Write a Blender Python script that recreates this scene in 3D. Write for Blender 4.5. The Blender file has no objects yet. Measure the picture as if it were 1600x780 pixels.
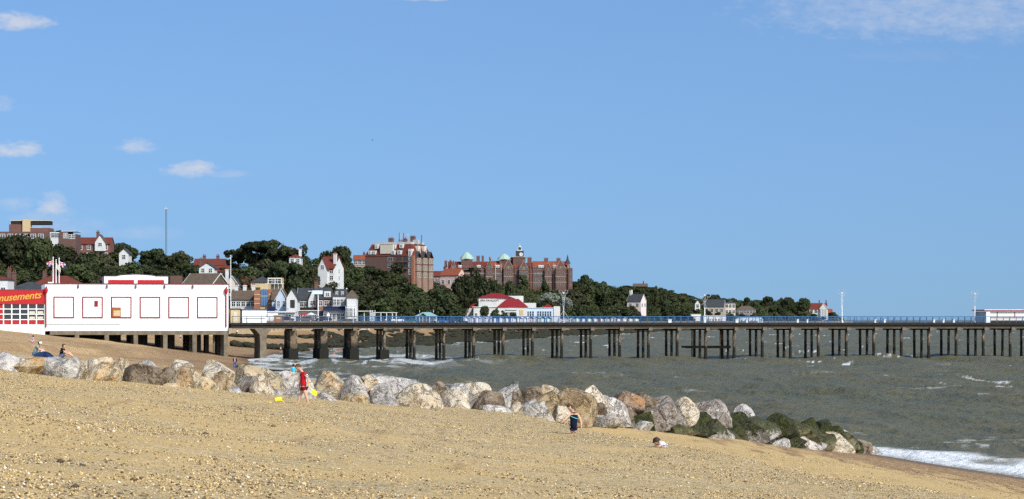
import time as _tm
_t0 = _tm.time()
def tick(n): print('TICK', n, round(_tm.time()-_t0, 1))
import bpy, bmesh, math, random
import numpy as np
from mathutils import Vector, Matrix
random.seed(7); RNG = np.random.default_rng(11)
SC = bpy.context.scene
COL = SC.collection
F = 4000.0          # focal length in photograph pixels (1600 wide)
ZC = 6.8            # eye height above the water
# ---------------------------------------------------------------- camera
cam_d = bpy.data.cameras.new('camera'); cam = bpy.data.objects.new('camera', cam_d); COL.objects.link(cam)
cam.location = (0, 0, ZC); cam.rotation_euler = (math.radians(90), 0, 0)
cam_d.sensor_width = 36; cam_d.lens = 36*F/1600; cam_d.shift_y = 110/1600
cam_d.clip_start = 0.5; cam_d.clip_end = 90000
SC.camera = cam
# ---------------------------------------------------------------- light
SUN = Vector((0.45, -0.60, 0.66)).normalized()
elev = math.asin(SUN.z); azim = math.atan2(SUN.x, SUN.y)
sd = bpy.data.lights.new('sun', 'SUN'); sd.energy = 3.35; sd.angle = math.radians(0.53); sd.color = (1.0, 0.955, 0.88)
so = bpy.data.objects.new('sun', sd); COL.objects.link(so); so.rotation_euler = SUN.to_track_quat('Z', 'Y').to_euler()
SC.view_settings.view_transform = 'Standard'; SC.view_settings.look = 'None'
SC.view_settings.exposure = 0.4; SC.view_settings.gamma = 1; SC.view_settings.use_curve_mapping = False
SC.cycles.max_bounces = 5; SC.cycles.diffuse_bounces = 2; SC.cycles.glossy_bounces = 2
SC.cycles.transparent_max_bounces = 4; SC.cycles.use_denoising = False

class NT:
    def __init__(s, nt): s.nt = nt; s.n = nt.nodes; s.l = nt.links
    def new(s, t, **k):
        o = s.n.new(t)
        for a, b in k.items(): setattr(o, a, b)
        return o
    def put(s, sock, v):
        if isinstance(v, bpy.types.NodeSocket): s.l.new(v, sock)
        elif isinstance(v, (tuple, list)):
            if len(v) == 3 and sock.type == 'RGBA': v = tuple(v)+(1,)
            sock.default_value = v
        else: sock.default_value = v
    def math(s, op, a, b=0.0, c=None, clamp=False):
        m = s.new('ShaderNodeMath', operation=op); m.use_clamp = clamp
        s.put(m.inputs[0], a); s.put(m.inputs[1], b)
        if c is not None: s.put(m.inputs[2], c)
        return m.outputs[0]
    def noise(s, vec, scale, detail=3, rough=.55, dist=0.0):
        m = s.new('ShaderNodeTexNoise'); m.inputs['Scale'].default_value = scale
        m.inputs['Detail'].default_value = detail; m.inputs['Roughness'].default_value = rough; m.inputs['Distortion'].default_value = dist
        if vec is not None: s.l.new(vec, m.inputs['Vector'])
        return m.outputs['Fac']
    def ramp(s, fac, *stops):
        r = s.new('ShaderNodeValToRGB'); e = r.color_ramp.elements
        while len(e) < len(stops): e.new(0.5)
        for i, (p, c) in enumerate(stops):
            e[i].position = p; e[i].color = (c, c, c, 1) if not isinstance(c, (tuple, list)) else tuple(c)+(1,)
        s.put(r.inputs[0], fac); return r.outputs[0]
    def mix(s, f, a, b, mode='MIX'):
        m = s.new('ShaderNodeMix', data_type='RGBA', blend_type=mode)
        s.put(m.inputs[0], f); s.put(m.inputs[6], a); s.put(m.inputs[7], b); return m.outputs[2]
    def mapping(s, vec, scale=(1,1,1), loc=(0,0,0), rot=(0,0,0)):
        m = s.new('ShaderNodeMapping'); m.inputs['Scale'].default_value = scale; m.inputs['Location'].default_value = loc; m.inputs['Rotation'].default_value = rot
        s.l.new(vec, m.inputs['Vector']); return m.outputs[0]
    def bump(s, h, strength=.5, dist=.05, normal=None):
        b = s.new('ShaderNodeBump'); b.inputs['Strength'].default_value = strength; b.inputs['Distance'].default_value = dist
        s.l.new(h, b.inputs['Height'])
        if normal is not None: s.l.new(normal, b.inputs['Normal'])
        return b.outputs[0]

def smat(name, build=None, color=(.5,.5,.5), rough=.8, spec=.25, metal=0.0):
    m = bpy.data.materials.new(name); m.use_nodes = True
    t = NT(m.node_tree); b = m.node_tree.nodes['Principled BSDF']
    b.inputs['Roughness'].default_value = rough; b.inputs['Metallic'].default_value = metal
    b.inputs['Specular IOR Level'].default_value = spec
    b.inputs['Base Color'].default_value = tuple(color)+(1,)
    if build: build(t, b)
    return m
def geo(t): return t.new('ShaderNodeNewGeometry').outputs['Position']
def objc(t): return t.new('ShaderNodeTexCoord').outputs['Object']
def attr(t, n): return t.new('ShaderNodeAttribute', attribute_name=n).outputs['Fac']
def weathered(name, c, c2=None, scale=1.5, amt=.35, rough=.8, spec=.2, bump=0.0, bscale=8, vscale=(1,1,1)):
    """paint or stone: base colour with blotches and fine grain"""
    c2 = c2 or tuple(x*.6 for x in c)
    def f(t, b):
        v = t.mapping(objc(t), scale=vscale)
        n = t.noise(v, scale, 5, .6); g = t.noise(v, scale*9, 3, .6)
        k = t.ramp(t.math('ADD', t.math('MULTIPLY', n, .65), t.math('MULTIPLY', g, .35)), (.38, 0.0), (.68, 1.0))
        t.put(b.inputs['Base Color'], t.mix(t.math('MULTIPLY', k, amt), c, c2))
        if bump: t.put(b.inputs['Normal'], t.bump(t.noise(v, bscale, 4), bump, .03))
    return smat(name, f, rough=rough, spec=spec)

# ---------------------------------------------------------------- world: sky with small clouds low over the land
W = bpy.data.worlds.new('World'); SC.world = W; W.use_nodes = True
t = NT(W.node_tree); bg = W.node_tree.nodes['Background']; bg.inputs['Strength'].default_value = 0.15
gen = t.new('ShaderNodeTexCoord').outputs['Generated']
sky = t.new('ShaderNodeTexSky', sky_type='NISHITA'); sky.sun_disc = False
sky.sun_elevation = elev; sky.sun_rotation = azim; sky.altitude = 0; sky.air_density = 1.0; sky.dust_density = 4.0; sky.ozone_density = 6.0
t.l.new(t.mapping(gen, scale=(1, 1, 1.15), loc=(0, 0, 0.115)), sky.inputs['Vector'])
sep = t.new('ShaderNodeSeparateXYZ'); t.l.new(gen, sep.inputs[0])
yy = t.math('MAXIMUM', sep.outputs[1], 0.02)
tx = t.math('DIVIDE', sep.outputs[0], yy); ez = t.math('DIVIDE', sep.outputs[2], yy)
cv = t.new('ShaderNodeCombineXYZ'); t.put(cv.inputs[0], tx); t.put(cv.inputs[1], ez)
cm = t.mapping(cv.outputs[0], scale=(1, 2.0, 1))
nz = t.noise(cm, 110, 6, .62); nz2 = t.noise(cm, 330, 5, .62)
wob = t.math('ADD', t.math('MULTIPLY', t.math('SUBTRACT', nz, .5), 2.6), t.math('MULTIPLY', t.math('SUBTRACT', nz2, .5), 1.1))
acc = None
for (u, v, w, h, a) in [(26,36,58,17,.75),(0,36,30,10,.3),(22,235,46,15,.72),(216,231,34,14,.55),(300,267,50,15,.72),(350,272,44,8,.3),(4,165,24,15,.35),
                     (80,322,26,24,.55),(70,345,60,22,.28),(25,322,34,14,.3),(225,366,60,14,.2),(110,355,60,20,.2),(660,-2,60,6,.5),
                     (1470,18,300,62,.36),(1330,14,170,30,.2),(1540,40,170,40,.2),(1420,88,110,14,.08)]:
    dx = t.math('DIVIDE', t.math('SUBTRACT', tx, (u-800)/F), w/F)
    dy = t.math('DIVIDE', t.math('SUBTRACT', ez, (500-v)/F), h/F)
    dyb = t.math('MULTIPLY', dy, t.math('ADD', .95, t.math('MULTIPLY', t.math('LESS_THAN', dy, 0.0), .35)))
    r = t.math('ADD', t.math('MULTIPLY', dx, dx), t.math('MULTIPLY', dyb, dyb))
    m = t.math('MULTIPLY', t.math('SUBTRACT', t.math('SUBTRACT', 1.15, r), t.math('MULTIPLY', wob, -1.15)), a*1.0)
    m = t.math('MULTIPLY', t.math('SMOOTH_MAX', m, 0.0, .25), t.math('GREATER_THAN', sep.outputs[1], .1))
    m = t.math('MULTIPLY', m, t.math('LESS_THAN', r, 9))
    m = t.math('SUBTRACT', m, .0)
    acc = m if acc is None else t.math('MAXIMUM', acc, m)
acc = t.math('MULTIPLY', t.ramp(acc, (.05, 0.0), (1.1, 1.0)), .72)
hs = t.new('ShaderNodeHueSaturation'); hs.inputs['Saturation'].default_value = 1.0; hs.inputs['Value'].default_value = 1.0
t.l.new(sky.outputs[0], hs.inputs['Color'])
wb = t.mix(1.0, hs.outputs[0], (0.81, 0.93, 0.99), 'MULTIPLY')
t.put(bg.inputs['Color'], t.mix(acc, wb, (3.5, 3.55, 3.85)))

# ---------------------------------------------------------------- object helpers
def link(o, parent=None):
    COL.objects.link(o)
    if parent is not None: o.parent = parent
    return o
def tag(o, label=None, cat=None, group=None, kind=None):
    if label: o['label'] = label
    if cat: o['category'] = cat
    if group: o['group'] = group
    if kind: o['kind'] = kind
    return o
def empty(name, loc=(0,0,0), rz=0.0, scale=(1,1,1), label=None, cat=None, group=None):
    o = bpy.data.objects.new(name, None); link(o); o.location = loc; o.rotation_euler = (0, 0, rz); o.scale = scale
    o.empty_display_size = .2
    return tag(o, label, cat, group)
def meshobj(name, me, parent=None, loc=(0,0,0), rz=0.0):
    o = bpy.data.objects.new(name, me); link(o, parent); o.location = loc; o.rotation_euler = (0, 0, rz); return o
def npmesh(name, V, Fc, mats=(), smooth=False, mi=None):
    """V (n,3), Fc (m,k) arrays"""
    me = bpy.data.meshes.new(name); V = np.asarray(V, np.float32); Fc = np.asarray(Fc, np.int32)
    m, k = Fc.shape
    me.vertices.add(len(V)); me.vertices.foreach_set('co', V.ravel())
    me.loops.add(m*k); me.loops.foreach_set('vertex_index', Fc.ravel())
    me.polygons.add(m); me.polygons.foreach_set('loop_start', np.arange(0, m*k, k, dtype=np.int32))
    me.polygons.foreach_set('loop_total', np.full(m, k, np.int32))
    if smooth: me.polygons.foreach_set('use_smooth', np.ones(m, bool))
    for x in mats: me.materials.append(x)
    if mi is not None: me.polygons.foreach_set('material_index', np.asarray(mi, np.int32))
    me.update(calc_edges=True); me.validate(); return me
def setattr_f(me, name, arr):
    a = me.attributes.new(name, 'FLOAT', 'POINT'); a.data.foreach_set('value', np.asarray(arr, np.float32).ravel())

class MB:
    def __init__(s): s.v = []; s.f = []; s.m = []
    def face(s, pts, m=0):
        i = len(s.v); s.v += [tuple(p) for p in pts]; s.f.append(tuple(range(i, i+len(pts)))); s.m.append(m); return s
    def box(s, x0, x1, y0, y1, z0, z1, m=0, taper=0.0):
        i = len(s.v); tx_ = taper*(x1-x0)/2; ty_ = taper*(y1-y0)/2
        s.v += [(x0,y0,z0),(x1,y0,z0),(x1,y1,z0),(x0,y1,z0),(x0+tx_,y0+ty_,z1),(x1-tx_,y0+ty_,z1),(x1-tx_,y1-ty_,z1),(x0+tx_,y1-ty_,z1)]
        for q in ((0,3,2,1),(4,5,6,7),(0,1,5,4),(1,2,6,5),(2,3,7,6),(3,0,4,7)): s.f.append(tuple(i+k for k in q)); s.m.append(m)
        return s
    def tube(s, pts, r, n=6, m=0, r2=None, cap=True):
        """tube through points, radius r (to r2 at the end)"""
        P_ = [Vector(p) for p in pts]; i0 = len(s.v); L = len(P_)
        for k, p in enumerate(P_):
            d = (P_[min(k+1, L-1)]-P_[max(k-1, 0)]).normalized()
            a = d.cross(Vector((0,0,1)));  a = a if a.length > .05 else d.cross(Vector((1,0,0)))
            a.normalize(); b = d.cross(a); rr = r if r2 is None else r+(r2-r)*k/(L-1)
            for j in range(n):
                an = 2*math.pi*j/n; s.v.append(tuple(p+(a*math.cos(an)+b*math.sin(an))*rr))
        for k in range(L-1):
            for j in range(n):
                s.f.append((i0+k*n+j, i0+k*n+(j+1)%n, i0+(k+1)*n+(j+1)%n, i0+(k+1)*n+j)); s.m.append(m)
        if cap:
            s.f.append(tuple(i0+j for j in range(n))); s.m.append(m); s.f.append(tuple(i0+(L-1)*n+n-1-j for j in range(n))); s.m.append(m)
        return s
    def lathe(s, prof, n=12, m=0, c=(0,0,0)):
        i0 = len(s.v)
        for (r, z) in prof:
            for j in range(n):
                a = 2*math.pi*j/n; s.v.append((c[0]+r*math.cos(a), c[1]+r*math.sin(a), c[2]+z))
        for k in range(len(prof)-1):
            for j in range(n):
                s.f.append((i0+k*n+j, i0+k*n+(j+1)%n, i0+(k+1)*n+(j+1)%n, i0+(k+1)*n+j)); s.m.append(m)
        s.f.append(tuple(i0+n-1-j for j in range(n))); s.m.append(m); k = len(prof)-1
        s.f.append(tuple(i0+k*n+j for j in range(n))); s.m.append(m); return s
    def prism(s, poly, y0, y1, m=0, axis='y'):
        """polygon in (x,z) extruded along y (axis 'y') or polygon in (y,z) along x (axis 'x')"""
        i = len(s.v); n = len(poly)
        for yy_ in (y0, y1):
            for (a, b) in poly: s.v.append((a, yy_, b) if axis == 'y' else (yy_, a, b))
        s.f.append(tuple(i+k for k in range(n))); s.m.append(m); s.f.append(tuple(i+n+n-1-k for k in range(n))); s.m.append(m)
        for k in range(n):
            s.f.append((i+k, i+n+k, i+n+(k+1)%n, i+(k+1)%n)); s.m.append(m)
        return s
    def mesh(s, name, mats, smooth=False, bevel=0.0):
        me = bpy.data.meshes.new(name); me.from_pydata(s.v, [], s.f)
        for x in mats: me.materials.append(x)
        me.polygons.foreach_set('material_index', np.array(s.m, np.int32))
        bm = bmesh.new(); bm.from_mesh(me); bmesh.ops.recalc_face_normals(bm, faces=bm.faces)
        if bevel: bmesh.ops.bevel(bm, geom=bm.edges[:], offset=bevel, segments=1, affect='EDGES', profile=.5)
        bm.to_mesh(me); bm.free()
        if smooth: me.polygons.foreach_set('use_smooth', np.ones(len(me.polygons), bool))
        me.update(); return me
    def build(s, name, mats, parent=None, smooth=False, loc=(0,0,0), bevel=0.0):
        if not isinstance(mats, (list, tuple)): mats = [mats]
        return meshobj(name, s.mesh(name, mats, smooth, bevel), parent, loc)

def P(u, v, d): return Vector(((u-800)*d/F, d, ZC-(v-500)*d/F))
def XU(u, d): return (u-800)*d/F
def ZV(v, d): return ZC-(v-500)*d/F

# ---------------------------------------------------------------- value noise
def _h(ix, iy, iz, seed):
    n = (ix*374761393 + iy*668265263 + iz*2147483647 + seed*1274126177) & 0xffffffff
    n = ((n ^ (n >> 13))*1274126177) & 0xffffffff
    n = ((n ^ (n >> 16))*2246822519) & 0xffffffff
    return ((n ^ (n >> 15)) & 0xffff)/65535.0
def vnoise(x, y, z=None, seed=0):
    x = np.asarray(x, float); y = np.asarray(y, float); z = np.zeros_like(x) if z is None else np.asarray(z, float)
    ix = np.floor(x).astype(np.int64); iy = np.floor(y).astype(np.int64); iz = np.floor(z).astype(np.int64)
    fx = x-ix; fy = y-iy; fz = z-iz
    fx = fx*fx*(3-2*fx); fy = fy*fy*(3-2*fy); fz = fz*fz*(3-2*fz)
    r = 0
    for a in (0, 1):
        for b in (0, 1):
            for c in (0, 1):
                r = r + _h(ix+a, iy+b, iz+c, seed)*(fx if a else 1-fx)*(fy if b else 1-fy)*(fz if c else 1-fz)
    return r
def fbm(x, y, z=None, seed=0, octv=4, gain=.5):
    s = 0; a = 1; tot = 0; k = 1.0
    for i in range(octv):
        s = s + a*vnoise(np.asarray(x)*k, np.asarray(y)*k, None if z is None else np.asarray(z)*k, seed+i*17); tot += a; a *= gain; k *= 2.03
    return s/tot
def sstep(a, b, x): q = np.clip((x-a)/(b-a), 0, 1); return q*q*(3-2*q)
# ---------------------------------------------------------------- coast and ground height
COAST = np.array([(60,-80),(44,0),(22.2,111),(18.5,129.5),(8,160),(-2,200),(-16,250),(-27,300),(-35,350),(-43,430),(-47,523),(-39,604),
                  (-30,650),(-24,700),(-17,760),(-8,850),(4,950),(18,1046),(45,1236),(86,1511),(134,1755),(203,2015),(285,2267),(345,2480),(362,2620),(320,2850),(0,3600),(-800,4500),(-3500,5000)], float)
POLY = np.vstack([COAST, [(-3500,-80)]])
def coast_s(x, y):
    """distance inland from the water line (negative out at sea)"""
    x = np.asarray(x, float); y = np.asarray(y, float); best = np.full(x.shape, 1e18)
    for i in range(len(COAST)-1):
        ax, ay = COAST[i]; bx, by = COAST[i+1]; dx, dy = bx-ax, by-ay
        q = np.clip(((x-ax)*dx+(y-ay)*dy)/(dx*dx+dy*dy), 0, 1)
        best = np.minimum(best, (x-ax-q*dx)**2+(y-ay-q*dy)**2)
    ins = np.zeros(x.shape, bool); n = len(POLY); j = n-1
    for i in range(n):
        xi, yi = POLY[i]; xj, yj = POLY[j]
        if yi != yj:
            ins ^= ((yi > y) != (yj > y)) & (x < (xj-xi)*(y-yi)/(yj-yi)+xi)
        j = i
    return np.where(ins, 1, -1)*np.sqrt(best)
_u = np.array
_du = np.arange(500, 1361, 20); _dd = np.arange(600, 2700, 10.0)
_df = [float(_dd[np.nonzero(coast_s((q-800)*_dd/F, _dd) > 27)[0][0]]) if (coast_s((q-800)*_dd/F, _dd) > 27).any() else 2600.0 for q in _du]
_df = np.maximum.accumulate(np.array(_df))
_ov = lambda u: np.interp(u, [0,340,360,570,600,700,728,880,900], [700,700,748,785,820,960,1215,1330,1300])
DF = lambda u: np.maximum(_ov(u), np.interp(u, _du, _df))
DR = lambda u: np.maximum(np.interp(u, [0,500,580,700,900], [900,920,1090,1400,1500]), DF(u)+200)
VG = lambda u: np.interp(u, [-400,0,100,200,300,360,460,540,580,700,800,900,940,1000,1060,1100,1200,1260,1300,1325,1345],
                            [405,402,412,420,432,425,425,428,430,442,450,450,450,452,463,471,473,475,488,497,506])
def ground(x, y):
    x = np.asarray(x, float); y = np.asarray(y, float)
    s = coast_s(x, y)
    z = np.interp(s, [-300,-40,0,5,25,43.5,52,1e5], [-14,-3.5,0,.55,3.2,5.25,5.35,5.4])
    near = 1-sstep(150, 220, y)
    sw = s + (fbm(x/9, y/9, seed=3)-.5)*2.2
    z = z + near*(0.22*np.exp(-((sw-26.5)/2.0)**2) - 0.16*np.exp(-((sw-21.5)/2.6)**2) + .10*np.exp(-((sw-12)/1.2)**2))
    z = z + near*((fbm(x/2.5, y/2.5, seed=5, octv=3)-.5)*.16*sstep(1, 8, s) + (fbm(x/8, y/8, seed=8, octv=2)-.5)*.30*sstep(6, 20, s))
    xb = np.interp(y, [170,200,290,340,420], [-37,-38,-48.6,-47,-57]) + (fbm(x/6, y/14, seed=21)-.5)*3
    z = z + .62*sstep(0, 1.3, xb-x)*sstep(165, 200, y)*(1-sstep(360, 415, y))
    z = z + (1-near)*((fbm(x/7, y/12, seed=9, octv=4)-.5)*.5*sstep(2, 12, s)*(1-sstep(30, 36, s)))
    far = sstep(480, 520, y)
    s0 = np.interp(y, [505,600,700], [34,22,14])
    prom = far*sstep(s0, s0+.6, s)
    z = z + sstep(570, 640, y)*sstep(2, 12, s)*(1-prom)*1.9
    zp = np.interp(y, [720,850], [6.35,5.8]); z = z*(1-prom)+zp*prom
    u = 800+F*x/np.maximum(y, 200)
    df, dr = DF(u), DR(u); zr = ZC+(500-VG(u))/F*dr
    w = np.clip((y-df)/(dr-df), 0, 1); ws = w*w*(3-2*w)*.55+w*.45
    hz = zp+(zr-zp)*ws + (fbm(x/45, y/45, seed=31)-.5)*5*np.sin(np.pi*w)
    hz = hz*(1-sstep(1335, 1352, u))
    hill = far*sstep(19, 30, s)*(y > df-2)
    z = np.where(hill > 0, np.maximum(z, z*(1-hill)+hz*hill), z)
    return z
def G(x, y): return float(ground(np.array([x]), np.array([y]))[0])
def grid_faces(nr, nc):
    i = np.arange((nr-1)*(nc-1)); r = i//(nc-1); c = i % (nc-1); a = r*nc+c
    return np.stack([a, a+1, a+nc+1, a+nc], 1)

def col_from_cells(t, vec, scale, stops, feature='F1', rnd=1.0):
    v = t.new('ShaderNodeTexVoronoi', feature=feature); v.inputs['Scale'].default_value = scale; v.inputs['Randomness'].default_value = rnd
    t.l.new(vec, v.inputs['Vector'])
    s = t.new('ShaderNodeSeparateColor'); t.l.new(v.outputs['Color'], s.inputs[0])
    return t.ramp(s.outputs[0], *stops), v.outputs['Distance']
PEB = [(0,(.04,.03,.02)),(.12,(.14,.095,.05)),(.20,(.37,.25,.11)),(.45,(.50,.345,.15)),(.68,(.57,.415,.19)),(.88,(.66,.52,.28)),(.97,(.75,.65,.46))]
def beach_mat(t, b):
    p = geo(t)
    pc1, pd1 = col_from_cells(t, p, 16, PEB); pc2, pd2 = col_from_cells(t, t.mapping(p, loc=(3.3,1.7,0)), 34, PEB)
    pc3, pd3 = col_from_cells(t, t.mapping(p, loc=(1.3,4.7,0)), 8, [(0,(.05,.038,.025)),(.12,(.36,.27,.14)),(.8,(.47,.35,.18)),(1,(.62,.52,.34))])
    peb = t.mix(.5, pc1, pc2); peb = t.mix(.30, peb, pc3)
    n1 = t.noise(p, 3.0, 5, .6); n2 = t.noise(p, .35, 4, .6); n3 = t.noise(p, 45, 3, .7); n4 = t.noise(t.mapping(p, rot=(0,0,-.2), scale=(1.3,.10,1)), 1.0, 4, .6)
    sand = t.mix(t.ramp(n3, (.35,0.0),(.7,1.0)), (.53,.36,.145), (.41,.28,.112))
    sand = t.mix(t.math('MULTIPLY', t.ramp(n1, (.45,0.0),(.7,1.0)), .45), sand, (.48,.325,.145))
    sand = t.mix(.33, sand, pc2)
    m = t.math('ADD', attr(t, 'peb'), t.math('ADD', t.math('MULTIPLY', t.math('SUBTRACT', n1, .5), 1.3), t.math('MULTIPLY', t.math('SUBTRACT', n2, .5), 3.4)))
    m = t.ramp(m, (.22,0.0),(.85,1.0))
    c = t.mix(m, sand, peb); c = t.mix(t.math('MULTIPLY', t.ramp(t.noise(p, 22, 2, .5), (.28,1.0),(.40,0.0)), t.math('ADD', .25, t.math('MULTIPLY', m, .6))), c, (.09,.06,.03))
    shg, _ = col_from_cells(t, p, 11, [(0,(.04,.022,.014)),(.3,(.15,.075,.035)),(.6,(.26,.15,.07)),(.9,(.34,.21,.11)),(1,(.6,.5,.38))])
    sb = t.math('ADD', attr(t, 'shing'), t.math('MULTIPLY', t.math('SUBTRACT', n4, .5), 2.6))
    c = t.mix(t.ramp(sb, (.35,0.0),(.75,1.0)), c, t.mix(.22, shg, c))
    c = t.mix(t.math('MULTIPLY', attr(t, 'wet'), .72), c, (.09,.055,.03))
    t.put(b.inputs['Base Color'], c)
    rr = t.math('SUBTRACT', .95, t.math('MULTIPLY', attr(t, 'wet'), .45)); t.put(b.inputs['Roughness'], rr)
    h = t.math('SUBTRACT', t.math('MULTIPLY', t.math('SUBTRACT', .6, pd1), m), t.math('MULTIPLY', t.math('MULTIPLY', pd2, .5), m))
    h = t.math('ADD', h, t.math('ADD', t.math('MULTIPLY', n3, .35), t.math('MULTIPLY', n1, 1.2)))
    t.put(b.inputs['Normal'], t.bump(h, .9, .035))
M_BEACH = smat('shingle_beach', beach_mat, rough=.95, spec=.15)

# near beach, a fine sheet under the camera and out to y=150
nx, ny = 560, 620
xs = np.linspace(-52, 60, nx); ys = np.concatenate([np.linspace(-60, 18, 60, endpoint=False), np.linspace(18, 150, ny-60)])
X, Y = np.meshgrid(xs, ys); Z = ground(X, Y); S = coast_s(X, Y)
keep_v = np.stack([X.ravel(), Y.ravel(), Z.ravel()], 1); Fc = grid_faces(ny, nx)
Sf = S.ravel(); Fc = Fc[(Sf[Fc].max(1) > -14)]
me = npmesh('beach', keep_v, Fc, [M_BEACH], smooth=True)
swob = Sf + (fbm(keep_v[:,0]/4, keep_v[:,1]/4, seed=13)-.5)*3
setattr_f(me, 'peb', sstep(23.0, 25.5, swob)*(.85+.45*sstep(-9, 4, keep_v[:,0]+.1*(keep_v[:,1]-60))) - .35)
setattr_f(me, 'shing', sstep(24, 13, swob)*.55 + sstep(15, 5, swob)*.62)
setattr_f(me, 'wet', sstep(4.5, 1.2, Sf + (fbm(keep_v[:,0]/3, keep_v[:,1]/3, seed=14)-.5)*1.5))
beach = meshobj('beach', me); tag(beach, kind='structure')

# far ground: sand beyond the boulders, shingle under the pier, town ground and wooded cliff, one sheet out to the headland
def far_mat(t, b):
    p = geo(t)
    n1 = t.noise(p, .9, 5, .65); n2 = t.noise(t.mapping(p, scale=(1,.35,1)), .12, 4, .6); n3 = t.noise(p, 6, 4, .7)
    sand = t.mix(t.ramp(n3, (.3,0.0),(.7,1.0)), (.52,.36,.185), (.36,.235,.115))
    sand = t.mix(t.ramp(n1, (.5,0.0),(.62,.6)), sand, (.28,.175,.09))
    sand = t.mix(t.math('MULTIPLY', t.ramp(n2, (.48,0.0),(.6,1.0)), .45), sand, (.22,.125,.06))
    sand = t.mix(t.math('MULTIPLY', attr(t, 'low'), .55), sand, (.17,.10,.058))
    c = t.mix(t.math('MULTIPLY', attr(t, 'wet'), .75), sand, (.075,.05,.034))
    c = t.mix(attr(t, 'paved'), c, t.mix(n1, (.13,.125,.115), (.20,.19,.17)))
    g = t.mix(t.ramp(t.noise(p, .25, 5, .6), (.4,0.0),(.62,1.0)), (.022,.032,.012), (.062,.08,.022))
    g = t.mix(t.ramp(n1, (.45,0.0),(.7,.5)), g, (.05,.045,.02))
    c = t.mix(attr(t, 'green'), c, g)
    t.put(b.inputs['Base Color'], c)
    t.put(b.inputs['Normal'], t.bump(t.math('ADD', n1, t.math('MULTIPLY', n3, .3)), .8, .35))
M_FAR = smat('far_ground', far_mat, rough=.95, spec=.1)
T = np.concatenate([np.linspace(-.62, -.24, 40, endpoint=False), np.linspace(-.24, .16, 620), np.linspace(.163, .3, 20)])
D = 150*np.exp(np.linspace(0, math.log(5200/150), 760))
TT_, DD_ = np.meshgrid(T, D); X = TT_*DD_*0.93 + 0.07*TT_*2000; Y = DD_
Z = ground(X, Y); S = coast_s(X, Y)
V = np.stack([X.ravel(), Y.ravel(), Z.ravel()], 1); Fc = grid_faces(len(D), len(T)); Sf = S.ravel()
Fc = Fc[(Sf[Fc].max(1) > -25)]
me = npmesh('far_ground', V, Fc, [M_FAR], smooth=True)
U = 800+F*V[:,0]/V[:,1]; dfu = DF(U)
grn = sstep(18, 24, Sf)*sstep(-14, 0, V[:,1]-dfu)*sstep(480, 520, V[:,1])
setattr_f(me, 'green', grn)
_s0 = np.interp(V[:,1], [505,600,700], [34,22,14])
setattr_f(me, 'paved', sstep(_s0, _s0+.6, Sf)*sstep(480, 520, V[:,1])*(1-grn))
setattr_f(me, 'low', sstep(26, 8, Sf))
setattr_f(me, 'wet', sstep(5, .5, Sf + (fbm(V[:,0]/6, V[:,1]/9, seed=15)-.5)*5))
tag(meshobj('ground', me), kind='structure')

# ---------------------------------------------------------------- sea
vv = np.concatenate([np.linspace(880, 700, 60, endpoint=False), np.linspace(700, 503, 420, endpoint=False)])
SD = np.concatenate([F*ZC/(vv-500), np.geomspace(F*ZC/3.0, 60000, 24)])
ST = np.concatenate([np.linspace(-.9, -.21, 40, endpoint=False), np.linspace(-.21, .24, 1150), np.linspace(.242, 1.2, 60)])
TT_, DD_ = np.meshgrid(ST, SD); X = TT_*DD_; Y = DD_.copy()
S = coast_s(X, Y)
sp = np.gradient(SD); sp = np.abs(np.interp(DD_, SD, np.abs(sp)))
Hh = np.zeros_like(X); rw = np.random.default_rng(5); ampn = 0
for i in range(26):
    lam = 2.2*(1.13**i); ang = math.radians(206+rw.normal()*26)   # heading shoreward
    kx, ky = math.cos(ang)*2*math.pi/lam, math.sin(ang)*2*math.pi/lam
    fade = np.clip((lam/np.abs(math.sin(ang)+.12)/(2.6*sp))-.4, 0, 1)
    a = 0.014*lam**.72*(1 if lam < 24 else .6)
    ph = X*kx+Y*ky+rw.uniform(0, 6.28)
    Hh += a*fade*(1.6*(np.sin(ph)*.5+.5)**1.7-.6)
grp = fbm(X/26, Y/40, seed=40, octv=3)
Hh *= (.55+1.0*grp)
shore = np.exp(-np.maximum(-S, 0)/9.0)
Hh *= sstep(1.0, -10, S)*.8+.2
# breaker rolling up the near beach and surf lines along the far shore
off = -S + (fbm(X/7, Y/7, seed=44, octv=3)-.5)*3
brk = np.exp(-((off-5.5)/1.6)**2)*(Y < 124)*sstep(.3, .62, fbm(X/9+3, Y/16, seed=46, octv=2))*sstep(124, 112, Y)
Hh += .42*brk
Hh = Hh + np.exp(-np.abs(off)/3)*.05
# foam
def streak(x, y, w, seed, thr, soft):
    n = fbm(x/w+ (vnoise(x/w*1.7, y/30, seed=seed+5)-.5)*.8, y/(w*1.15), seed=seed, octv=5, gain=.62)
    return sstep(thr, thr+soft, n)
crest = sstep(.10, .34, Hh)
patch = fbm(X/16, Y/70, seed=61, octv=3)
fine = fbm(X/.55, Y/3.2, seed=66, octv=3)
dist_boost = np.clip(Y/420, .35, 1.25)
caps = streak(X+Y*.12, Y*.38, 2.6, 71, .70, .07)*sstep(.44, .62, patch)*sstep(.30, .5, fine)*dist_boost
surf = sstep(18, 4, off)*streak(X, Y*.35, 3.2, 83, .57, .08)*(Y > 140) *sstep(.3,.5,fine)
surf = np.maximum(surf, sstep(4.5, 1.0, off)*(Y > 140)*(Y < 900)*.9*sstep(.42,.55,fbm(X/5, Y/16, seed=85)))
lee = sstep(38, 12, np.hypot(X+32, (Y-420)*.30))*streak(X, Y*.3, 3.6, 87, .50, .1)
wsc = .42+.58*sstep(124, 112, Y)
wash = np.clip(sstep(9.0*wsc, 5.0*wsc, off)*sstep(-1.5, .3, off)*(Y < 150), 0, 1)
wash = wash*np.clip(.25+1.3*sstep(.42, .62, fbm(X/2.2, Y/4, seed=91, octv=4)), 0, 1)
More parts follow.
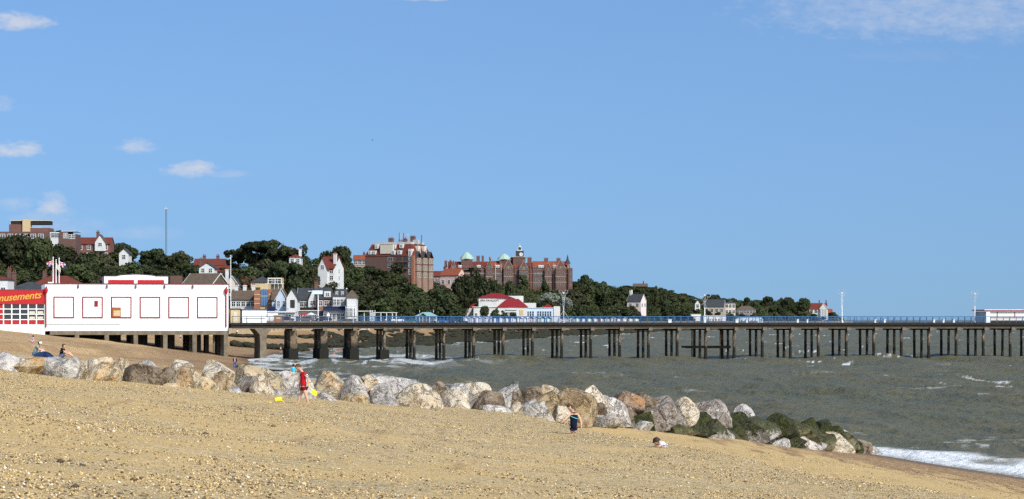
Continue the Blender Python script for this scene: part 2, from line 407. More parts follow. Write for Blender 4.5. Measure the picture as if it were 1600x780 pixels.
wash = np.maximum(wash, sstep(1.9, .5, off)*sstep(-1.8,-.2,off)*(Y < 150)*.95)
wash = np.maximum(wash, np.clip(brk*1.7, 0, 1)*sstep(.33, .5, fbm(X/1.2, Y/2.5, seed=95)))
tail = sstep(15, 8, off)*(Y < 150)*streak(X, Y*.6, 2.2, 97, .64, .06)*.5
foam = np.clip(np.maximum.reduce([caps, surf*.75, lee*.65, wash, tail]), 0, 1)
Hh = Hh + foam*.05
V = np.stack([X.ravel(), Y.ravel(), Hh.ravel()], 1); Fc = grid_faces(len(SD), len(ST)); Sf = S.ravel()
Fc = Fc[(Sf[Fc].min(1) < 7)]
def sea_mat(t, b):
    p = geo(t)
    n1 = t.noise(t.mapping(p, scale=(1,.55,1)), .05, 4, .6); n2 = t.noise(t.mapping(p, rot=(0,0,.5), scale=(1,.6,1)), .9, 4, .6)
    c = t.mix(t.ramp(n1, (.38,0.0),(.64,1.0)), (.104,.098,.048), (.132,.108,.042))
    c = t.mix(t.ramp(n2, (.4,0.0),(.75,.6)), c, (.072,.073,.040))
    f = attr(t, 'foam'); fn = t.noise(p, 5, 4, .7)
    f = t.math('MULTIPLY', f, t.ramp(fn, (.30,.55),(.55,1.0)))
    c = t.mix(f, c, (.74,.75,.74)); t.put(b.inputs['Base Color'], c)
    t.put(b.inputs['Roughness'], t.math('ADD', .38, t.math('MULTIPLY', f, .5)))
    w1 = t.noise(t.mapping(p, rot=(0,0,.45), scale=(1,.5,1)), 1.1, 6, .62); w2 = t.noise(t.mapping(p, rot=(0,0,-.3), scale=(1,.6,1)), .22, 4, .6)
    bb = t.bump(t.math('ADD', w1, t.math('MULTIPLY', w2, 1.3)), 1.0, .55)
    t.put(b.inputs['Normal'], bb)
M_SEA = smat('sea_water', sea_mat, rough=.35, spec=.04)
me = npmesh('sea', V, Fc, [M_SEA], smooth=True); setattr_f(me, 'foam', foam)
tag(meshobj('sea', me), kind='structure')

tick('ground')
# ---------------------------------------------------------------- boulder groyne
def rockmat(name, base, blot, stain, sa=.5, weed=0.0, crack=.6, white=.35):
    def f(t, b):
        o = t.new('ShaderNodeObjectInfo').outputs['Random']
        cmb = t.new('ShaderNodeCombineXYZ'); t.put(cmb.inputs[0], t.math('MULTIPLY', o, 37.0)); t.put(cmb.inputs[2], t.math('MULTIPLY', o, 11.0))
        va = t.new('ShaderNodeVectorMath', operation='ADD'); t.l.new(geo(t), va.inputs[0]); t.l.new(cmb.outputs[0], va.inputs[1]); p = va.outputs[0]
        n1 = t.noise(p, 1.7, 6, .68, .6); n2 = t.noise(p, 3.4, 5, .62, .5); n3 = t.noise(p, 11, 3, .6); n4 = t.noise(p, 1.1, 3, .5)
        c = t.mix(t.ramp(n1, (.40,0.0),(.60,1.0)), base, blot)
        c = t.mix(t.math('MULTIPLY', t.ramp(n4, (.5,0.0),(.62,1.0)), sa), c, stain)
        c = t.mix(t.math('MULTIPLY', t.ramp(n2, (.53,0.0),(.63,1.0)), white), c, (.66,.62,.56))
        c = t.mix(t.math('MULTIPLY', t.ramp(n2, (.36,1.0),(.46,0.0)), .65), c, tuple(x*.28 for x in base))
        c = t.mix(t.math('MULTIPLY', t.ramp(n3, (.34,1.0),(.45,0.0)), .3), c, tuple(x*.33 for x in base))
        if weed:
            sp = t.new('ShaderNodeSeparateXYZ'); t.l.new(t.new('ShaderNodeTexCoord').outputs['Object'], sp.inputs[0])
            hgt = t.math('ADD', sp.outputs[2], t.math('MULTIPLY', t.math('SUBTRACT', n2, .5), 1.5))
            k = t.ramp(hgt, (.0,.82 if weed > .95 else 0.0),(.16,1.0))
            wc = t.mix(t.ramp(t.math('ADD', t.math('MULTIPLY', n2, .5), t.math('MULTIPLY', n3, .5)), (.38,0.0),(.72,1.0)), (.014,.018,.007), (.085,.088,.020))
            c = t.mix(t.math('MULTIPLY', k, min(1, weed)), c, wc)
        cr = t.new('ShaderNodeTexVoronoi', feature='DISTANCE_TO_EDGE'); cr.inputs['Scale'].default_value = 1.1
        va2 = t.new('ShaderNodeVectorMath', operation='ADD'); t.l.new(p, va2.inputs[0]); t.put(va2.inputs[1], t.math('MULTIPLY', n2, 1.3)); t.l.new(va2.outputs[0], cr.inputs['Vector'])
        c = t.mix(t.math('MULTIPLY', t.ramp(cr.outputs['Distance'], (0.0,1.0),(.03,0.0)), .55), c, tuple(x*.3 for x in base)); t.put(b.inputs['Base Color'], c)
        h = t.math('ADD', t.math('MULTIPLY', n1, 1.5), t.math('ADD', n2, t.math('MULTIPLY', n3, .35)))
        h = t.math('ADD', h, t.math('MULTIPLY', t.ramp(cr.outputs['Distance'], (0.0,0.0),(.05,1.0)), .6*crack))
        t.put(b.inputs['Normal'], t.bump(h, 1.0, .14))
    return smat('rock_'+name, f, rough=.88, spec=.2)
RM = {
 'white': rockmat('white', (.50,.465,.41), (.36,.33,.29), (.66,.52,.38), .3),
 'cream': rockmat('cream', (.50,.41,.28), (.58,.50,.39), (.62,.40,.18), .45),
 'grey': rockmat('grey', (.33,.305,.28), (.56,.51,.46), (.56,.43,.30), .4, white=.6),
 'ochre': rockmat('ochre', (.50,.35,.17), (.48,.39,.26), (.54,.28,.08), .7),
 'mixed': rockmat('mixed', (.38,.32,.23), (.44,.34,.20), (.46,.26,.10), .6),
 'brown': rockmat('brown', (.17,.125,.080), (.25,.19,.125), (.11,.07,.04), .6, white=.12),
 'ochrebrown': rockmat('ochrebrown', (.30,.22,.12), (.38,.27,.14), (.20,.12,.06), .6, white=.2),
 'browngrey': rockmat('browngrey', (.24,.20,.165), (.34,.29,.24), (.17,.12,.08), .5, white=.35),
 'rust': rockmat('rust', (.30,.20,.13), (.22,.16,.12), (.40,.21,.08), .8, white=.2),
 'weed': rockmat('weed', (.16,.15,.11), (.22,.20,.14), (.10,.10,.04), .5, weed=1.0, white=.1),
 'weedgrey': rockmat('weedgrey', (.34,.31,.26), (.46,.42,.36), (.2,.17,.1), .4, weed=.93, white=.4),
 'olive': rockmat('olive', (.16,.14,.08), (.23,.19,.10), (.10,.09,.03), .5, weed=.8, white=.1),
}
RDESC = {'white':'pale white','cream':'cream','grey':'grey and white','ochre':'yellow ochre','mixed':'buff and grey','brown':'dark brown','ochrebrown':'tan brown',
 'browngrey':'grey brown','rust':'rust streaked','weed':'dark weed covered','weedgrey':'half weed covered grey','olive':'olive green algae covered'}
_bm = bmesh.new(); bmesh.ops.create_icosphere(_bm, subdivisions=2, radius=1); _bm.verts.ensure_lookup_table()
ICO = np.array([v.co[:] for v in _bm.verts]); ICOF = np.array([[v.index for v in f.verts] for f in _bm.faces]); _bm.free()
_bm = bmesh.new(); bmesh.ops.create_icosphere(_bm, subdivisions=4, radius=1); _bm.verts.ensure_lookup_table()
ICO4 = np.array([v.co[:] for v in _bm.verts]); ICOF4 = np.array([[v.index for v in f.verts] for f in _bm.faces]); _bm.free()
def rock_mesh(w, d, h, seed, mat, shape='', sharp=16.0, ico=None):
    Vs, Fs = (ICO4, ICOF4)
    r = np.random.default_rng(seed); k = r.integers(5, 9)
    n = r.normal(size=(k, 3)); n /= np.linalg.norm(n, axis=1)[:, None]
    dist = r.uniform(.50, .92, k)
    extra = [((r.uniform(-.35,.35),r.uniform(-.2,.2),1), r.uniform(.6, .9)), ((0,0,-1), .8), ((1,r.uniform(-.3,.3),r.uniform(-.3,.5)), .93), ((-1,r.uniform(-.3,.3),r.uniform(-.3,.5)), .93), ((r.uniform(-.5,.5),-1,r.uniform(.1,.8)), r.uniform(.55,.8))]
    if shape == 'tri': extra += [((.72,0,.7), .52), ((-.72,0,.7), .52)]
    if shape == 'r': extra += [((.7,-.1,.7), .50)]
    if shape == 'l': extra += [((-.7,-.1,.7), .50)]
    if shape == 'round': dist = r.uniform(.85, 1.0, k); extra = []
    n = np.vstack([n, [np.array(e[0])/np.linalg.norm(e[0]) for e in extra]]) if extra else n
    dist = np.concatenate([dist, [e[1] for e in extra]]) if extra else dist
    def hull(q):
        dt = q@n.T; return np.where(dt > .02, dist/np.maximum(dt, .02), 50.0).min(1)
    m_ = r.normal(size=(9, 3)); m_ /= np.linalg.norm(m_, axis=1)[:, None]; hd = np.minimum(hull(m_), 1.25)*r.uniform(.80, .97, 9)
    if shape != 'round': n = np.vstack([n, m_]); dist = np.concatenate([dist, hd])
    dots = Vs@n.T
    rad = np.where(dots > .02, dist/np.maximum(dots, .02), 50.0)
    rad = -np.log(np.exp(-sharp*np.minimum(rad, 3)).sum(1))/sharp
    rad = np.clip(rad, .3, 1.2)
    Pn = Vs*rad[:, None]
    q = Pn*np.array([w, d, h])/2/.62*.5; o = seed*3.17
    nz_ = (fbm(q[:,0]*1.6+o, q[:,1]*1.6, q[:,2]*1.6, seed=seed, octv=3)-.5)*.11
    strata = (fbm(q[:,0]*2.5+o, q[:,1]*2.5, q[:,2]*7, seed=seed+3, octv=4, gain=.6)-.5)
    ridg = -np.abs(fbm(q[:,0]*3.1-o, q[:,1]*3.1, q[:,2]*3.1, seed=seed+7, octv=4, gain=.6)-.5)
    Pn = Pn*(1+nz_+strata*.07+ridg*.10)[:, None]
    Pn = Pn*np.array([w, d, h])
    fn = r.normal(size=(11, 3)); fn[:, 2] = fn[:, 2]*.8+.25; fn[:6, 1] = -np.abs(fn[:6, 1]); fn /= np.linalg.norm(fn, axis=1)[:, None]
    for q_ in (fn if shape != 'round' else fn[:4]):
        pr = Pn@q_; dq = np.percentile(pr, r.uniform(74, 92)); Pn = Pn-q_*(np.maximum(pr-dq, 0)*.93)[:, None]
    Pn = Pn+(Pn/np.linalg.norm(Pn, axis=1)[:, None])*((fbm(Pn[:,0]*5+o, Pn[:,1]*5, Pn[:,2]*5, seed=seed+5, octv=3)-.5)*.075)[:, None]
    Pn -= (Pn.max(0)+Pn.min(0))/2; ext = (Pn.max(0)-Pn.min(0))
    Pn = Pn/ext*np.array([w, d, h])
    return npmesh('boulder', Pn, Fs, [mat], smooth=True)
DG = lambda u: float(np.interp(u, [-150,0,470,650,900,1200,1370,1420], [77,80,88,93,100,116,128,130]))
ROCKS = [(18,568,56,38,'grey',0,''),(41,574,64,32,'ochre',-.3,'l'),(88,570,78,26,'white',1.2,''),(104,574,46,34,'white',.3,''),(150,567,60,20,'cream',1.6,''),(155,584,68,38,'ochre',0,'round'),
(188,572,36,28,'cream',.9,''),(222,588,74,40,'brown',0,''),(228,573,56,20,'grey',1.4,''),(281,572,44,22,'cream',1.9,''),(290,592,76,42,'mixed',.4,''),(262,608,42,20,'ochre',-.8,'round'),
(337,579,58,34,'cream',1.4,'round'),(352,599,54,40,'ochrebrown',.6,'r'),(320,605,44,34,'ochre',-.2,'l'),(370,614,38,24,'grey',-.3,'r'),(402,592,80,46,'mixed',1.3,'r'),(407,604,46,38,'cream',0,'tri'),
(437,624,60,30,'white',-.2,''),(462,603,74,48,'grey',.9,''),(507,602,60,46,'mixed',1.1,'round'),(509,628,50,30,'grey',0,'tri'),(548,608,60,44,'grey',1.0,''),(552,630,50,32,'ochre',-.2,'round'),
(576,600,30,30,'ochre',1.2,''),(622,601,80,30,'grey',2.0,'r'),(602,623,54,50,'grey',.2,'tri'),(655,624,76,52,'cream',0,'round'),(687,611,48,34,'brown',1.9,'tri'),(713,631,48,46,'cream',.5,'l'),
(714,609,38,22,'white',2.4,''),(749,614,58,34,'cream',2.1,''),(760,632,66,44,'brown',.9,''),(714,645,52,28,'mixed',-.2,'tri'),(790,618,46,46,'white',1.6,'l'),(773,648,60,32,'grey',-.2,'tri'),
(802,622,36,36,'brown',1.2,''),(829,619,54,30,'brown',2.2,''),(843,629,60,38,'ochrebrown',1.3,''),(809,645,38,34,'mixed',.2,''),(840,644,56,36,'white',-.4,'r'),(856,612,48,24,'cream',2.8,''),
(896,632,78,54,'ochrebrown',1.0,'r'),(877,647,38,32,'cream',0,''),(924,619,62,36,'cream',2.1,'r'),(893,611,32,16,'brown',3.0,''),(955,637,68,42,'grey',1.1,'r'),(947,657,46,24,'white',0,'tri'),
(978,627,58,34,'rust',2.1,'r'),(1012,627,38,28,'brown',2.3,''),(1037,639,72,42,'browngrey',1.2,''),(1072,637,42,34,'cream',1.7,'round'),(1114,641,58,34,'browngrey',1.9,'r'),(1000,666,42,18,'white',-.2,''),
(995,653,60,30,'weed',.9,''),(1042,658,60,26,'weed',.8,'r'),(1062,668,66,24,'olive',0,'r'),(1114,668,70,40,'weedgrey',.2,''),(1090,655,60,32,'weed',1.3,''),(1166,643,44,24,'grey',2.6,''),(1150,655,46,34,'weed',1.9,''),
(1182,667,82,46,'weedgrey',.2,'r'),(1218,660,72,40,'weed',1.4,'r'),(1251,674,66,38,'olive',.7,'r'),(1286,664,38,26,'weed',2.2,'r'),(1264,661,52,28,'weed',2.2,'r'),(1213,692,44,20,'white',-.5,'round'),
(1265,694,62,28,'grey',-.5,''),(1311,694,48,40,'cream',0,'r'),(1322,682,44,24,'olive',1.1,'r'),(1346,701,36,32,'brown',.1,'r'),(1368,708,30,22,'white',.2,'r'),
(1205,674,52,26,'weed',-.1,''),(1240,664,60,26,'olive',1.0,''),(1300,672,46,22,'weed',1.2,''),(1282,684,50,20,'olive',.1,''),(1095,672,50,18,'weed',-.2,''),(1145,678,46,20,'olive',-.2,''),(126,588,60,26,'mixed',1.4,''),(432,596,60,30,'grey',2.2,''),(580,622,50,40,'browngrey',1.2,''),(690,634,50,36,'browngrey',1.3,''),(738,634,44,40,'browngrey',1.8,''),(824,640,50,34,'browngrey',1.0,''),
(924,645,56,34,'brown',1.4,''),(972,650,60,32,'brown',1.8,''),(1140,664,60,34,'weed',1.2,''),(1232,682,60,24,'weed',.6,''),(1292,680,50,26,'weed',1.2,'r'),(1330,694,44,24,'weed',1.0,'r'),(270,588,50,30,'brown',1.2,''),(382,604,50,34,'browngrey',.9,''),(480,620,60,30,'brown',.8,''),
(-30,566,60,34,'cream',.4,''),(-80,560,70,40,'grey',.4,''),(-60,572,50,28,'ochre',-.4,'')]
LAND = [(-200,0,'at the hidden landward end of the groyne'),(0,70,'below the woman lying on the shingle bank'),(70,140,'near the landward end below the blue beach shelter'),(140,215,'below the red framed squares of the white hall'),
(215,330,'in front of the concrete columns of the hall'),(330,420,'near the walker in the dark jacket'),(420,500,'beside the boy in red'),(500,600,'just right of the boy in red'),(600,700,'between the two boys, nearer the boy in red'),
(700,790,'in the middle of the row'),(790,865,'left of the boy in navy'),(865,960,'behind the boy in navy'),(960,1080,'just right of the boy in navy'),(1080,1180,'where green weed begins'),(1180,1290,'in the weedy seaward stretch'),(1290,1500,'at the seaward tip of the groyne')]
ORD = ['','second ','third ','fourth ','fifth ','sixth ','seventh ']
seen_l = {}
for i, (u, v, w, h, kd, row, shp) in enumerate(ROCKS):
    d = DG(u)+row*1.15; s = d/F; wm = w*s; hm = h*s*(.86 if kd in ('weed', 'olive', 'weedgrey') else 1); dm = max(.75, min(wm*.85, 1.9)*random.uniform(.8, 1.1))
    depth_extra = .25 if row <= 0 else .45
    me = rock_mesh(wm*1.02, dm, hm+depth_extra, 100+i*7, RM[kd], shp, sharp=random.choice([60, 90, 120]) if shp != 'round' else 30)
    if kd in ('weed', 'olive', 'weedgrey'): v += 2.5
    c = P(u, v, d); o = meshobj('boulder', me); o.location = (c.x, c.y, c.z-depth_extra/2)
    size = 'large' if w*h > 2500 else ('small' if w*h < 1100 else 'middling')
    rowd = 'front row' if row <= .35 else ('top row' if row > 1.5 else 'second row')
    lm = [q[2] for q in LAND if q[0] <= u < q[1]][0]
    key = (size, kd, rowd, lm); nth = seen_l.get(key, 0); seen_l[key] = nth+1
    tag(o, f"{ORD[nth]}{size} {RDESC[kd]} boulder, {rowd}, {lm}", 'boulder', 'boulders of the rock groyne')

# loose pebbles lying on the near beach
npb = 210000; r = np.random.default_rng(3)
dd = 17.5+ (r.random(npb)**1.15)*74; uu = r.uniform(-60, 1660, npb); px = (uu-800)*dd/F; py = dd
s_ = coast_s(px, py); dens = fbm(px/1.6, py/2.2, seed=51, octv=4)+ .6*(fbm(px/7, py/9, seed=52, octv=3)-.5)+ r.random(npb)*.25
k = (s_ > 23.5+(fbm(px/4, py/4, seed=13)-.5)*3)&(r.random(npb) < np.clip((dens-.50)*3.2+.06, .05, .9)) | ((s_ > 1.5)&(s_ <= 24)&(r.random(npb) < .5)&(fbm(px/.9+py*.22, py/9, seed=55) > .5))
px, py, s_ = px[k], py[k], s_[k]; n = len(px); pz = ground(px, py)
sz = .008+.014*r.random(n)**2.4; sz[r.random(n) < .012] *= 2.0
octv = np.array([(1,0,0),(0,1,0),(-1,0,0),(0,-1,0),(0,0,1),(0,0,-1)], float); octf = np.array([(0,1,4),(1,2,4),(2,3,4),(3,0,4),(1,0,5),(2,1,5),(3,2,5),(0,3,5)])
a = r.uniform(0, 6.28, n); ca, sa_ = np.cos(a), np.sin(a)
sx = sz*r.uniform(.9, 1.6, n); sy = sz*r.uniform(.7, 1.1, n); szz = sz*r.uniform(.5, .85, n)
L = octv[None]*np.stack([sx, sy, szz], 1)[:, None, :]; L = L*(1+r.uniform(-.25, .25, (n, 6, 1)))
Vx = L[...,0]*ca[:,None]-L[...,1]*sa_[:,None]; Vy = L[...,0]*sa_[:,None]+L[...,1]*ca[:,None]
V = np.stack([Vx+px[:,None], Vy+py[:,None], L[...,2]+(pz+szz*.45)[:,None]], 2).reshape(-1, 3)
Fc = (octf[None]+(np.arange(n)*6)[:,None,None]).reshape(-1, 3)
def pebmat(t, b):
    c = t.ramp(attr(t, 'tone'), (0,(.03,.024,.018)),(.20,(.10,.07,.04)),(.34,(.36,.245,.11)),(.6,(.56,.39,.165)),(.86,(.64,.475,.23)),(.95,(.68,.57,.38)),(1,(.80,.75,.66)))
    t.put(b.inputs['Base Color'], t.mix(t.math('MULTIPLY', t.noise(geo(t), 60, 2), .3), c, (.3,.2,.1)))
M_PEB = smat('pebbles', pebmat, rough=.75, spec=.25)
me = npmesh('pebbles', V, Fc, [M_PEB], smooth=True); setattr_f(me, 'tone', np.repeat(r.random(n), 6))
tag(meshobj('pebbles', me), 'loose flint pebbles strewn over the near shingle', 'pebbles', kind='stuff')

tick('rocks')
# ---------------------------------------------------------------- pier and seafront hall share one frame
SL = .218; RZ = math.atan(SL); EL = math.hypot(1, SL)
O_ = (-48.1, 434.5)
def aX(x): return (x-O_[0])*EL
def a_of_u(u, b=0.0):
    """position along the pier axis of pixel column u at inland offset b"""
    t_ = (u-800)/F
    ex, ey = 1/EL, SL/EL; nx_, ny_ = -SL/EL, 1/EL
    # (Ox + a ex + b nx) = t (Oy + a ey + b ny)
    return (t_*(O_[1]+b*ny_)-O_[0]-b*nx_)/(ex-t_*ey)
def pw(a, b, z=0): return Vector((O_[0]+a/EL-b*SL/EL, O_[1]+a*SL/EL+b/EL, z))
def zpx(v, a, b=0.0): return ZV(v, pw(a, b).y)
M_WHITE = weathered('white_render', (.86,.86,.84), (.66,.64,.58), .25, .28, rough=.7, vscale=(1,1,.35))
M_CONC = weathered('concrete', (.215,.175,.12), (.07,.055,.04), .9, .9, rough=.9, bump=.4)
M_RED = weathered('red_paint', (.42,.018,.022), (.28,.02,.02), 1.2, .4, rough=.45)
M_DKRED = weathered('dark_red_paint', (.26,.012,.02), (.15,.01,.015), 1.2, .4, rough=.5)
M_BLACK = weathered('dark_timber_and_shade', (.020,.018,.015), (.045,.035,.025), 1.5, .7, rough=.85)
M_ROOFF = weathered('roof_felt', (.10,.095,.09), (.05,.05,.05), .6, .6, rough=.9)
M_TAN = weathered('tan_board', (.55,.42,.24), (.35,.24,.12), 2, .5)
def glassm(t, b):
    n = t.noise(objc(t), .55, 2); t.put(b.inputs['Base Color'], t.mix(n, (.010,.014,.018), (.05,.055,.055)))
M_GLASS = smat('dark_glass', glassm, rough=.12, spec=.5)
M_GOLD = weathered('gold_letters', (.62,.33,.05), (.48,.24,.04), 3, .4, rough=.5)

def text_mesh(name, s, size, mat, parent, loc, rot=(math.pi/2,0,0), extrude=.03, shear=0.0, align='LEFT', bold=0.0, spacing=1.0, skew=None):
    cu = bpy.data.curves.new(name, 'FONT'); cu.body = s; cu.size = size; cu.extrude = extrude; cu.shear = shear; cu.offset = bold; cu.align_x = align; cu.space_character = spacing
    cu.resolution_u = 3
    o = bpy.data.objects.new(name, cu); COL.objects.link(o)
    dg = bpy.context.evaluated_depsgraph_get(); me = bpy.data.meshes.new_from_object(o.evaluated_get(dg)); bpy.data.objects.remove(o)
    if skew:
        for v in me.vertices: v.co.y += v.co.x*skew
    me.materials.clear(); me.materials.append(mat)
    q = meshobj(name, me, parent, loc); q.rotation_euler = rot; return q

hall = empty('amusement_hall', (O_[0], O_[1], 0), RZ, label='long white seafront hall with blank red framed squares, standing on concrete columns', cat='hall')
LH = -a_of_u(70.5)      # length of the white block
zt, zb = 12.80, 4.95; DPH = 19.0
MB().box(-LH, 0, 0, DPH, zb, zt).build('wall', M_WHITE, hall)
MB().box(-LH-.05, .12, -.12, DPH+.1, zt+.003, zt+.14).build('coping', M_DKRED, hall)
# plinth line (thin dark cornice) left half
MB().box(-LH+.25, a_of_u(188), -.05, -.004, 5.98, 6.06).build('string_course', M_ROOFF, hall)
# raised penthouse, set back
ph0, ph1 = a_of_u(163, 4), a_of_u(262.5, 4)
zz = lambda v: zpx(v, (ph0+ph1)/2, 4)
m_ = MB(); cx = (ph0+ph1)/2; hw = (ph1-ph0)/2
m_.prism([(ph0, zt+.15), (ph1, zt+.15), (ph1, zz(432)), (cx+hw*.62, zz(432)), (cx+hw*.5, zz(430.5)), (cx, zz(429)), (cx-hw*.5, zz(430.5)), (cx-hw*.62, zz(432)), (ph0, zz(432))], 4, 10)
m_.build('upper_storey', M_WHITE, hall)
m_ = MB(); m_.prism([(ph0-.1, zz(432)+.01), (cx-hw*.62, zz(432)+.01), (cx-hw*.5, zz(430.5)+.01), (cx, zz(429)+.01), (cx+hw*.5, zz(430.5)+.01), (cx+hw*.62, zz(432)+.01), (ph1+.1, zz(432)+.01),
         (ph1+.1, zz(432)+.10), (cx+hw*.62, zz(432)+.12), (cx+hw*.5, zz(430.5)+.12), (cx, zz(429)+.12), (cx-hw*.5, zz(430.5)+.12), (cx-hw*.62, zz(432)+.12), (ph0-.1, zz(432)+.10)], 3.93, 10.1)
m_.build('upper_coping', M_ROOFF, hall)
for (ua, ub) in ((169, 209.5), (215, 256.5)):
    MB().box(a_of_u(ua, 4), a_of_u(ub, 4), 3.94, 3.997, zz(446), zz(437.5)).build('red_panel', M_RED, hall)
# six framed blank squares
fz0, fz1 = 7.10, 10.72; cols = []
for i in range(6):
    u0 = 83.5+44.85*i - (.35*abs(i-2.5)-.9)*.3; x0, x1 = a_of_u(u0), a_of_u(u0+32.2); cols.append((x0, x1))
    fr = MB(); w_ = .19
    fr.box(x0, x1, -.11, -.003, fz0, fz0+w_).box(x0, x1, -.11, -.003, fz1-w_, fz1).box(x0, x0+w_, -.108, -.003, fz0+w_, fz1-w_).box(x1-w_, x1, -.108, -.003, fz0+w_, fz1-w_)
    fr.build('square_frame', M_DKRED, hall)
    pn = MB().box(x0+w_+.01, x1-w_-.01, -.045, -.004, fz0+w_+.01, fz1-w_-.01); pn.build('blank_panel', M_WHITE, hall)
    if i == 1: MB().box(x0+2.02, x0+2.6, -.14, -.05, fz1-1.68, fz1-.72).build('vent', M_DKRED, hall)
    if i == 2:
        bx0, bx1, bz0, bz1 = x0+w_+.02, x0+w_+1.45, fz0+w_+.02, fz0+w_+1.62
        q = MB().box(bx0, bx1, -.12, -.05, bz0, bz1).build('boarded_hatch', weathered('hatch_brown', (.30,.11,.04), (.2,.08,.03), 2, .5), hall)
        MB().box(bx0+.2, bx1-.12, -.15, -.123, bz0+.13, bz1-.5).build('louvre', M_TAN, q)
# joints in the panels: thin recessed strips are modelled as thin proud beads
for i, (x0, x1) in enumerate(cols[:3]):
    for zz0 in (fz0+.55, fz1-1.32): MB().box(x0+.22, x1-.22, -.052, -.046, zz0, zz0+.035).build('panel_bead', M_ROOFF if i else M_TAN, hall)
for ua in (122, 167, 212, 257, 301):
    x = a_of_u(ua); MB().box(x-.16, x+.16, -.3, -.01, zt-.62, zt-.1, taper=.3).build('gutter_outlet', M_ROOFF, hall)
for ua in (71.8, 353.0):
    x = a_of_u(ua); g = MB(); g.tube([(x, -.22, 5.6), (x, -.22, 11.2)], .10, 8); dp = g.build('downpipe', M_DKRED, hall)
    h_ = MB().lathe([(.12,0),(.30,.35),(.34,.75),(.26,.95)], 10, c=(x, -.30, 11.15)).build('hopper', M_RED, dp)
    MB().tube([(x+.02, -.3, 12.1), (x+.12, -.1, 12.35)], .14, 6).build('spout', M_ROOFF, dp)
MB().box(-LH+.1, -LH+1.6, .3, .7, zt+.14, zt+.16).build('roof_patch', M_ROOFF, hall)
MB().box(-.02, .06, -.04, .04, zb-.2, zt+.1).build('corner_strip', M_ROOFF, hall)
# substructure
xb_ = a_of_u(78)
MB().box(xb_, 0.02, .05, DPH-.2, zb-.66, zb-.003).build('floor_beam', M_CONC, hall)
col_u = (70, 117, 163.5, 208.8, 255, 300.8, 349.8)
for row, b0 in enumerate((.02, 6.2, 12.4, 18.2)):
    for j, ua in enumerate(col_u):
        w_ = .72 if row == 0 else .8; x = a_of_u(ua); x = min(x, -w_)
        c = pw(x, b0); gz = G(c.x, c.y)-1.0
        if gz > zb-1.2: gz = zb-1.4
        MB().box(x, x+w_, b0-.02, b0+.7, gz, zb-.663).build('column', M_CONC, hall)
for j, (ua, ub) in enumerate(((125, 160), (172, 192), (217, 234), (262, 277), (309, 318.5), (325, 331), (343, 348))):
    MB().box(a_of_u(ua), a_of_u(ub), 5.0, 8.0, 0, zb-.665).build('painted_shade_wall', M_BLACK, hall)  # back wall panels; their near-black colour paints in the undercroft's shadow

# amusement arcade front, left of the white block
ar = empty('amusement_arcade', (O_[0], O_[1], 0), RZ, label='low arcade front with red sign board and white gridded windows, at the left edge', cat='arcade')
A1 = -LH-.01; A0 = A1-16; bz = 12.8
za = lambda v: zpx(v, A1)
MB().box(A0, A1, .55, DPH, 4.2, za(453.5)).build('wall', M_WHITE, ar)
MB().box(A0, A1-.02, .05, .546, za(475.5), za(453.5)).build('sign_board', M_RED, ar)
MB().box(A0-.05, A1-.02, 0, .6, za(453.5)+.003, za(453.5)+.1).build('coping', M_ROOFF, ar)
MB().box(A0, A1-.02, .10, .546, 3.6, za(507.2)).build('base_wall', M_WHITE, ar)
pt = 12.85*(pw(A1,0).y)/F*EL*.96
rows_v = (475.5, 483.0, 491.0, 499.5, 507.2)
wx1 = A1-.06
n_p = 12
grid_m = MB()
for rv in rows_v[1:-1]: grid_m.box(wx1-n_p*pt, wx1, .14, .30, za(rv)-.07, za(rv)+.07)
for i in range(n_p+1): grid_m.box(wx1-i*pt-.09, wx1-i*pt+.09, .12, .302, za(507.2), za(475.5))
grid_m.build('window_grid', M_WHITE, ar)
pane_me = MB().box(-pt/2+.1, pt/2-.1, 0, .05, .08, .80).mesh('pane', [M_GLASS])
redp = MB().box(-pt/2+.1, pt/2-.1, 0, .05, .08, .78).mesh('panel', [M_RED])
M_CREAM = weathered('cream_display', (.62,.58,.46), (.35,.30,.22), 2.5, .8)
for i in range(n_p):
    for r_ in range(4):
        x = wx1-(i+.5)*pt
        red = r_ == 3 or i >= 5
        q = meshobj('red_panel' if red else 'window_pane', redp if red else pane_me, ar, (x, .24, za(rows_v[r_+1])))
        if i in (0, 1) and r_ in (1, 2): MB().box(-pt/2+.2, pt/2-.25, -.02, -.003, .12, .5).build('display', M_CREAM, q)
text_mesh('lettering', 'Amusements', 1.66, M_GOLD, ar, (wx1-9.15, .02, za(472.6)), extrude=.025, shear=.28, bold=.025, skew=.085, spacing=.97)

# flag poles on the hall roof
M_POLE = weathered('white_pole', (.78,.78,.76), (.5,.5,.48), 2, .4, rough=.5)
def unionm(t, b):
    sp = t.new('ShaderNodeSeparateXYZ'); t.l.new(objc(t), sp.inputs[0])
    x = t.math('SUBTRACT', t.math('DIVIDE', sp.outputs[0], 1.3), .5); z = t.math('SUBTRACT', t.math('DIVIDE', sp.outputs[2], .8), .5)
    ax, az = t.math('ABSOLUTE', x), t.math('ABSOLUTE', z)
    dg = t.math('ABSOLUTE', t.math('SUBTRACT', ax, az))
    c = t.mix(t.math('LESS_THAN', dg, .12), (.01,.02,.16), (.8,.8,.8)); c = t.mix(t.math('LESS_THAN', dg, .045), c, (.55,.01,.03))
    cr = t.math('MINIMUM', t.math('MULTIPLY', ax, 1.6), az)
    c = t.mix(t.math('LESS_THAN', cr, .17), c, (.8,.8,.8)); c = t.mix(t.math('LESS_THAN', cr, .1), c, (.55,.01,.03)); t.put(b.inputs['Base Color'], c)
M_UNION = smat('union_flag', unionm, rough=.8)
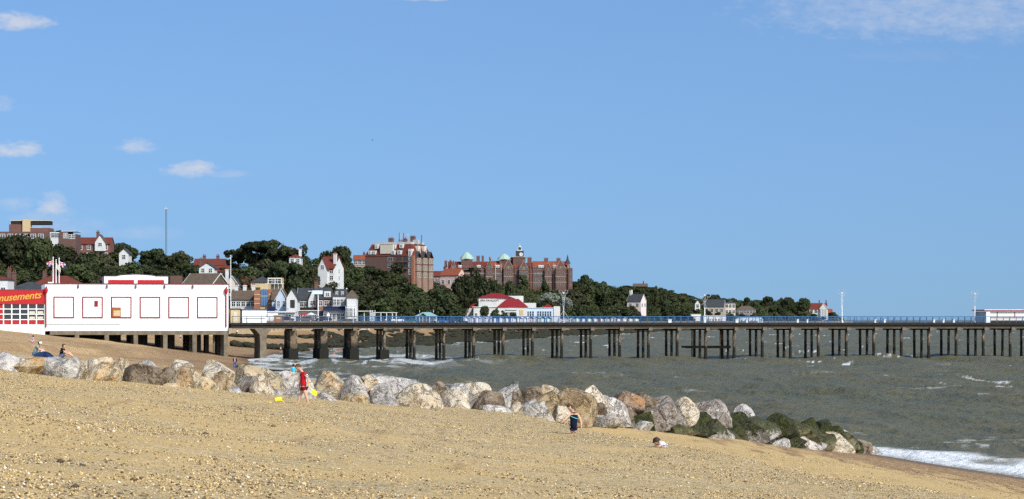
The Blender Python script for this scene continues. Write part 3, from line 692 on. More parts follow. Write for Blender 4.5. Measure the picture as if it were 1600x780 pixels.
def flag_mesh(w, h, mat, droop):
    nxx, nzz = 12, 5; V = []; 
    for i in range(nxx+1):
        for j in range(nzz+1):
            x = w*i/nxx; V.append((x*(1-droop*.35), .10*math.sin(i*1.1)+.02*j, h*j/nzz-droop*x*.55))
    Fc = []
    for i in range(nxx):
        for j in range(nzz): a = i*(nzz+1)+j; Fc.append((a, a+nzz+1, a+nzz+2, a+1))
    me = npmesh('flag', V, Fc, [mat], smooth=True); return me
for i, (u, vt, fl, lab) in enumerate(((83.0, 403, 'l', 'left of three white poles on the white hall roof, union flag flying to its left'),
                                (87.6, 407, 'd', 'middle of three white poles on the white hall roof, limp pale flag'), (92.4, 404.5, 'r', 'right of three white poles on the white hall roof, union flag at its head'))):
    a = a_of_u(u, 6); b0 = pw(a, 6); z1 = ZV(vt, b0.y)
    fp = empty('flagpole', (b0.x, b0.y, zt+.16), 0, label=lab, cat='flagpole', group='flagpoles on the hall roof')
    MB().tube([(0,0,-.05), (0,0,z1-zt-.16)], .10, 7, r2=.07).build('pole', M_POLE, fp)
    MB().lathe([(.05,0),(.13,.08),(.13,.14),(.02,.2)], 8, c=(0,0,z1-zt-.18)).build('finial', M_POLE, fp)
    fm = flag_mesh(1.3, .85, M_UNION if fl != 'd' else M_CREAM, .55 if fl != 'd' else 1.2)
    f_ = meshobj('flag', fm, fp, (0,0,z1-zt-1.4), math.pi if fl == 'l' else 0)
# small roof rail and hatch beside the flags
MB().box(a_of_u(75,5), a_of_u(84,5), 5, 6, zt+.14, zt+.42).build('roof_hatch', M_WHITE, hall)

# ---------------------------------------------------------------- the pier
pier = empty('pier', (O_[0], O_[1], 0), RZ, label='long dark pier on many legs with blue railings reaching out to sea', cat='pier')
def blue_rail(t, b):
    n = t.noise(objc(t), .8, 4); t.put(b.inputs['Base Color'], t.mix(n, (.025,.085,.20), (.04,.13,.27)))
M_BLUE = smat('blue_paint', blue_rail, rough=.45)
M_GREYRAIL = weathered('grey_rail', (.10,.11,.12), (.05,.05,.05), 2, .5, rough=.5)
def pilem(t, b):
    p = objc(t); sp = t.new('ShaderNodeSeparateXYZ'); t.l.new(p, sp.inputs[0])
    o = t.new('ShaderNodeObjectInfo').outputs['Random']
    n = t.noise(t.mapping(p, scale=(1,1,.3), loc=(3,0,0)), 2.6, 5, .7)
    nn = t.noise(geo(t), .5, 4, .6)
    c = t.mix(t.ramp(n, (.4,0.0),(.62,1.0)), (.20,.14,.08), (.04,.028,.018))
    c = t.mix(t.ramp(nn, (.5,0.0),(.62,.7)), c, (.06,.045,.035))
    c = t.mix(t.math('MULTIPLY', t.ramp(t.noise(p, 5, 3), (.6,0.0),(.68,1.0)), .7), c, (.62,.60,.54))
    hz = t.math('ADD', sp.outputs[2], t.math('MULTIPLY', t.math('SUBTRACT', nn, .5), 3.0))
    hz = t.math('ADD', hz, t.math('MULTIPLY', o, -1.2))
    c = t.mix(t.ramp(t.math('MULTIPLY', hz, .2), (.34,1.0),(.50,0.0)), c, (.016,.015,.011))
    t.put(b.inputs['Base Color'], c)
    t.put(b.inputs['Normal'], t.bump(n, .6, .06))
M_PILE = smat('pile', pilem, rough=.9)
XK = [-16.9+5.11*k for k in range(-5, 28)]
LP_ = aX(XK[-1])+4
ZD = 6.27
MB().box(.3, LP_, -1.0, 8.3, ZD-.16, ZD).build('deck', weathered('deck_planks', (.08,.065,.05), (.04,.032,.025), 1.2, .7), pier)
MB().box(.28, LP_, -1.12, -1.003, ZD-.34, ZD+.05).build('deck_edge', M_BLACK, pier)
MB().box(.28, LP_, 8.303, 8.42, ZD-.34, ZD+.05).build('deck_edge', M_BLACK, pier)
for k_, b_ in enumerate((-.75, 1.6, 4.0, 6.2, 7.7)):
    MB().box(.3, LP_, b_-.16, b_+.16, ZD-.86, ZD-.163).build('girder', M_BLACK, pier)
# services pipe slung beneath the edge: the lighter line seen under the deck
MB().box(.4, LP_-.2, -.98, -.92, ZD-.98, ZD-.86).build('edge_girder_flange', M_CONC, pier)
cap_me = MB().box(-.36, .36, -1.35, 8.4, 4.98, ZD-.863).mesh('crosshead', [M_BLACK])
capend = MB().box(-.34, .34, -1.60, -1.353, 4.95, ZD-.80).mesh('crosshead_end', [M_CONC])
brk_me = MB().prism([(-.75, 5.32), (.75, 5.32), (.3, 4.7), (-.3, 4.7)], -1.3, 8.2).mesh('bracket', [M_BLACK])
def pile_mesh(r, seed):
    rr = random.Random(seed); prof = [(r*1.0,-5.0)]
    for z in np.arange(-1.5, 4.9, .45): prof.append((r*(1+rr.uniform(-.05, .05))*(1.12 if z < .6 else 1.0), z))
    prof.append((r, 5.25)); return MB().lathe(prof, 8).mesh('pile', [M_PILE], smooth=True)
PM = [pile_mesh(.24, i) for i in range(4)]; PMN = [pile_mesh(.27, 9+i) for i in range(3)]
thick = MB().lathe([(.62,-5),(.62,5.0)], 8).mesh('pile', [M_PILE])
plinth = MB().box(-.78, .78, -.85, .85, -4, 1.9).mesh('plinth', [M_PILE])
for i, X_ in enumerate(XK):
    a = aX(X_); k = i-5
    if k == -5:   # broad flared concrete pier nearest the hall
        f = MB().prism([(-.65,-4), (.65,-4), (.52, 3.0), (.62, 4.3), (1.5, 5.38), (-1.5, 5.38), (-.62, 4.3), (-.52, 3.0)], -1.0, 7.6)
        f.build('flared_column', M_CONC, pier, loc=(a, 0, 0)); continue
    meshobj('crosshead', cap_me, pier, (a, 0, 0)); meshobj('crosshead_end', capend, pier, (a, 0, 0))
    if k <= -2:
        wdt = 1.05
        for b_ in (0, 3.6, 7.0):
            MB().box(-.60, .60, b_-.62, b_+.62, -4, 4.977).build('column', M_PILE, pier, loc=(a+(.0 if b_ else .0), 0, 0))
            meshobj('plinth', plinth, pier, (a, b_, 0))
        continue
    for j, b_ in enumerate((-.05, 3.5, 7.0)):
        q = meshobj('pile', (PMN if j == 0 else PM)[random.randrange(3)], pier, (a, b_, 0), random.uniform(0, 6))
        q.rotation_euler = (random.uniform(-.006,.006), random.uniform(-.008,.008), random.uniform(0, 6))
    if k == -1: meshobj('plinth', plinth, pier, (a, -.05, -.2))
    if k in (10, 11):
        q = meshobj('pile', PM[0], pier, (a-1.9, 2.0, 0)); q.scale = (.5,.5,1)
a10, a11 = aX(-16.9+5.11*10), aX(-16.9+5.11*11)
MB().box(a10-2.6, a11+.4, 3.1, 3.5, 1.75, 2.2).build('cross_brace', M_BLACK, pier)
MB().box(a10-2.4, a11+.2, 6.6, 7.0, 1.80, 2.15).build('cross_brace', M_BLACK, pier)
# railings
post = MB().box(-.045, .045, -.045, .045, 0, 1.10).mesh('railing_post', [M_BLUE]); postg = MB().box(-.05, .05, -.05, .05, 0, 1.12).mesh('railing_post', [M_GREYRAIL])
strut = MB().box(-.045,.045,-.045,.045,0,1.10).tube([(0,.04,1.05),(0,.55,.02)], .03, 4).mesh('railing_post', [M_BLUE])
na = int((LP_-.5)/1.235)
a_blue = a_of_u(560)
for i in range(na):
    a = .5+i*1.235
    me_ = postg if a < a_blue else (post if i % 2 else strut)
    if a < a_blue and i % 2: continue
    meshobj('railing_post', me_, pier, (a, -1.0, ZD+.003))
    meshobj('railing_post', post, pier, (a, 8.2, ZD+.003))
for b_ in (-1.0, 8.2):
    for (z0, z1, w_) in ((1.06, 1.17, .06), (.66, .72, .03), (.30, .36, .03)):
        nm = 'handrail' if z0 > 1 else 'rail'
        MB().box(.4, a_blue, b_-w_, b_+w_, ZD+z0, ZD+z1).build(nm, M_GREYRAIL, pier)
        MB().box(a_blue+.003, LP_, b_-w_, b_+w_, ZD+z0, ZD+z1).build(nm, M_BLUE, pier)
meshpan = MB()
for i in range(int((LP_-a_blue)/.16)):
    a = a_blue+.1+i*.16; meshpan.box(a-.008, a+.008, 8.192, 8.208, ZD+.05, ZD+1.05)
tag(meshpan.build('railing_bars', M_BLUE, pier), kind='stuff')

# white kiosk and sand coloured hut at the landward end
def hut(name, u0, u1, vt, b0, dep, mat, roofm, label, cat):
    a0, a1 = a_of_u(u0, b0), a_of_u(u1, b0); c = pw(a0, b0, ZD+.004); e = empty(name, c, RZ, label=label, cat=cat)
    z1 = zpx(vt, a0, b0)-ZD
    MB().box(0, a1-a0, 0, dep, 0, z1).build('wall', mat, e); MB().box(-.12, a1-a0+.12, -.15, dep+.12, z1+.003, z1+.16).build('roof', roofm, e); return e, a1-a0, z1
e, w_, z1 = hut('kiosk', 378.6, 416.5, 484.5, 1.0, 3.4, M_WHITE, M_GREYRAIL, 'plain white kiosk behind the railing at the landward end of the pier', 'kiosk')
MB().box(.3, w_-.3, -.03, -.003, .75, .80).build('counter_trim', M_GREYRAIL, e)
e, w_, z1 = hut('utility_hut', 360.5, 375, 483.5, 1.2, 3.0, M_TAN, M_BLACK, 'narrow sand coloured hut between the white hall and the white kiosk', 'hut')
MB().box(w_*.3, w_*.7, -.04, -.003, .02, z1*.8).build('door', M_CREAM, e)

# pier lamps with scrolled tops
def ring(mb, c, r, th, n=14, a0=0, a1=2*math.pi):
    mb.tube([(c[0]+r*math.cos(a0+(a1-a0)*i/n), c[1], c[2]+r*math.sin(a0+(a1-a0)*i/n)) for i in range(n+1)], th, 5)
M_STEEL = weathered('galvanised', (.45,.46,.46), (.28,.28,.28), 3, .5, rough=.45)
for i, (u, vt, lab) in enumerate(((880.5, 456, 'grey spidery lamp standard with guy rods on the pier, in front of the pale tree'), (1101, 460, 'white pier lamp standard with two scrolled loops, in front of the headland houses'),
                      (1315.5, 456, 'white pier lamp standard with a wiry top just beyond the headland tip'), (1523, 457, 'white pier lamp standard nearest the pier shelter'))):
    a = a_of_u(u, 4); c = pw(a, 4, ZD+.004); H_ = ZV(vt, c.y)-ZD
    L_ = empty('pier_lamp', c, RZ, label=lab, cat='lamp post', group='lamp standards on the pier')
    MB().lathe([(.26,0),(.26,.35),(.12,.5),(.10,H_*.52),(.07,H_*.54)], 10).build('lower_pole', M_POLE if i else M_STEEL, L_, smooth=False)
    up = MB().tube([(-.12,0,H_*.53), (-.12,0,H_)], .026, 5).tube([(.14,0,H_*.53), (.14,0,H_*.97)], .026, 5)
    for k in range(7):
        z = H_*(.55+.06*k); up.tube([(-.12,0,z), (.14,0,z+.22)], .022, 4)
    up.build('upper_pole', M_STEEL if i != 2 else M_POLE, L_)
    sc = MB(); ry = .48 if i == 1 else .3; wx = .75 if i == 1 else .5
    for s in (-1, 1):
        ring(sc, (s*wx, 0, H_-.02), ry, .03, a0=math.pi*(.5 if s > 0 else .5)-s*.2, a1=math.pi*2.15)
        sc.tube([(s*.1, 0, H_*.72), (s*(wx-ry*.2), 0, H_-.45)], .028, 4)
        if i != 1: sc.tube([(s*.05, 0, H_*.8), (s*(wx+.35), 0, H_+.35)], .018, 4)
    sc.build('scroll_bracket', M_STEEL, L_)
    lg = MB()
    if i == 0: lg.tube([(0,0,H_*.40), (-1.3,0,0)], .04, 5).tube([(0,0,H_*.40), (1.5,0,0)], .04, 5)
    elif i == 1: lg.tube([(0,0,H_*.68), (.7,0,H_*.45)], .03, 4).tube([(-.6,0,H_*.62), (.1,0,H_*.75)], .03, 4)
    else: lg.tube([(0,0,H_*.9), (-.75,0,.05)], .022, 4)
    lg.build('stay', M_STEEL, L_)
    MB().lathe([(.02,.0),(.12,.05),(.14,.2),(.05,.3)], 8, c=(0,0,H_*.93)).build('lantern', M_POLE, L_)
# shelter building out on the pier
a0 = a_of_u(1540, 1.5); a1 = a_of_u(1640, 1.5); c = pw(a0, 1.5, ZD+.004)
sh = empty('pier_shelter', c, RZ, label='white pier shelter with dark red roof edge at the right edge', cat='shelter')
z1 = ZV(485.5, c.y)-ZD; Ls = a1-a0
M_CREAMP = weathered('cream_paint', (.72,.66,.58), (.5,.42,.34), 1, .4)
MB().box(0, Ls, 0, 5, 0, z1-.18).build('wall', M_CREAMP, sh)
MB().box(-.45, Ls+.3, -.5, 5.4, z1-.05, z1+.10).build('roof', M_DKRED, sh)
MB().box(-.40, Ls+.3, -.44, 5.3, z1+.103, z1+.2).build('roof_top', M_POLE, sh)
MB().box(.0, .75, -.30, -.003, 0, z1-.18).build('end_pier', M_POLE, sh)
for k in range(3):
    MB().box(2.2+k*3.4, 2.32+k*3.4, -.08, -.003, .9, z1-.2).build('wall_post', M_DKRED, sh)
MB().box(.8, Ls, -.06, -.003, .9, 1.0).build('dado_rail', M_DKRED, sh)
MB().box(.8, Ls, -.35, -.065, .02, .45).build('seat', M_BLACK, sh)
# low white seats and bins along the deck
for i, (u, w_, lab) in enumerate(((1046, .7, 'white square notice box low behind the railing, left of the scrolled lamp'), (1151, .55, 'white litter bin behind the pier railing below the brick headland house'), (1167, .35, 'narrow white bin behind the railing, right of the scrolled lamp'), (1190, .3, 'slim white bin left of the pair of bins on mid pier'),
        (1246, .34, 'white bin behind the railing, left one of a pair before the headland tip'), (1261.5, .34, 'white bin behind the railing, right one of a pair before the headland tip'), (1367, .34, 'white bin behind the railing, left one of a pair beyond the headland tip'), (1382, .34, 'white bin behind the railing, right one of a pair beyond the headland tip'), (1459, .34, 'white bin behind the railing, leftmost of three before the lamp by the shelter'),
        (1474, .34, 'white bin behind the railing, middle of three before the lamp by the shelter'), (1490, .34, 'white bin behind the railing, nearest the lamp by the shelter'))):
    a = a_of_u(u, 5); c = pw(a, 5, ZD+.004); e = empty('litter_bin', c, RZ, label=lab, cat='bin', group='white bins on the pier deck')
    w_ = min(w_*.62, .4); MB().box(-w_*.8, w_*.8, -.2, .2, 0, .58, taper=-.08).build('body', M_POLE, e); MB().box(-w_*.9, w_*.9, -.34, .34, .583, .66).build('lid', M_POLE, e)
# jetty workers: none; lifebuoy cabinet by the first lamp

tick('pier')
# ---------------------------------------------------------------- buildings on shore and hill
def brickm(name, c, c2, grout=(.30,.27,.23)):
    def f(t, b):
        p = objc(t); n = t.noise(p, .5, 5, .65); n2 = t.noise(t.mapping(p, scale=(1,1,3)), 3, 3, .6)
        c_ = t.mix(t.ramp(n, (.35,0.0),(.65,1.0)), c, c2); c_ = t.mix(t.math('MULTIPLY', n2, .35), c_, grout)
        t.put(b.inputs['Base Color'], c_)
    return smat(name, f, rough=.9, spec=.1)
def tilem(name, c, c2):
    def f(t, b):
        p = objc(t); n = t.noise(p, .8, 5, .65); w = t.noise(t.mapping(p, scale=(.6,.6,5)), 2.2, 2, .5)
        t.put(b.inputs['Base Color'], t.mix(t.ramp(t.math('ADD', t.math('MULTIPLY', n, .6), t.math('MULTIPLY', w, .4)), (.36,0.0),(.62,1.0)), c, c2))
        t.put(b.inputs['Normal'], t.bump(w, .6, .1))
    return smat(name, f, rough=.85, spec=.15)
M_BRICK = brickm('red_brick', (.165,.046,.030), (.105,.034,.024)); M_BRICKD = brickm('dark_brick', (.12,.036,.026), (.075,.028,.022)); M_BRICKO = brickm('orange_brick', (.34,.12,.06), (.24,.08,.04))
M_TILE = tilem('red_tiles', (.17,.040,.026), (.10,.028,.020)); M_TILEO = tilem('orange_tiles', (.27,.075,.036), (.18,.050,.028)); M_TILEB = tilem('brown_tiles', (.13,.095,.065), (.085,.062,.045))
M_SLATE = tilem('slate', (.060,.064,.070), (.035,.038,.042)); M_CRIM = tilem('crimson_roof', (.24,.020,.024), (.17,.016,.020)); M_COPPER = weathered('green_copper', (.33,.44,.36), (.22,.32,.26), 1, .5)
M_REND = weathered('white_paint_wall', (.60,.59,.56), (.38,.36,.33), .5, .45); M_BLUEREND = weathered('pale_blue_wall', (.50,.58,.68), (.4,.46,.54), .5, .35); M_STONE = weathered('cream_stone', (.60,.52,.42), (.42,.34,.26), .7, .5)
M_PINK = weathered('pink_wall', (.58,.38,.32), (.42,.28,.24), .5, .4); M_TEAL = weathered('teal_roof', (.22,.36,.34), (.15,.26,.25), 1, .5); M_NAVY = weathered('navy_cloth', (.012,.018,.05), (.02,.03,.08), 1, .5)
M_WIN = weathered('white_frame', (.78,.77,.74), (.6,.58,.55), 2, .3)
_wc = {}
def win_mesh(w, h, fm=None, mull=1, proud=.10):
    key = (round(w, 2), round(h, 2), (fm or M_WIN).name, mull)
    if key not in _wc:
        m = MB(); m.box(-w/2, w/2, -.03, .0, 0, h, 1)
        t_ = .11 if w > .9 else .08
        m.box(-w/2-t_, w/2+t_, -proud, -.003, -t_*1.3, 0, 0).box(-w/2-t_, w/2+t_, -proud, -.003, h, h+t_, 0).box(-w/2-t_, -w/2, -proud+.005, -.003, 0, h, 0).box(w/2, w/2+t_, -proud+.005, -.003, 0, h, 0)
        for k in range(mull):
            x = -w/2+w*(k+1)/(mull+1); m.box(x-.04, x+.04, -.06, -.032, 0, h, 0)
        m.box(-w/2, w/2, -.055, -.034, h*.55, h*.55+.07, 0)
        _wc[key] = m.mesh('window', [fm or M_WIN, M_GLASS])
    return _wc[key]
def put_win(par, x, z, w=1.1, h=1.4, y=0.0, rz=0.0, fm=None, mull=1, name='window'):
    return meshobj(name, win_mesh(w, h, fm, mull), par, (x, y, z), rz)
def chimney(par, x, y, z0, z1, w=1.0, d_=.8, mat=None, pots=2):
    c = MB().box(x-w/2, x+w/2, y-d_/2, y+d_/2, z0, z1).box(x-w/2-.1, x+w/2+.1, y-d_/2-.1, y+d_/2+.1, z1+.003, z1+.25).build('chimney', mat or M_BRICKD, par)
    pm = MB()
    for k in range(pots): pm.lathe([(.16,0),(.12,.6)], 6, c=(x-w/2+w*(k+.5)/pots, y, z1+.253))
    tag(pm.build('chimney_pots', M_TILEO, c), kind='stuff'); return c
def roofpart(par, kind, w, dep, h, rh, mat, x0=None, y0=0.0, over=.4, name='roof'):
    x0 = -w/2 if x0 is None else x0; x1 = x0+w; y1 = y0+dep; o = over; m = MB()
    if kind == 'gable_side':
        ym = (y0+y1)/2; k = rh/(dep/2)*o
        m.prism([(y0-o, h-k), (ym, h+rh), (y1+o, h-k), (y1+o, h-k+.22), (ym, h+rh+.25), (y0-o, h-k+.22)], x0-o*.6, x1+o*.6, axis='x')
    elif kind == 'gable_front':
        xm = (x0+x1)/2; k = rh/(w/2)*o
        m.prism([(x0-o, h-k), (xm, h+rh), (x1+o, h-k), (x1+o, h-k+.22), (xm, h+rh+.25), (x0-o, h-k+.22)], y0-o*.6, y1+o*.6)
    elif kind == 'hip':
        r = min(w, dep)/2; i = len(m.v)
        a = [(x0-o,y0-o,h),(x1+o,y0-o,h),(x1+o,y1+o,h),(x0-o,y1+o,h)]
        if w >= dep: q = [(x0+r*.9, (y0+y1)/2, h+rh), (x1-r*.9, (y0+y1)/2, h+rh)]; m.v += a+q; fs = [(0,1,5,4),(1,2,5),(2,3,4,5),(3,0,4),(3,2,1,0)]
        else: q = [((x0+x1)/2, y0+r*.9, h+rh), ((x0+x1)/2, y1-r*.9, h+rh)]; m.v += a+q; fs = [(0,1,4),(1,2,5,4),(2,3,5),(3,0,4,5),(3,2,1,0)]
        for f in fs: m.f.append(tuple(i+k for k in f)); m.m.append(0)
    elif kind == 'mansard':
        m.box(x0-.2, x1+.2, y0-.2, y1+.2, h, h+rh, taper=0.0)
        m = MB(); i = 0; ins = rh*.42
        m.v += [(x0-.2,y0-.2,h),(x1+.2,y0-.2,h),(x1+.2,y1+.2,h),(x0-.2,y1+.2,h),(x0+ins,y0+ins,h+rh),(x1-ins,y0+ins,h+rh),(x1-ins,y1-ins,h+rh),(x0+ins,y1-ins,h+rh)]
        for f in ((3,2,1,0),(4,5,6,7),(0,1,5,4),(1,2,6,5),(2,3,7,6),(3,0,4,7)): m.f.append(f); m.m.append(0)
    else: m.box(x0-.15, x1+.15, y0-.15, y1+.15, h, h+.35)
    return m.build(name, mat, par)
def wallpart(par, kind, w, dep, h, rh, mat, x0=None, y0=0.0, z0=-4, name='wall'):
    x0 = -w/2 if x0 is None else x0; x1 = x0+w; y1 = y0+dep; m = MB()
    if kind == 'gable_side': m.prism([(y0, z0), (y1, z0), (y1, h), ((y0+y1)/2, h+rh), (y0, h)], x0, x1, axis='x')
    elif kind == 'gable_front': m.prism([(x0, z0), (x1, z0), (x1, h), ((x0+x1)/2, h+rh), (x0, h)], y0, y1)
    else: m.box(x0, x1, y0, y1, z0, h-.003)
    return m.build(name, mat, par)
PROT = []     # image rectangles that trees in front must leave clear: (u0, v0, u1, v1, d)
def DM(d, u=0):
    d = float(np.interp(d, [0,510,520,600,700,760,900,1080,1200,1500,2500], [0,510,622,722,815,850,930,1110,1450,1650,2520]))
    return max(d, float(DF(u))+45) if u > 900 else (1350.0 if 850 < u < 895 and d > 1440 and False else d)
def bld(name, label, cat, u0, u1, vb, d, rz=0.0, group=None, prot=None):
    c = P((u0+u1)/2, vb, d); e = empty(name, c, rz, label=label, cat=cat, group=group)
    if prot is not False: PROT.append((prot or (u0, vb-30, u1, vb-4)) + (d,))
    return e, (u1-u0)*d/F/max(.6, math.cos(rz))
def house(label, u0, u1, vb, ve, vr, d, wall, roof, kind='gable_side', dep=8, rz=0.0, cols=3, rows=2, ww=1.0, wh=1.3, chim=(), cat='house', name='house', group=None, prot=None, attic=False, trim=None, cm=None, sidewin=0):
    d = DM(d, (u0+u1)/2); s = d/F; ww, wh = ww*max(1, s/.19)**.7, wh*max(1, s/.19)**.7; e, w = bld(name, label, cat, u0, u1, vb, d, rz, group, prot if prot is not None else (u0, vr, u1, vb-(vb-ve)*.35))
    h = (vb-ve)*s; rh = (ve-vr)*s
    wallpart(e, kind, w, dep, h, rh, wall); roofpart(e, kind, w, dep, h, rh, roof)
    fl = h/max(rows, 1)
    for r_ in range(rows):
        for c_ in range(cols): put_win(e, -w/2+w*(c_+.5)/cols, fl*(r_+.5)-wh*.45, ww, wh)
        for c_ in range(sidewin): put_win(e, w/2, fl*(r_+.5)-wh*.45, ww, wh, y=dep*(c_+.5)/sidewin, rz=math.pi/2)
    if attic: put_win(e, 0, h+rh*.22, ww*.8, wh*.8)
    if trim and kind == 'gable_front':
        k = rh/(w/2)*.4
        MB().prism([(-w/2-.4, h-k-.02), (0, h+rh-.02), (w/2+.4, h-k-.02), (w/2+.4, h-k+.28), (0, h+rh+.3), (-w/2-.4, h-k+.28)], -.34, -.26).build('bargeboard', trim, e)
    if trim and kind == 'gable_side':
        k = rh/(dep/2)*.4
        for xx in (-w/2-.30, w/2+.26): MB().prism([(-.4, h-k-.02), (dep/2, h+rh-.02), (dep+.4, h-k-.02), (dep+.4, h-k+.28), (dep/2, h+rh+.3), (-.4, h-k+.28)], xx, xx+.05, axis='x').build('bargeboard', trim, e)
    for (cx_, cy_, ch_) in chim: chimney(e, w*(cx_-.5), dep*cy_, h+rh*.3, h+rh+ch_, mat=cm)
    return e, w, h, rh

# --- roofs behind the hall at the left edge
house('red tiled hipped roof house left behind the hall sign board, brick chimney beside it', 14, 72, 500, 452, 440, 545, M_STONE, M_SLATE, 'hip', 9, cols=4, chim=((.05,.5,2.2),))
house('brick house with long red tiled roof rising behind the white flagpoles', 48, 126, 498, 446, 430.5, 585, M_BRICK, M_TILE, 'hip', 10, cols=5, chim=((.2,.6,.9),(.38,.6,1.1)))
house('small cream house at the left edge behind the arcade sign', -16, 12, 500, 438.5, 438, 520, M_REND, M_SLATE, 'flat', 8, cols=2, rows=2)
house('brick house with terracotta roof peeping over the cream house at the left edge', -30, 12, 500, 441, 433, 600, M_BRICK, M_TILE, 'gable_side', 8, cols=3, chim=((.98,.4,2.2),))
house('brown roofed house with white bargeboards just behind the hall penthouse', 284, 331, 500, 446, 428, 560, M_TILEB, M_TILEB, 'gable_side', 10, rz=-.35, cols=2, trim=M_REND, chim=())
e, w = bld('brick_chimney_stack', 'square brick chimney block just right of the hall penthouse', 'chimney', 267, 283, 500, 700)
MB().box(-w/2, w/2, 0, 2, -2, (500-431)*700/F).build('stack', M_BRICK, e); MB().box(-w/2-.15, w/2+.15, -.15, 2.15, (500-431)*700/F+.003, (500-430)*570/F).build('cap', M_BRICKD, e)
# --- left skyline
e, w = bld('apartment_block', 'flat roofed dark brick apartment block on the skyline at the left edge', 'apartments', -14, 76, 420, 880, prot=(0, 343, 76, 360)); s = 880/F
hh = lambda v: (420-v)*s
MB().box(-w/2, w/2, 0, 14, -6, hh(362)).build('wall', M_BRICKD, e)
x = lambda u: (u-31)*s
MB().box(x(13), x(37), 1.2, 10, hh(362)+.003, hh(350.5)).build('wall', M_BRICK, e); MB().box(x(37), x(76), 1, 10, hh(362)+.003, hh(356)).build('wall', M_BRICK, e)
MB().box(x(15.5), x(75), 1.6, 9, hh(356)+.003 if 0 else hh(350.5)+.004, hh(345)).build('plant_room', M_BLACK, e)
MB().box(x(34.5), x(46.5), 0.6, 4, hh(362)+.003, hh(342.5)).build('lift_tower', M_TAN, e); MB().box(x(15), x(76), 1.3, 10, hh(345)+.003, hh(344)).build('coping', M_CREAM, e)
MB().box(x(47), x(66), .9, 1.18, hh(356)+.1, hh(355)).build('coping', M_CREAM, e)
for k in range(6): put_win(e, x(4+k*12), hh(372), 1.6, 1.3)
e, w = bld('white_flats', 'white framed flats stepping down beside the brick apartment block', 'flats', 78, 121, 410, 850, prot=(78, 361, 121, 374)); s = 850/F; hh = lambda v: (410-v)*s; x = lambda u: (u-99.5)*s
MB().box(x(78), x(96), 0, 9, -5, hh(363)).build('wall', M_REND, e); MB().box(x(94), x(107), -.8, 9.2, -5, hh(362)).build('wall', M_BRICKD, e); MB().box(x(107), x(119), -.4, 9, -5, hh(366)).build('wall', M_BRICKD, e)
MB().box(x(96), x(121), -1, 9.5, hh(362)+.003, hh(361)).build('roof', M_REND, e)
for u_ in (81, 85, 89, 93): put_win(e, x(u_), hh(371), .75, 1.4)
for u_ in (101, 104.5): put_win(e, x(u_), hh(372), .5, 1.6, y=-.8)
for u_ in (110, 115): put_win(e, x(u_), hh(373), .9, 1.3, y=-.4)
e, w, h, rh = house('red tiled house with tall brick chimney on the left skyline', 119, 172, 405, 381, 371.5, 820, M_BRICK, M_TILE, 'gable_side', 9, cols=4, rows=2, chim=((.58,.5,1.9),), prot=(122, 368, 172, 385))
roofpart(e, 'gable_front', 3.6, 4, h+.4, 2.6, M_TILEB, x0=.8, y0=-1.2, name='dormer_roof'); wallpart(e, 'gable_front', 3.6, 4, h+.4, 2.6, M_REND, x0=.8, y0=-1.2, z0=h-2.5, name='gable'); put_win(e, 2.6, h-.9, 1.2, 1.2, y=-1.2)
house('little white house half hidden in trees left of the radio mast', 186, 201, 408, 396, 389, 800, M_REND, M_SLATE, 'gable_front', 7, cols=1, rows=1, prot=(186, 389, 200, 402))
house('small white cottage among the trees left of the apartment skyline', 112, 118, 410, 396, 392, 760, M_REND, M_SLATE, 'gable_front', 5, cols=1, rows=1, prot=(112, 392, 118, 404))
house('white gabled house in trees above the right end of the hall', 311, 335, 436, 419, 411, 720, M_REND, M_SLATE, 'gable_front', 8, cols=2, rows=2, prot=(311, 410, 335, 428), chim=((.05,.4,1),))
house('long red roofed house on the skyline right of the radio mast', 303, 350, 432, 414, 405, 800, M_BRICK, M_TILE, 'gable_side', 8, cols=4, rows=1, prot=(303, 404, 350, 413), chim=((.3,.5,1),(.75,.5,1)))
house('brick house with terracotta roof left of the umbrella pines', 333, 358, 440, 424, 416, 760, M_BRICKO, M_TILE, 'gable_side', 8, cols=3, rows=1, prot=(336, 416, 356, 428))
house('red roofed villa behind the flat topped pines', 428, 462, 425, 403, 390, 850, M_BRICK, M_TILE, 'gable_front', 9, cols=2, rows=2, trim=M_REND, prot=(430, 388, 448, 402), chim=((.35,.4,1.5),))
house('white upper villa with pale chimneys behind the pines', 452, 470, 425, 402, 397, 835, M_REND, M_TILE, 'hip', 8, cols=2, rows=2, prot=(453, 396, 470, 406), chim=((.1,.3,1.6),(.9,.3,1.6)), cm=M_REND)
e, w, h, rh = house('tall white house with red roof standing above the shore terrace', 499, 522, 450, 419, 401.5, 740, M_REND, M_TILE, 'gable_side', 9, rz=-.3, cols=3, rows=3, prot=(498, 400, 522, 436), chim=((.95,.2,.8),), cm=M_REND, sidewin=1)
roofpart(e, 'gable_front', 3.2, 4, h, 3.4, M_TILE, x0=-w/2, y0=-1.4, name='gable_roof'); wallpart(e, 'gable_front', 3.2, 4, h, 3.4, M_REND, x0=-w/2, y0=-1.4, name='gable'); put_win(e, -w/2+1.6, h-.4, 1, 1.3, y=-1.4)
house('orange red house on the ridge left of the brick apartment mansion', 552, 572, 425, 406, 399, 1100, M_BRICKO, M_TILEO, 'gable_side', 9, cols=3, rows=2, prot=(552, 398, 570, 410), chim=((.8,.5,1),))

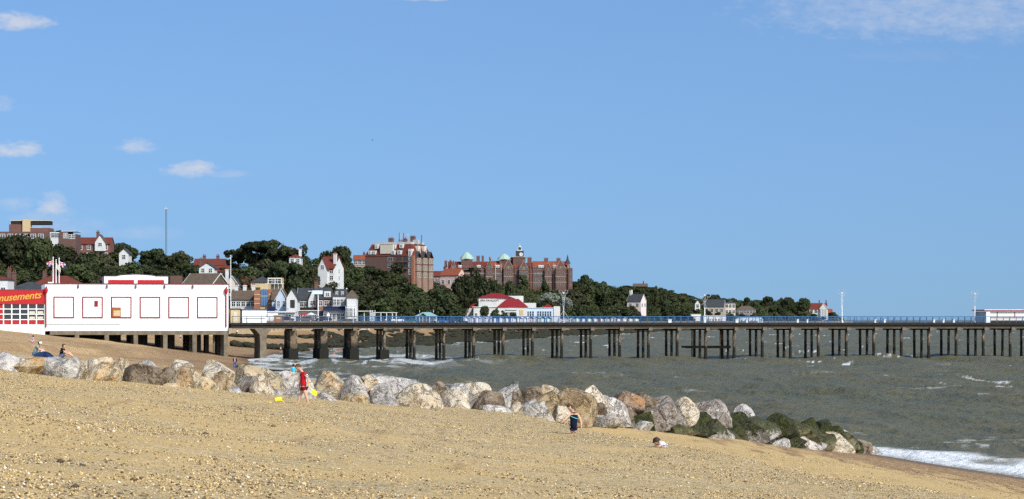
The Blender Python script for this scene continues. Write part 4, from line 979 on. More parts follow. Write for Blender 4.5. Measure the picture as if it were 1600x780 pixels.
# --- shore terrace, u 360..560
e, w, h, rh = house('brown roofed white terrace just right of the hall', 361, 399, 498, 468, 454, 600, M_REND, M_TILEB, 'gable_side', 9, cols=5, rows=2, chim=((.15,.5,1.2),(.5,.5,1.3),(.86,.5,1.3)), cm=M_REND, prot=(361,440,399,490))
MB().box(-w/2+.2, w/2-.2, -.6, -.02, h*.42, h*.42+.18).build('balcony', M_GREYRAIL, e)
e, w, h, rh = house('slate roofed house behind the flats at the pier entrance', 353, 372, 486, 445, 432, 680, M_STONE, M_SLATE, 'gable_front', 8, cols=2, rows=2, trim=M_REND, chim=((.0,.4,2),), cm=M_REND, prot=(353,428,380,445))
house('dark hipped roof house above the glass fronted building', 392, 424, 486, 441, 432, 660, M_TAN, M_SLATE, 'hip', 9, cols=3, rows=2, prot=(392,431,424,448))
e, w = bld('glazed_building', 'brick building with tall blue glass front next to the white gables', 'building', 397, 425.5, 499, 715, prot=(397, 446, 426, 490)); s = 715/F; x = lambda u: (u-411.2)*s; hh = lambda v: (499-v)*s
MB().box(x(397), x(406.5), 0, 8, -2, hh(453)).build('wall', M_BRICKO, e); MB().box(x(419), x(425.5), 0, 8, -2, hh(452)).build('wall', M_BRICKO, e)
MB().box(x(406.5)+.003, x(419)-.003, .3, 8, -2, hh(444)).build('tower', M_TAN, e)
M_BG = weathered('blue_glazing', (.10,.20,.36), (.05,.09,.16), 1.2, .6, rough=.2, spec=.5)
for k in range(3): MB().box(x(408+k*3.5), x(411+k*3.5), -.05, .29, hh(478), hh(452)).build('glass_panel', M_BG, e)
MB().box(x(406.5)+.01, x(419)-.01, -.1, .28, hh(463.3), hh(462.3)).build('transom', M_STEEL, e)
for v_ in (475, 468, 461):
    for (ua, ub) in ((397.2, 406.2), (419.3, 425.2)): MB().box(x(ua), x(ub), -.04, -.003, hh(v_), hh(v_)+.25).build('stone_band', M_TAN, e)
e, w = bld('roof_terrace_flats', 'tan upper flats with white roof terrace frame above the white gables', 'flats', 418, 444, 490, 765, prot=(420, 432, 444, 446)); s = 765/F; x = lambda u: (u-431)*s; hh = lambda v: (490-v)*s
MB().box(x(418), x(440), 0, 7, -2, hh(434)).build('wall', M_TAN, e); MB().box(x(416), x(444), -2.5, 0, hh(444), hh(443)).build('terrace_slab', M_REND, e)
for u_ in (418, 424, 430, 436, 443): MB().box(x(u_)-.06, x(u_)+.06, -2.5, -2.38, hh(456), hh(444.05)).build('post', M_REND, e)
put_win(e, x(425), hh(443), 2, 1.4); put_win(e, x(434), hh(443), 2, 1.4)
e, w, h, rh = house('pale blue gabled house beside the glass fronted building', 431, 448, 500, 467, 452, 585, M_BLUEREND, M_TILEB, 'gable_front', 8, cols=2, rows=2, trim=M_REND, ww=.6, wh=1.6, prot=(426,450,448,490))
house('brown roofed wing of the pale blue house', 425, 436, 500, 468, 453, 592, M_BLUEREND, M_TILEB, 'gable_side', 7, cols=1, rows=1, prot=False)
e, w, h, rh = house('white house with one large black window in the shore terrace', 447.5, 464.5, 500, 466, 452, 580, M_REND, M_SLATE, 'gable_front', 9, cols=0, rows=0, attic=False, prot=(447,450,465,492))
put_win(e, .2, h*.58, 1.0, 1.9, mull=1, fm=M_BLACK); put_win(e, -w*.35, h*.5, .3, .35, mull=0)
e, w, h, rh = house('dark timbered gabled house with white bay in the shore terrace', 465, 497, 500, 468, 451, 590, M_REND, M_SLATE, 'gable_side', 9, cols=5, rows=2, trim=M_REND, prot=(464,450,498,490))
roofpart(e, 'gable_front', 2.6, 4, h-.3, 3.0, M_SLATE, x0=.2, y0=-1.0, name='gable_roof'); wallpart(e, 'gable_front', 2.6, 4, h-.3, 3.0, M_REND, x0=.2, y0=-1.0, name='gable'); put_win(e, 1.5, h-1.7, 1.4, 1.3, y=-1.0, mull=2)
MB().box(-w/2+.3, w/2-.2, -1.6, -1.02, h*.46, h*.46+.9).build('balcony', M_BLACK, e)
e, w, h, rh = house('brick gabled house with white dormer in the shore terrace', 497, 522, 500, 466, 450.5, 588, M_BRICKO, M_SLATE, 'gable_side', 9, rz=.30, cols=3, rows=2, prot=(496,450,522,490), chim=((.1,.5,1.4),))
MB().box(-.6, 1.3, -.2, 3, h+.3, h+1.9).build('dormer', M_REND, e); put_win(e, .35, h+.6, .9, .9, y=-.2)
e, w, h, rh = house('white bay fronted house with slate mansard at the right of the terrace', 520, 543, 500, 463.5, 451.5, 582, M_REND, M_SLATE, 'mansard', 9, cols=4, rows=2, prot=(520,451,557,492), ww=.7, wh=1.5)
for xx in (-.9, .6): put_win(e, xx, h+.35, .5, 1.0, y=.1)
e, w, h, rh = house('white corner house with brown hipped roof at the end of the terrace', 541, 556.5, 500, 465, 453, 578, M_REND, M_TILEB, 'hip', 8, cols=3, rows=1, prot=False, ww=.6, wh=1.5)
b_ = MB().box(-w/2-.1, w/2+.3, -1.1, -.01, .2, h*.62).build('bay', M_REND, e)
for k in range(3): put_win(e, -w/2+.4+k*.85, h*.16, .6, h*.36, y=-1.1)
# shop fronts and awnings at promenade level
def lowb(name, label, cat, u0, u1, v0, v1, d, mat, dep=3, roof=None, group=None):
    d = d*1.22 if d < 600 else max(d, float(DF((u0+u1)/2))-30)
    e = empty(name, P((u0+u1)/2, v0, d), 0, label=label, cat=cat, group=group); w = (u1-u0)*d/F; h = (v0-v1)*d/F
    gz = 5.5-e.location.z
    MB().box(-w/2, w/2, 0, dep, min(gz, -.02), h).build('wall', mat, e); MB().box(-w/2-.15, w/2+.15, -.2, dep+.15, h+.003, h+.2).build('roof', roof or M_REND, e); return e, w, h
e, w, h = lowb('cafe', 'low white cafe with dark openings behind the parked cars', 'cafe', 418, 462, 501, 487.5, 560, M_REND, 5)
for k in range(3): put_win(e, -w/2+1.4+k*2.1, .5, 1.3, 1.0)
MB().box(-w/2-.3, w/2, -.9, -.21, h-.2, h+.0).build('fascia', M_STEEL, e)
e, w, h = lowb('shop_front', 'shop with long navy awning next to the white kiosk', 'shop', 396, 430, 501, 484, 568, M_REND, 5, M_NAVY)
MB().prism([(-1.3, h-.6), (0, h), (0, h-.15), (-1.3, h-.75)], -w/2, w/2, axis='x').build('awning', M_NAVY, e); MB().box(.8, 2.9, -.1, 1, h+.2, h+.75).build('sign_board', M_NAVY, e)
e, w, h = lowb('shop_front', 'shop with navy awning under the brick gabled house', 'shop', 505, 546, 501, 480, 572, M_REND, 4, M_NAVY)
MB().prism([(-1.3, h-.7), (0, h), (0, h-.15), (-1.3, h-.85)], -w/2, w/2, axis='x').build('awning', M_NAVY, e)
for k in range(5): put_win(e, -w/2+.7+k*1.15, .3, .75, 1.5)
e, w, h = lowb('shop_front', 'shop with white balcony rail below the dark timbered house', 'shop', 465, 503, 501, 486, 574, M_GREYRAIL, 4, M_REND)
for k in range(4): put_win(e, -w/2+.8+k*1.3, .3, .9, 1.3)
e, w, h = lowb('kiosk', 'orange brown kiosk among the parked cars', 'kiosk', 428, 441, 502, 493.5, 548, M_BRICKO, 2, M_TAN); MB().box(-.6, .6, -.06, -.003, .5, 1.0).build('counter', M_TAN, e)
e = empty('flood_light', P(497, 501, 680), 0, label='tall white pole with wide pale light box in front of the shore terrace', cat='light pole')
MB().tube([(0,0,0),(0,0,7.6)], .16, 8, r2=.12).build('pole', M_POLE, e); MB().box(-1.5, 1.2, -.3, .3, 7.0, 8.0).build('light_box', weathered('pale_blue_box', (.6,.68,.72), (.5,.55,.6)), e); MB().box(-2.6, -1.5, -.1, .1, 7.7, 7.9).build('arm', M_POLE, e)
e = empty('notice_board', P(513, 500, 660), 0, label='white notice board on a post before the navy awning', cat='sign'); MB().tube([(0,0,-.3),(0,0,1.2)], .05, 6).build('post', M_POLE, e); MB().box(-.42, .42, -.05, .05, .75, 1.5).build('board', M_POLE, e); MB().box(-.2, .2, -.06, .04, 1.503, 1.9).build('top_board', M_CREAMP, e)
def parasol(u, d, mat, lab, z=6.35, r=1.7):
    d *= 1.22
    e = empty('parasol', (XU(u, d), d, z), 0, label=lab, cat='parasol'); MB().tube([(0,0,0),(0,0,2.3)], .04, 6).build('pole', M_POLE, e)
    MB().lathe([(r,0),(r*.5,.35),(.03,.6)], 8, c=(0,0,1.8)).build('canopy', mat, e)
parasol(476, 556, M_RED, 'red parasol outside the shop with the white balcony rail'); parasol(486, 552, M_REND, 'white parasol outside the shop with the white balcony rail', r=1.3)
# tall flagstaff by the terrace and lamp columns
for (u, vt, d, nm, lab) in ((360.5, 401, 560, 'flagstaff', 'tall white flagstaff just right of the hall'), (541.5, 452, 565, 'street_lamp', 'thin dark lamp column before the end of the terrace'), (552, 484, 540, 'street_lamp', 'short pale lamp column at the right end of the terrace'),
                         (967, 486, 1000, 'street_lamp', 'lone lamp column left of the pink gabled house'), (606, 478, 700, 'street_lamp', 'slim lamp column right of the pergola')):
    d = d*1.2 if d < 900 else float(DF(u))-8
    e = empty(nm, (XU(u, d), d, G(XU(u, d), d)), 0, label=lab, cat='pole'); H_ = ZV(vt, d)-e.location.z
    MB().tube([(0,0,0),(0,0,H_)], .13, 6, r2=.08).build('pole', M_POLE if u in (360.5, 552) else M_GREYRAIL, e); MB().lathe([(.04,0),(.22,.12),(.1,.3)], 8, c=(0,0,H_)).build('lantern' if nm != 'flagstaff' else 'finial', M_POLE, e)
# radio mast
e = empty('radio_mast', P(259.5, 405, 880), 0, label='tall thin lattice radio mast on the left skyline', cat='mast'); H_ = (405-322)*880/F; m = MB(); r_ = .27
for k in range(3):
    a = k*2.094; m.tube([(r_*math.cos(a), r_*math.sin(a), -4), (r_*math.cos(a), r_*math.sin(a), H_*.93)], .05, 4)
m.build('leg_tubes', M_GREYRAIL, e).__setitem__('kind', 'stuff'); m = MB()
for j in range(26):
    z = -1+j*.7
    for k in range(3):
        a, b = k*2.094, (k+1)*2.094; m.tube([(r_*math.cos(a), r_*math.sin(a), z), (r_*math.cos(b), r_*math.sin(b), z+.7)], .028, 4)
tag(m.build('lattice', M_GREYRAIL, e), kind='stuff'); MB().tube([(0,0,H_*.92),(0,0,H_)], .09, 5).build('aerial', M_STEEL, e); MB().box(-.5, .5, -.3, .3, H_*.94, H_*.965).build('dish', M_STEEL, e)

# --- brick apartment mansion on the hill
d = 1110; s = d/F
e, _w = bld('mansion_block', 'big red brick mansion flats with aerials on the roof above the wooded slope', 'building', 568, 672, 432, d, rz=0, prot=(568, 364, 672, 412))
e.location = P(646, 434, d); rz_ = -math.radians(24); e.rotation_euler = (0, 0, rz_)
Wf = 77.5*s/math.cos(rz_); DPm = 27*s/math.sin(-rz_)*.98; hh = lambda v: (434-v)*s
e0 = hh(400)
MB().box(-Wf, 0, 0, DPm, -8, e0-.003).build('wall', M_BRICKD, e)
roofpart(e, 'mansard', Wf, DPm, e0, hh(381)-e0, M_TILE, x0=-Wf)
rt = hh(381); ins = (hh(381)-e0)*.42
MB().box(-Wf+ins+.2, -ins-.2, ins+.2, DPm-ins-.2, rt+.003, rt+.9).build('roof_deck', M_STEEL, e)
xf = lambda u: (u-646)*s/math.cos(rz_)
for (ua, ub, va, vb_) in ((573.5, 579, 391, 397), (581, 586, 391, 397), (582.5, 588, 381, 388), (611, 617, 391, 397.5), (611, 616, 381.5, 388), (620.5, 627, 391, 397.5), (622, 628, 381, 387.5), (638, 643.5, 389, 401)):
    zc = hh((va+vb_)/2); yb = max(-.25, min(ins, (zc-e0)*.42)-.9)
    q = MB().box(xf(ua), xf(ub), yb, yb+2.2, hh(vb_), hh(va)).build('dormer', M_REND, e); put_win(e, (xf(ua)+xf(ub))/2, hh(vb_)+.3, max(.7, (xf(ub)-xf(ua))*.5), (hh(va)-hh(vb_))*.62, y=yb)
MB().box(xf(593), xf(613.5), -.15, 3.5, hh(396), hh(382)).build('stair_head', M_CREAM, e)
for (ua, v_) in ((621, 405), (633, 405), (621, 415.5), (633, 415.5)): put_win(e, xf(ua+2), hh(v_+2.5), 2.6, 1.5, mull=2, fm=M_BRICK)
for v_ in (405, 415.5, 426): put_win(e, xf(640.5), hh(v_+2.5), 1.1, 2.0)
for (ua, v_) in ((609, 405), (609, 415.5)): put_win(e, xf(ua), hh(v_+2.5), 2.2, 1.5, mull=1, fm=M_STEEL)
for v_ in (408.7, 419.5): MB().box(xf(616), xf(638), -1.0, -.01, hh(v_+1.2), hh(v_)).build('balcony', M_BRICK, e)
MB().box(xf(583), xf(586), -.1, -.01, hh(425), hh(414)).build('downpipe', M_GREYRAIL, e)
M_BAY = brickm('buff_brick', (.27,.16,.11), (.19,.105,.07))
for j, yc in enumerate((DPm*.18, DPm*.52, DPm*.84)):
    bb = MB().box(.0, 1.2, yc-2.1, yc+2.1, -8, hh(402.5)).build('bay', M_BAY, e)
    roofpart(e, 'gable_side', 1.6, 4.4, hh(402.5), 2.6, M_SLATE, x0=-.3, y0=yc-2.2, over=.1, name='bay_gable')
    for v_ in (408, 419, 430):
        for o in (-1.0, 1.0): meshobj('window', win_mesh(1.0, 1.9, M_STONE), e, (1.2, yc+o, hh(v_+3)), math.pi/2)
    for v_ in (412.5, 423.5): MB().box(-.02, 1.28, yc-2.2, yc+2.2, hh(v_+1.3), hh(v_-.6)).build('brick_band', M_BRICK, e)
MB().box(-.9, .35, -.35, .9, -8, hh(399)).build('corner_pilaster', M_BRICKO, e)
for j, yc in enumerate((DPm*.35, DPm*.68)): MB().box(-ins-1.2, -.2, yc-1.1, yc+1.1, e0+.5, hh(383.5)).build('dormer', M_STONE, e); meshobj('window', win_mesh(1.0, 1.6), e, (-.2, yc, e0+1.4), math.pi/2)
for (ua, yf, v_, w_) in ((600, .35, 372, 2.0), (621, .4, 373, 1.1), (635, .35, 369.5, 1.9)): chimney(e, xf(ua), DPm*yf, rt-2, hh(v_), w=w_, d_=1.6, mat=M_BRICKD, pots=3)
for (ua, ub, va, vb_) in ((590, 595, 372, 380), (606, 626, 373, 380), (632, 642, 377, 384)): MB().box(xf(ua), xf(ub), DPm*.55, DPm*.55+2, rt, hh(va)).build('plant_box', M_STEEL, e)
MB().box(xf(640)-1.2, xf(640)+1.4, DPm*.3, DPm*.3+1.6, rt, hh(374)).build('water_tank', M_STEEL, e)
for (ua, v_, r_) in ((608.5, 362, .16), (611, 364, .10), (615.5, 362.5, .18), (622.5, 361.5, .10), (631, 358, .04), (644.5, 366.5, .2), (618, 366, .08)):
    MB().tube([(xf(ua), DPm*.5, rt), (xf(ua), DPm*.5, hh(v_))], r_, 5).build('aerial', M_GREYRAIL if r_ > .12 else M_STEEL, e)
m = MB().box(xf(611), xf(626), DPm*.5-.1, DPm*.5+.1, hh(368.5), hh(367.7)).tube([(xf(629), DPm*.5, hh(360)), (xf(635), DPm*.5, hh(359.5))], .04, 4).build('aerial_frame', M_STEEL, e)

# --- small pink house and red roofs beside the grand hotel
e, w, h, rh = house('pink gabled lodge with orange roof at the left end of the grand hotel', 688, 715, 452, 430, 420, 1120, M_PINK, M_TILEO, 'gable_side', 9, rz=-.45, cols=3, rows=1, prot=(690, 418, 714, 436), chim=((.0,.5,.8),), sidewin=2)
house('low red roofed house left of the pink lodge', 673, 694, 446, 431, 424, 1150, M_BRICK, M_TILE, 'gable_side', 8, cols=3, rows=1, prot=(674, 423, 690, 432))

M_STONED = weathered('weathered_stone', (.40,.33,.26), (.26,.20,.16), .7, .5)
# --- grand hotel
d = 1450; s = d/F; e, w = bld('grand_hotel', 'long red brick grand hotel with green copper domes and clock tower on the hilltop', 'hotel', 694, 895, 455, d, prot=(700, 384, 894, 430)); x = lambda u: (u-794.5)*s; hh = lambda v: (455-v)*s
PROT.append((838, 384, 894, 442, d)); PROT.append((780, 384, 836, 438, d)); PROT.append((700, 384, 722, 436, d))
MB().box(x(700), x(892), 0, 14, -9, hh(418.5)).build('wall', M_BRICKD, e)
for (ua, ub, vr, m_) in ((700, 768, 409, M_TILE), (768.01, 806, 408, M_TILEO), (806.01, 832, 411, M_TILE), (832.01, 890, 408.5, M_TILEO)):
    roofpart(e, 'gable_side', x(ub)-x(ua), 14, hh(418.5), hh(vr)-hh(418.5), m_, x0=x(ua), over=.3)
    wallpart(e, 'gable_side', x(ub)-x(ua)-.6, 13.9, hh(418.6), hh(vr)-hh(418.5)-.2, M_BRICKD, x0=x(ua)+.3, y0=.05, name='gable_end')
def fgable(u0, u1, ve, vr, y0=-2.0, stone=True, wins=((2, .2),)):
    wd = x(u1)-x(u0); wallpart(e, 'gable_front', wd, 6, hh(ve), hh(vr)-hh(ve), M_BRICKD, x0=x(u0), y0=y0, z0=-9, name='projecting_wing')
    roofpart(e, 'gable_front', wd, 6, hh(ve), hh(vr)-hh(ve), M_TILE, x0=x(u0), y0=y0+.3, over=.15, name='wing_roof')
    k = (hh(vr)-hh(ve))
    MB().prism([(x(u0)-.1, hh(ve)), ((x(u0)+x(u1))/2, hh(vr)+.35), (x(u1)+.1, hh(ve)), (x(u1)+.1, hh(ve)+.35), ((x(u0)+x(u1))/2, hh(vr)+.75), (x(u0)-.1, hh(ve)+.35)], y0-.12, y0+.15).build('stone_coping', M_STONED, e)
    for v_ in (447, 438.5, 429.5, 421):
        if hh(v_) > hh(ve)+.4: continue
        n = 4 if wd > 4.6 else 2
        for q in range(n): put_win(e, x(u0)+wd*(q+.5)/n*.8+wd*.1, hh(v_), .62, 1.7, y=y0, mull=0, fm=M_STONED)
    put_win(e, (x(u0)+x(u1))/2, hh(ve)+.2, .9, 1.2, y=y0, fm=M_STONED)
    for v_ in (441.0, 432): MB().box(x(u0)-.05, x(u1)+.05, y0-.1, y0-.003, hh(v_)-.15, hh(v_)+.12).build('string_course', M_STONED, e)
fgable(704, 713, 420, 407.5); fgable(759, 770, 420, 408, y0=-1.5); fgable(787, 802, 420, 406.5, y0=-2.4); fgable(811, 826, 422, 408.5, y0=-3); fgable(851, 862, 423, 411, y0=-2); fgable(868, 884, 421, 407.5, y0=-3)
for u_ in (774, 783, 804.5, 829, 833, 865.5, 887.5, 724, 716):
    MB().box(x(u_)-.22, x(u_)+.22, -.5, -.003, -9, hh(412)).build('pilaster', M_STONED if u_ in (774, 783, 865.5, 887.5) else M_BRICK, e)
for (ua, n) in ((718, 2), (728, 3), (742, 3), (752, 2), (778.5, 3), (838, 3), (845, 3), (807, 1)):
    for v_ in (447.5, 439, 430, 421.5):
        for q in range(n): put_win(e, x(ua)+(q-(n-1)/2)*1.0, hh(v_), .62, 1.6, mull=0, fm=M_STONED)
for (ua, ub) in ((715, 722), (774, 781), (841, 849.5), (863.5, 869), (745, 751)):
    q = MB().box(x(ua), x(ub), -.3, 3, hh(418.3), hh(414.3)).build('dormer', M_REND, e); n = 3
    for k in range(n): put_win(e, x(ua)+(x(ub)-x(ua))*(k+.5)/n, hh(417.8), .42, .85, y=-.3, mull=0)
for v_ in (441.2, 427.5): MB().box(x(700), x(892), -.12, -.003, hh(v_)-.12, hh(v_)+.12).build('string_course', M_STONED, e)
# right end wing turning away
MB().box(x(888), x(894.5), -1.5, 12, -9, hh(419)).build('end_tower', M_BRICKD, e)
for v_ in (447, 439, 430): put_win(e, x(891.5), hh(v_), .7, 1.7, y=-1.5, fm=M_STONED)
MB().lathe([(x(894.6)-x(889.6), 0), (.7, 2.2), (.05, 5.2)], 6, c=((x(886.3)+.2), .5, hh(412))).build('spirelet', M_SLATE, e)
def dome(uc, u0, u1, vb, vd, vt, y=3.0):
    b_ = MB().box(x(u0), x(u1), y-3, y+3, hh(425), hh(vb)).build('dome_turret', M_BRICKD, e)
    MB().box(x(u0)-.3, x(u1)+.3, y-3.3, y+3.3, hh(vb)+.003, hh(vb)+.35).build('cornice', M_STONED, b_)
    R_ = (x(u1)-x(u0))/2+.4; H_ = hh(vd)-hh(vb)
    MB().lathe([(R_*1.15, 0), (R_*.95, H_*.3), (R_*.62, H_*.62), (R_*.22, H_*.92), (.06, H_), (.05, H_+(hh(vt)-hh(vd)))], 8, c=(x(uc), y, hh(vb)+.36)).build('copper_dome', M_COPPER, b_)
dome(729.3, 720.5, 738, 405.5, 394.5, 387.5); dome(788, 780, 798, 406, 397, 390, y=6)
# clock tower
yk = 5.0
MB().box(x(801.5), x(821), yk-3, yk+3, hh(430), hh(402)).build('clock_tower', M_BRICKD, e)
m = MB().box(x(799), x(824), yk-3.5, yk+3.5, hh(402)+.003, hh(401)).build('tower_gallery', M_STONED, e)
tw = MB().box(x(805.8), x(818.3), yk-1.9, yk+1.9, hh(401)+.01, hh(391.7)).build('clock_stage', M_SLATE, e)
for (xx, yy_, rz_) in ((x(812.05)+.35, yk-1.9, 0), ): 
    o = MB().lathe([(1.05, 0), (1.05, .12)], 16).build('clock_face', M_REND, e); o.location = (x(814.3), yk-1.9, hh(397.3)); o.rotation_euler = (math.pi/2, 0, 0)
    hd = MB().box(-.05, .05, -.02, 0, 0, .8).box(0, .6, -.02, 0, -.05, .05).build('clock_hands', M_BLACK, e); hd.location = (x(814.3), yk-2.04, hh(397.3)); tag(hd, kind='stuff')
MB().box(x(808), x(816.2), yk-1.2, yk+1.2, hh(391.7)+.003, hh(390.5)).build('gallery', M_REND, e)
for sx in (-1, 1):
    for sy in (-1, 1): MB().box(x(812.05)+sx*.95-.14, x(812.05)+sx*.95+.14, yk+sy*.9-.14, yk+sy*.9+.14, hh(390.5), hh(386.2)).build('lantern_post', M_REND, e)
MB().box(x(809.8), x(814.3), yk-.6, yk+.6, hh(390.5), hh(386.2)-.01).build('lantern_core', M_SLATE, e)
MB().lathe([(1.3, 0), (.9, .6), (.35, 1.1), (.08, 1.9), (.05, 4.0)], 8, c=(x(812.05), yk, hh(386.2))).build('tower_cap', M_COPPER, e)
for (ua, w_, vt_) in ((696, 1.5, 408.5), (703.5, 1.0, 408), (746.8, 1.9, 400.8), (754, 1.3, 401), (765.5, 1.2, 403), (827.5, 2.4, 403), (853.5, 2.3, 404), (873, 2.3, 404.2), (800, 1.2, 403)): chimney(e, x(ua), 7, hh(418), hh(vt_), w=w_, d_=1.4, mat=M_BRICKD, pots=3)
MB().tube([(x(766), 6, hh(404)), (x(766), 6, hh(401))], .3, 6, r2=.15).build('finial', M_STONED, e)
MB().box(x(694), x(700.2), .5, 12, -9, hh(421)).build('end_wing', M_BRICKD, e)

# --- white pavilion with crimson roofs
d = 1170; s = d/F; e, w = bld('pavilion', 'white seaside pavilion with crimson hipped roofs below the grand hotel', 'pavilion', 728, 876, 501, d, prot=(728, 457, 876, 497)); x = lambda u: (u-802)*s; hh = lambda v: (501-v)*s
def wing(u0, u1, y0, dep, ve, vr, wall=M_REND, roof=M_CRIM, kind='hip', o=.5):
    MB().box(x(u0), x(u1), y0, y0+dep, -1.5, hh(ve)-.003).build('wall', wall, e)
    if vr is not None: roofpart(e, kind, x(u1)-x(u0), dep, hh(ve), hh(vr)-hh(ve), roof, x0=x(u0), y0=y0, over=o)
wing(746, 803, 4, 14, 466.2, 457.8); wing(778, 824, -3, 9, 480, 467); wing(729, 749, 3.5, 10, 480.5, 471.5, o=.3); 
MB().box(x(792), x(818), 14, 22, -1.5, hh(462)).build('stage_tower', M_REND, e); MB().box(x(812), x(838), 10, 18, -1.5, hh(473.3)).build('wall', M_REND, e)
MB().prism([(x(803), hh(462)), (x(818), hh(470)), (x(818), hh(474)), (x(803), hh(468))], 9, 9.6).build('raking_wall', M_REND, e)
MB().box(x(740), x(782), -1.0, 3.9, -1.5, hh(480)).build('wall', M_REND, e); MB().box(x(748), x(776), -1.05, 3.9, hh(480)+.003, hh(467)).build('wall', M_REND, e)
MB().box(x(737), x(783), -1.4, -1.003, hh(480.2), hh(479.2)).build('canopy', M_REND, e)
text_mesh('lettering', 'SPA PAVILION', 1.28, M_NAVY, e, (x(750.5), -1.08, hh(471.3)), extrude=.02, bold=.03, spacing=1.05)
for u_ in (744, 752, 760, 768, 776): put_win(e, x(u_), hh(497), 1.1, 2.2, y=-1.0)
for u_ in (793, 799, 805): put_win(e, x(u_), hh(496), 1.1, 2.4, y=-3.0)
MB().box(x(790), x(808), -3.5, -3.01, hh(484.5), hh(483)).build('fascia', M_REND, e); MB().box(x(812), x(818), -3.2, -3.01, hh(492), hh(484)).build('notice', M_TAN, e)
MB().box(x(822), x(864), -2, 7, -1.5, hh(481.5)).build('restaurant', M_BLUEREND, e); MB().box(x(821.5), x(864.5), -2.3, 7, hh(481.5)+.003, hh(480.8)).build('parapet', M_BLUEREND, e)
for k in range(10):
    if k == 3: continue
    put_win(e, x(825+k*3.9), hh(494.5), .72, 2.3, y=-2.0, mull=0, fm=M_BLUEREND)
roofpart(e, 'hip', x(864)-x(848), 6, hh(480.7), hh(475)-hh(480.7), M_CRIM, x0=x(848), y0=1.5)
MB().box(x(865), x(875), -2.2, 6, -1.5, hh(478.8)).build('stair_tower', M_REND, e)

# --- teal roofed shelter, pergola, promenade wall
d = 850; e = empty('seafront_shelter', P(666, 501, d), 0, label='open promenade shelter with teal gabled roof', cat='shelter'); s = d/F; w = 33*s
roofpart(e, 'hip', w, 5, (501-494)*s, 6.2*s, M_TEAL, over=.3); roofpart(e, 'gable_front', 2.2, 3, (501-493.5)*s, 4*s, M_TEAL, x0=-2.2, y0=-.6, over=.2, name='porch_roof')
for k in range(7): MB().box(-w/2+.1+k*(w-.2)/6-.1, -w/2+.1+k*(w-.2)/6+.1, .1, .3, -1.6, (501-494)*s-.01).build('post', M_REND, e)
MB().box(-w/2+.3, w/2-.3, 2.4, 2.6, -.2, (501-494)*s-.01).build('screen', M_REND, e); MB().lathe([(.12,0),(.05,.9)], 6, c=(-w/2+1.2, 2.5, 12.8*s)).lathe([(.12,0),(.05,.9)], 6, c=(w/2-1.2, 2.5, 12.8*s)).build('finials', M_REND, e)['kind'] = 'stuff'
d = 740; s = d/F; e = empty('pergola', P(589, 501, d), 0, label='long white flat roofed open walkway right of the shore terrace', cat='pergola')
MB().box(-33*s, -8*s, 0, 3, 14.2*s, 15.3*s).build('roof', M_REND, e); MB().box(-6*s, 31*s, .5, 3.5, 12.0*s, 13.0*s).build('roof', M_REND, e)
for u_ in (-32, -20, -9, -5, 6, 15, 24, 30): MB().box(u_*s-.12, u_*s+.12,     .6, .84, -.8, (12 if u_ > -6 else 14.2)*s-.01).build('post', M_REND, e)
for u_ in (-10.5, -6.5, -3): MB().tube([(u_*s, -.5, -.2), (u_*s, -.5, 16.3*s)], .10, 5).build('mast', M_POLE, e)

# seawall along the promenade
def offset_pt(i_s, y): 
    q = COAST[(COAST[:,1] > 400) & (COAST[:,1] < 2600)]; cx_ = float(np.interp(y, q[:,1], q[:,0])); return cx_-i_s*1.03
    lo, hi = -400.0, 400.0
    for _ in range(40):
        m_ = (lo+hi)/2
        if float(coast_s(np.array([m_]), np.array([y]))[0]) > i_s: lo = m_
        else: hi = m_
    return lo
ys_ = np.concatenate([np.arange(505, 1500, 12), np.arange(1500, 2300, 40)]); m = MB(); pts = [(offset_pt(float(np.interp(y, [505,600,700], [34,22,14]))+.3, y), y) for y in ys_]
i0 = 0
for (x_, y_) in pts: zt_ = float(np.interp(y_, [720,850], [6.35,5.8]))+.12; m.v += [(x_+.9, y_, 1.0), (x_+.25, y_, zt_), (x_-.3, y_, zt_), (x_-.3, y_, 1.0)]
for k in range(len(pts)-1):
    for j in range(3): a = k*4+j; m.f.append((a, a+1, a+5, a+4)); m.m.append(0)
sw = m.build('seawall', weathered('seawall_concrete', (.20,.16,.115), (.09,.07,.05), .2, .8)); tag(sw, 'concrete sea wall edging the far promenade', 'wall')

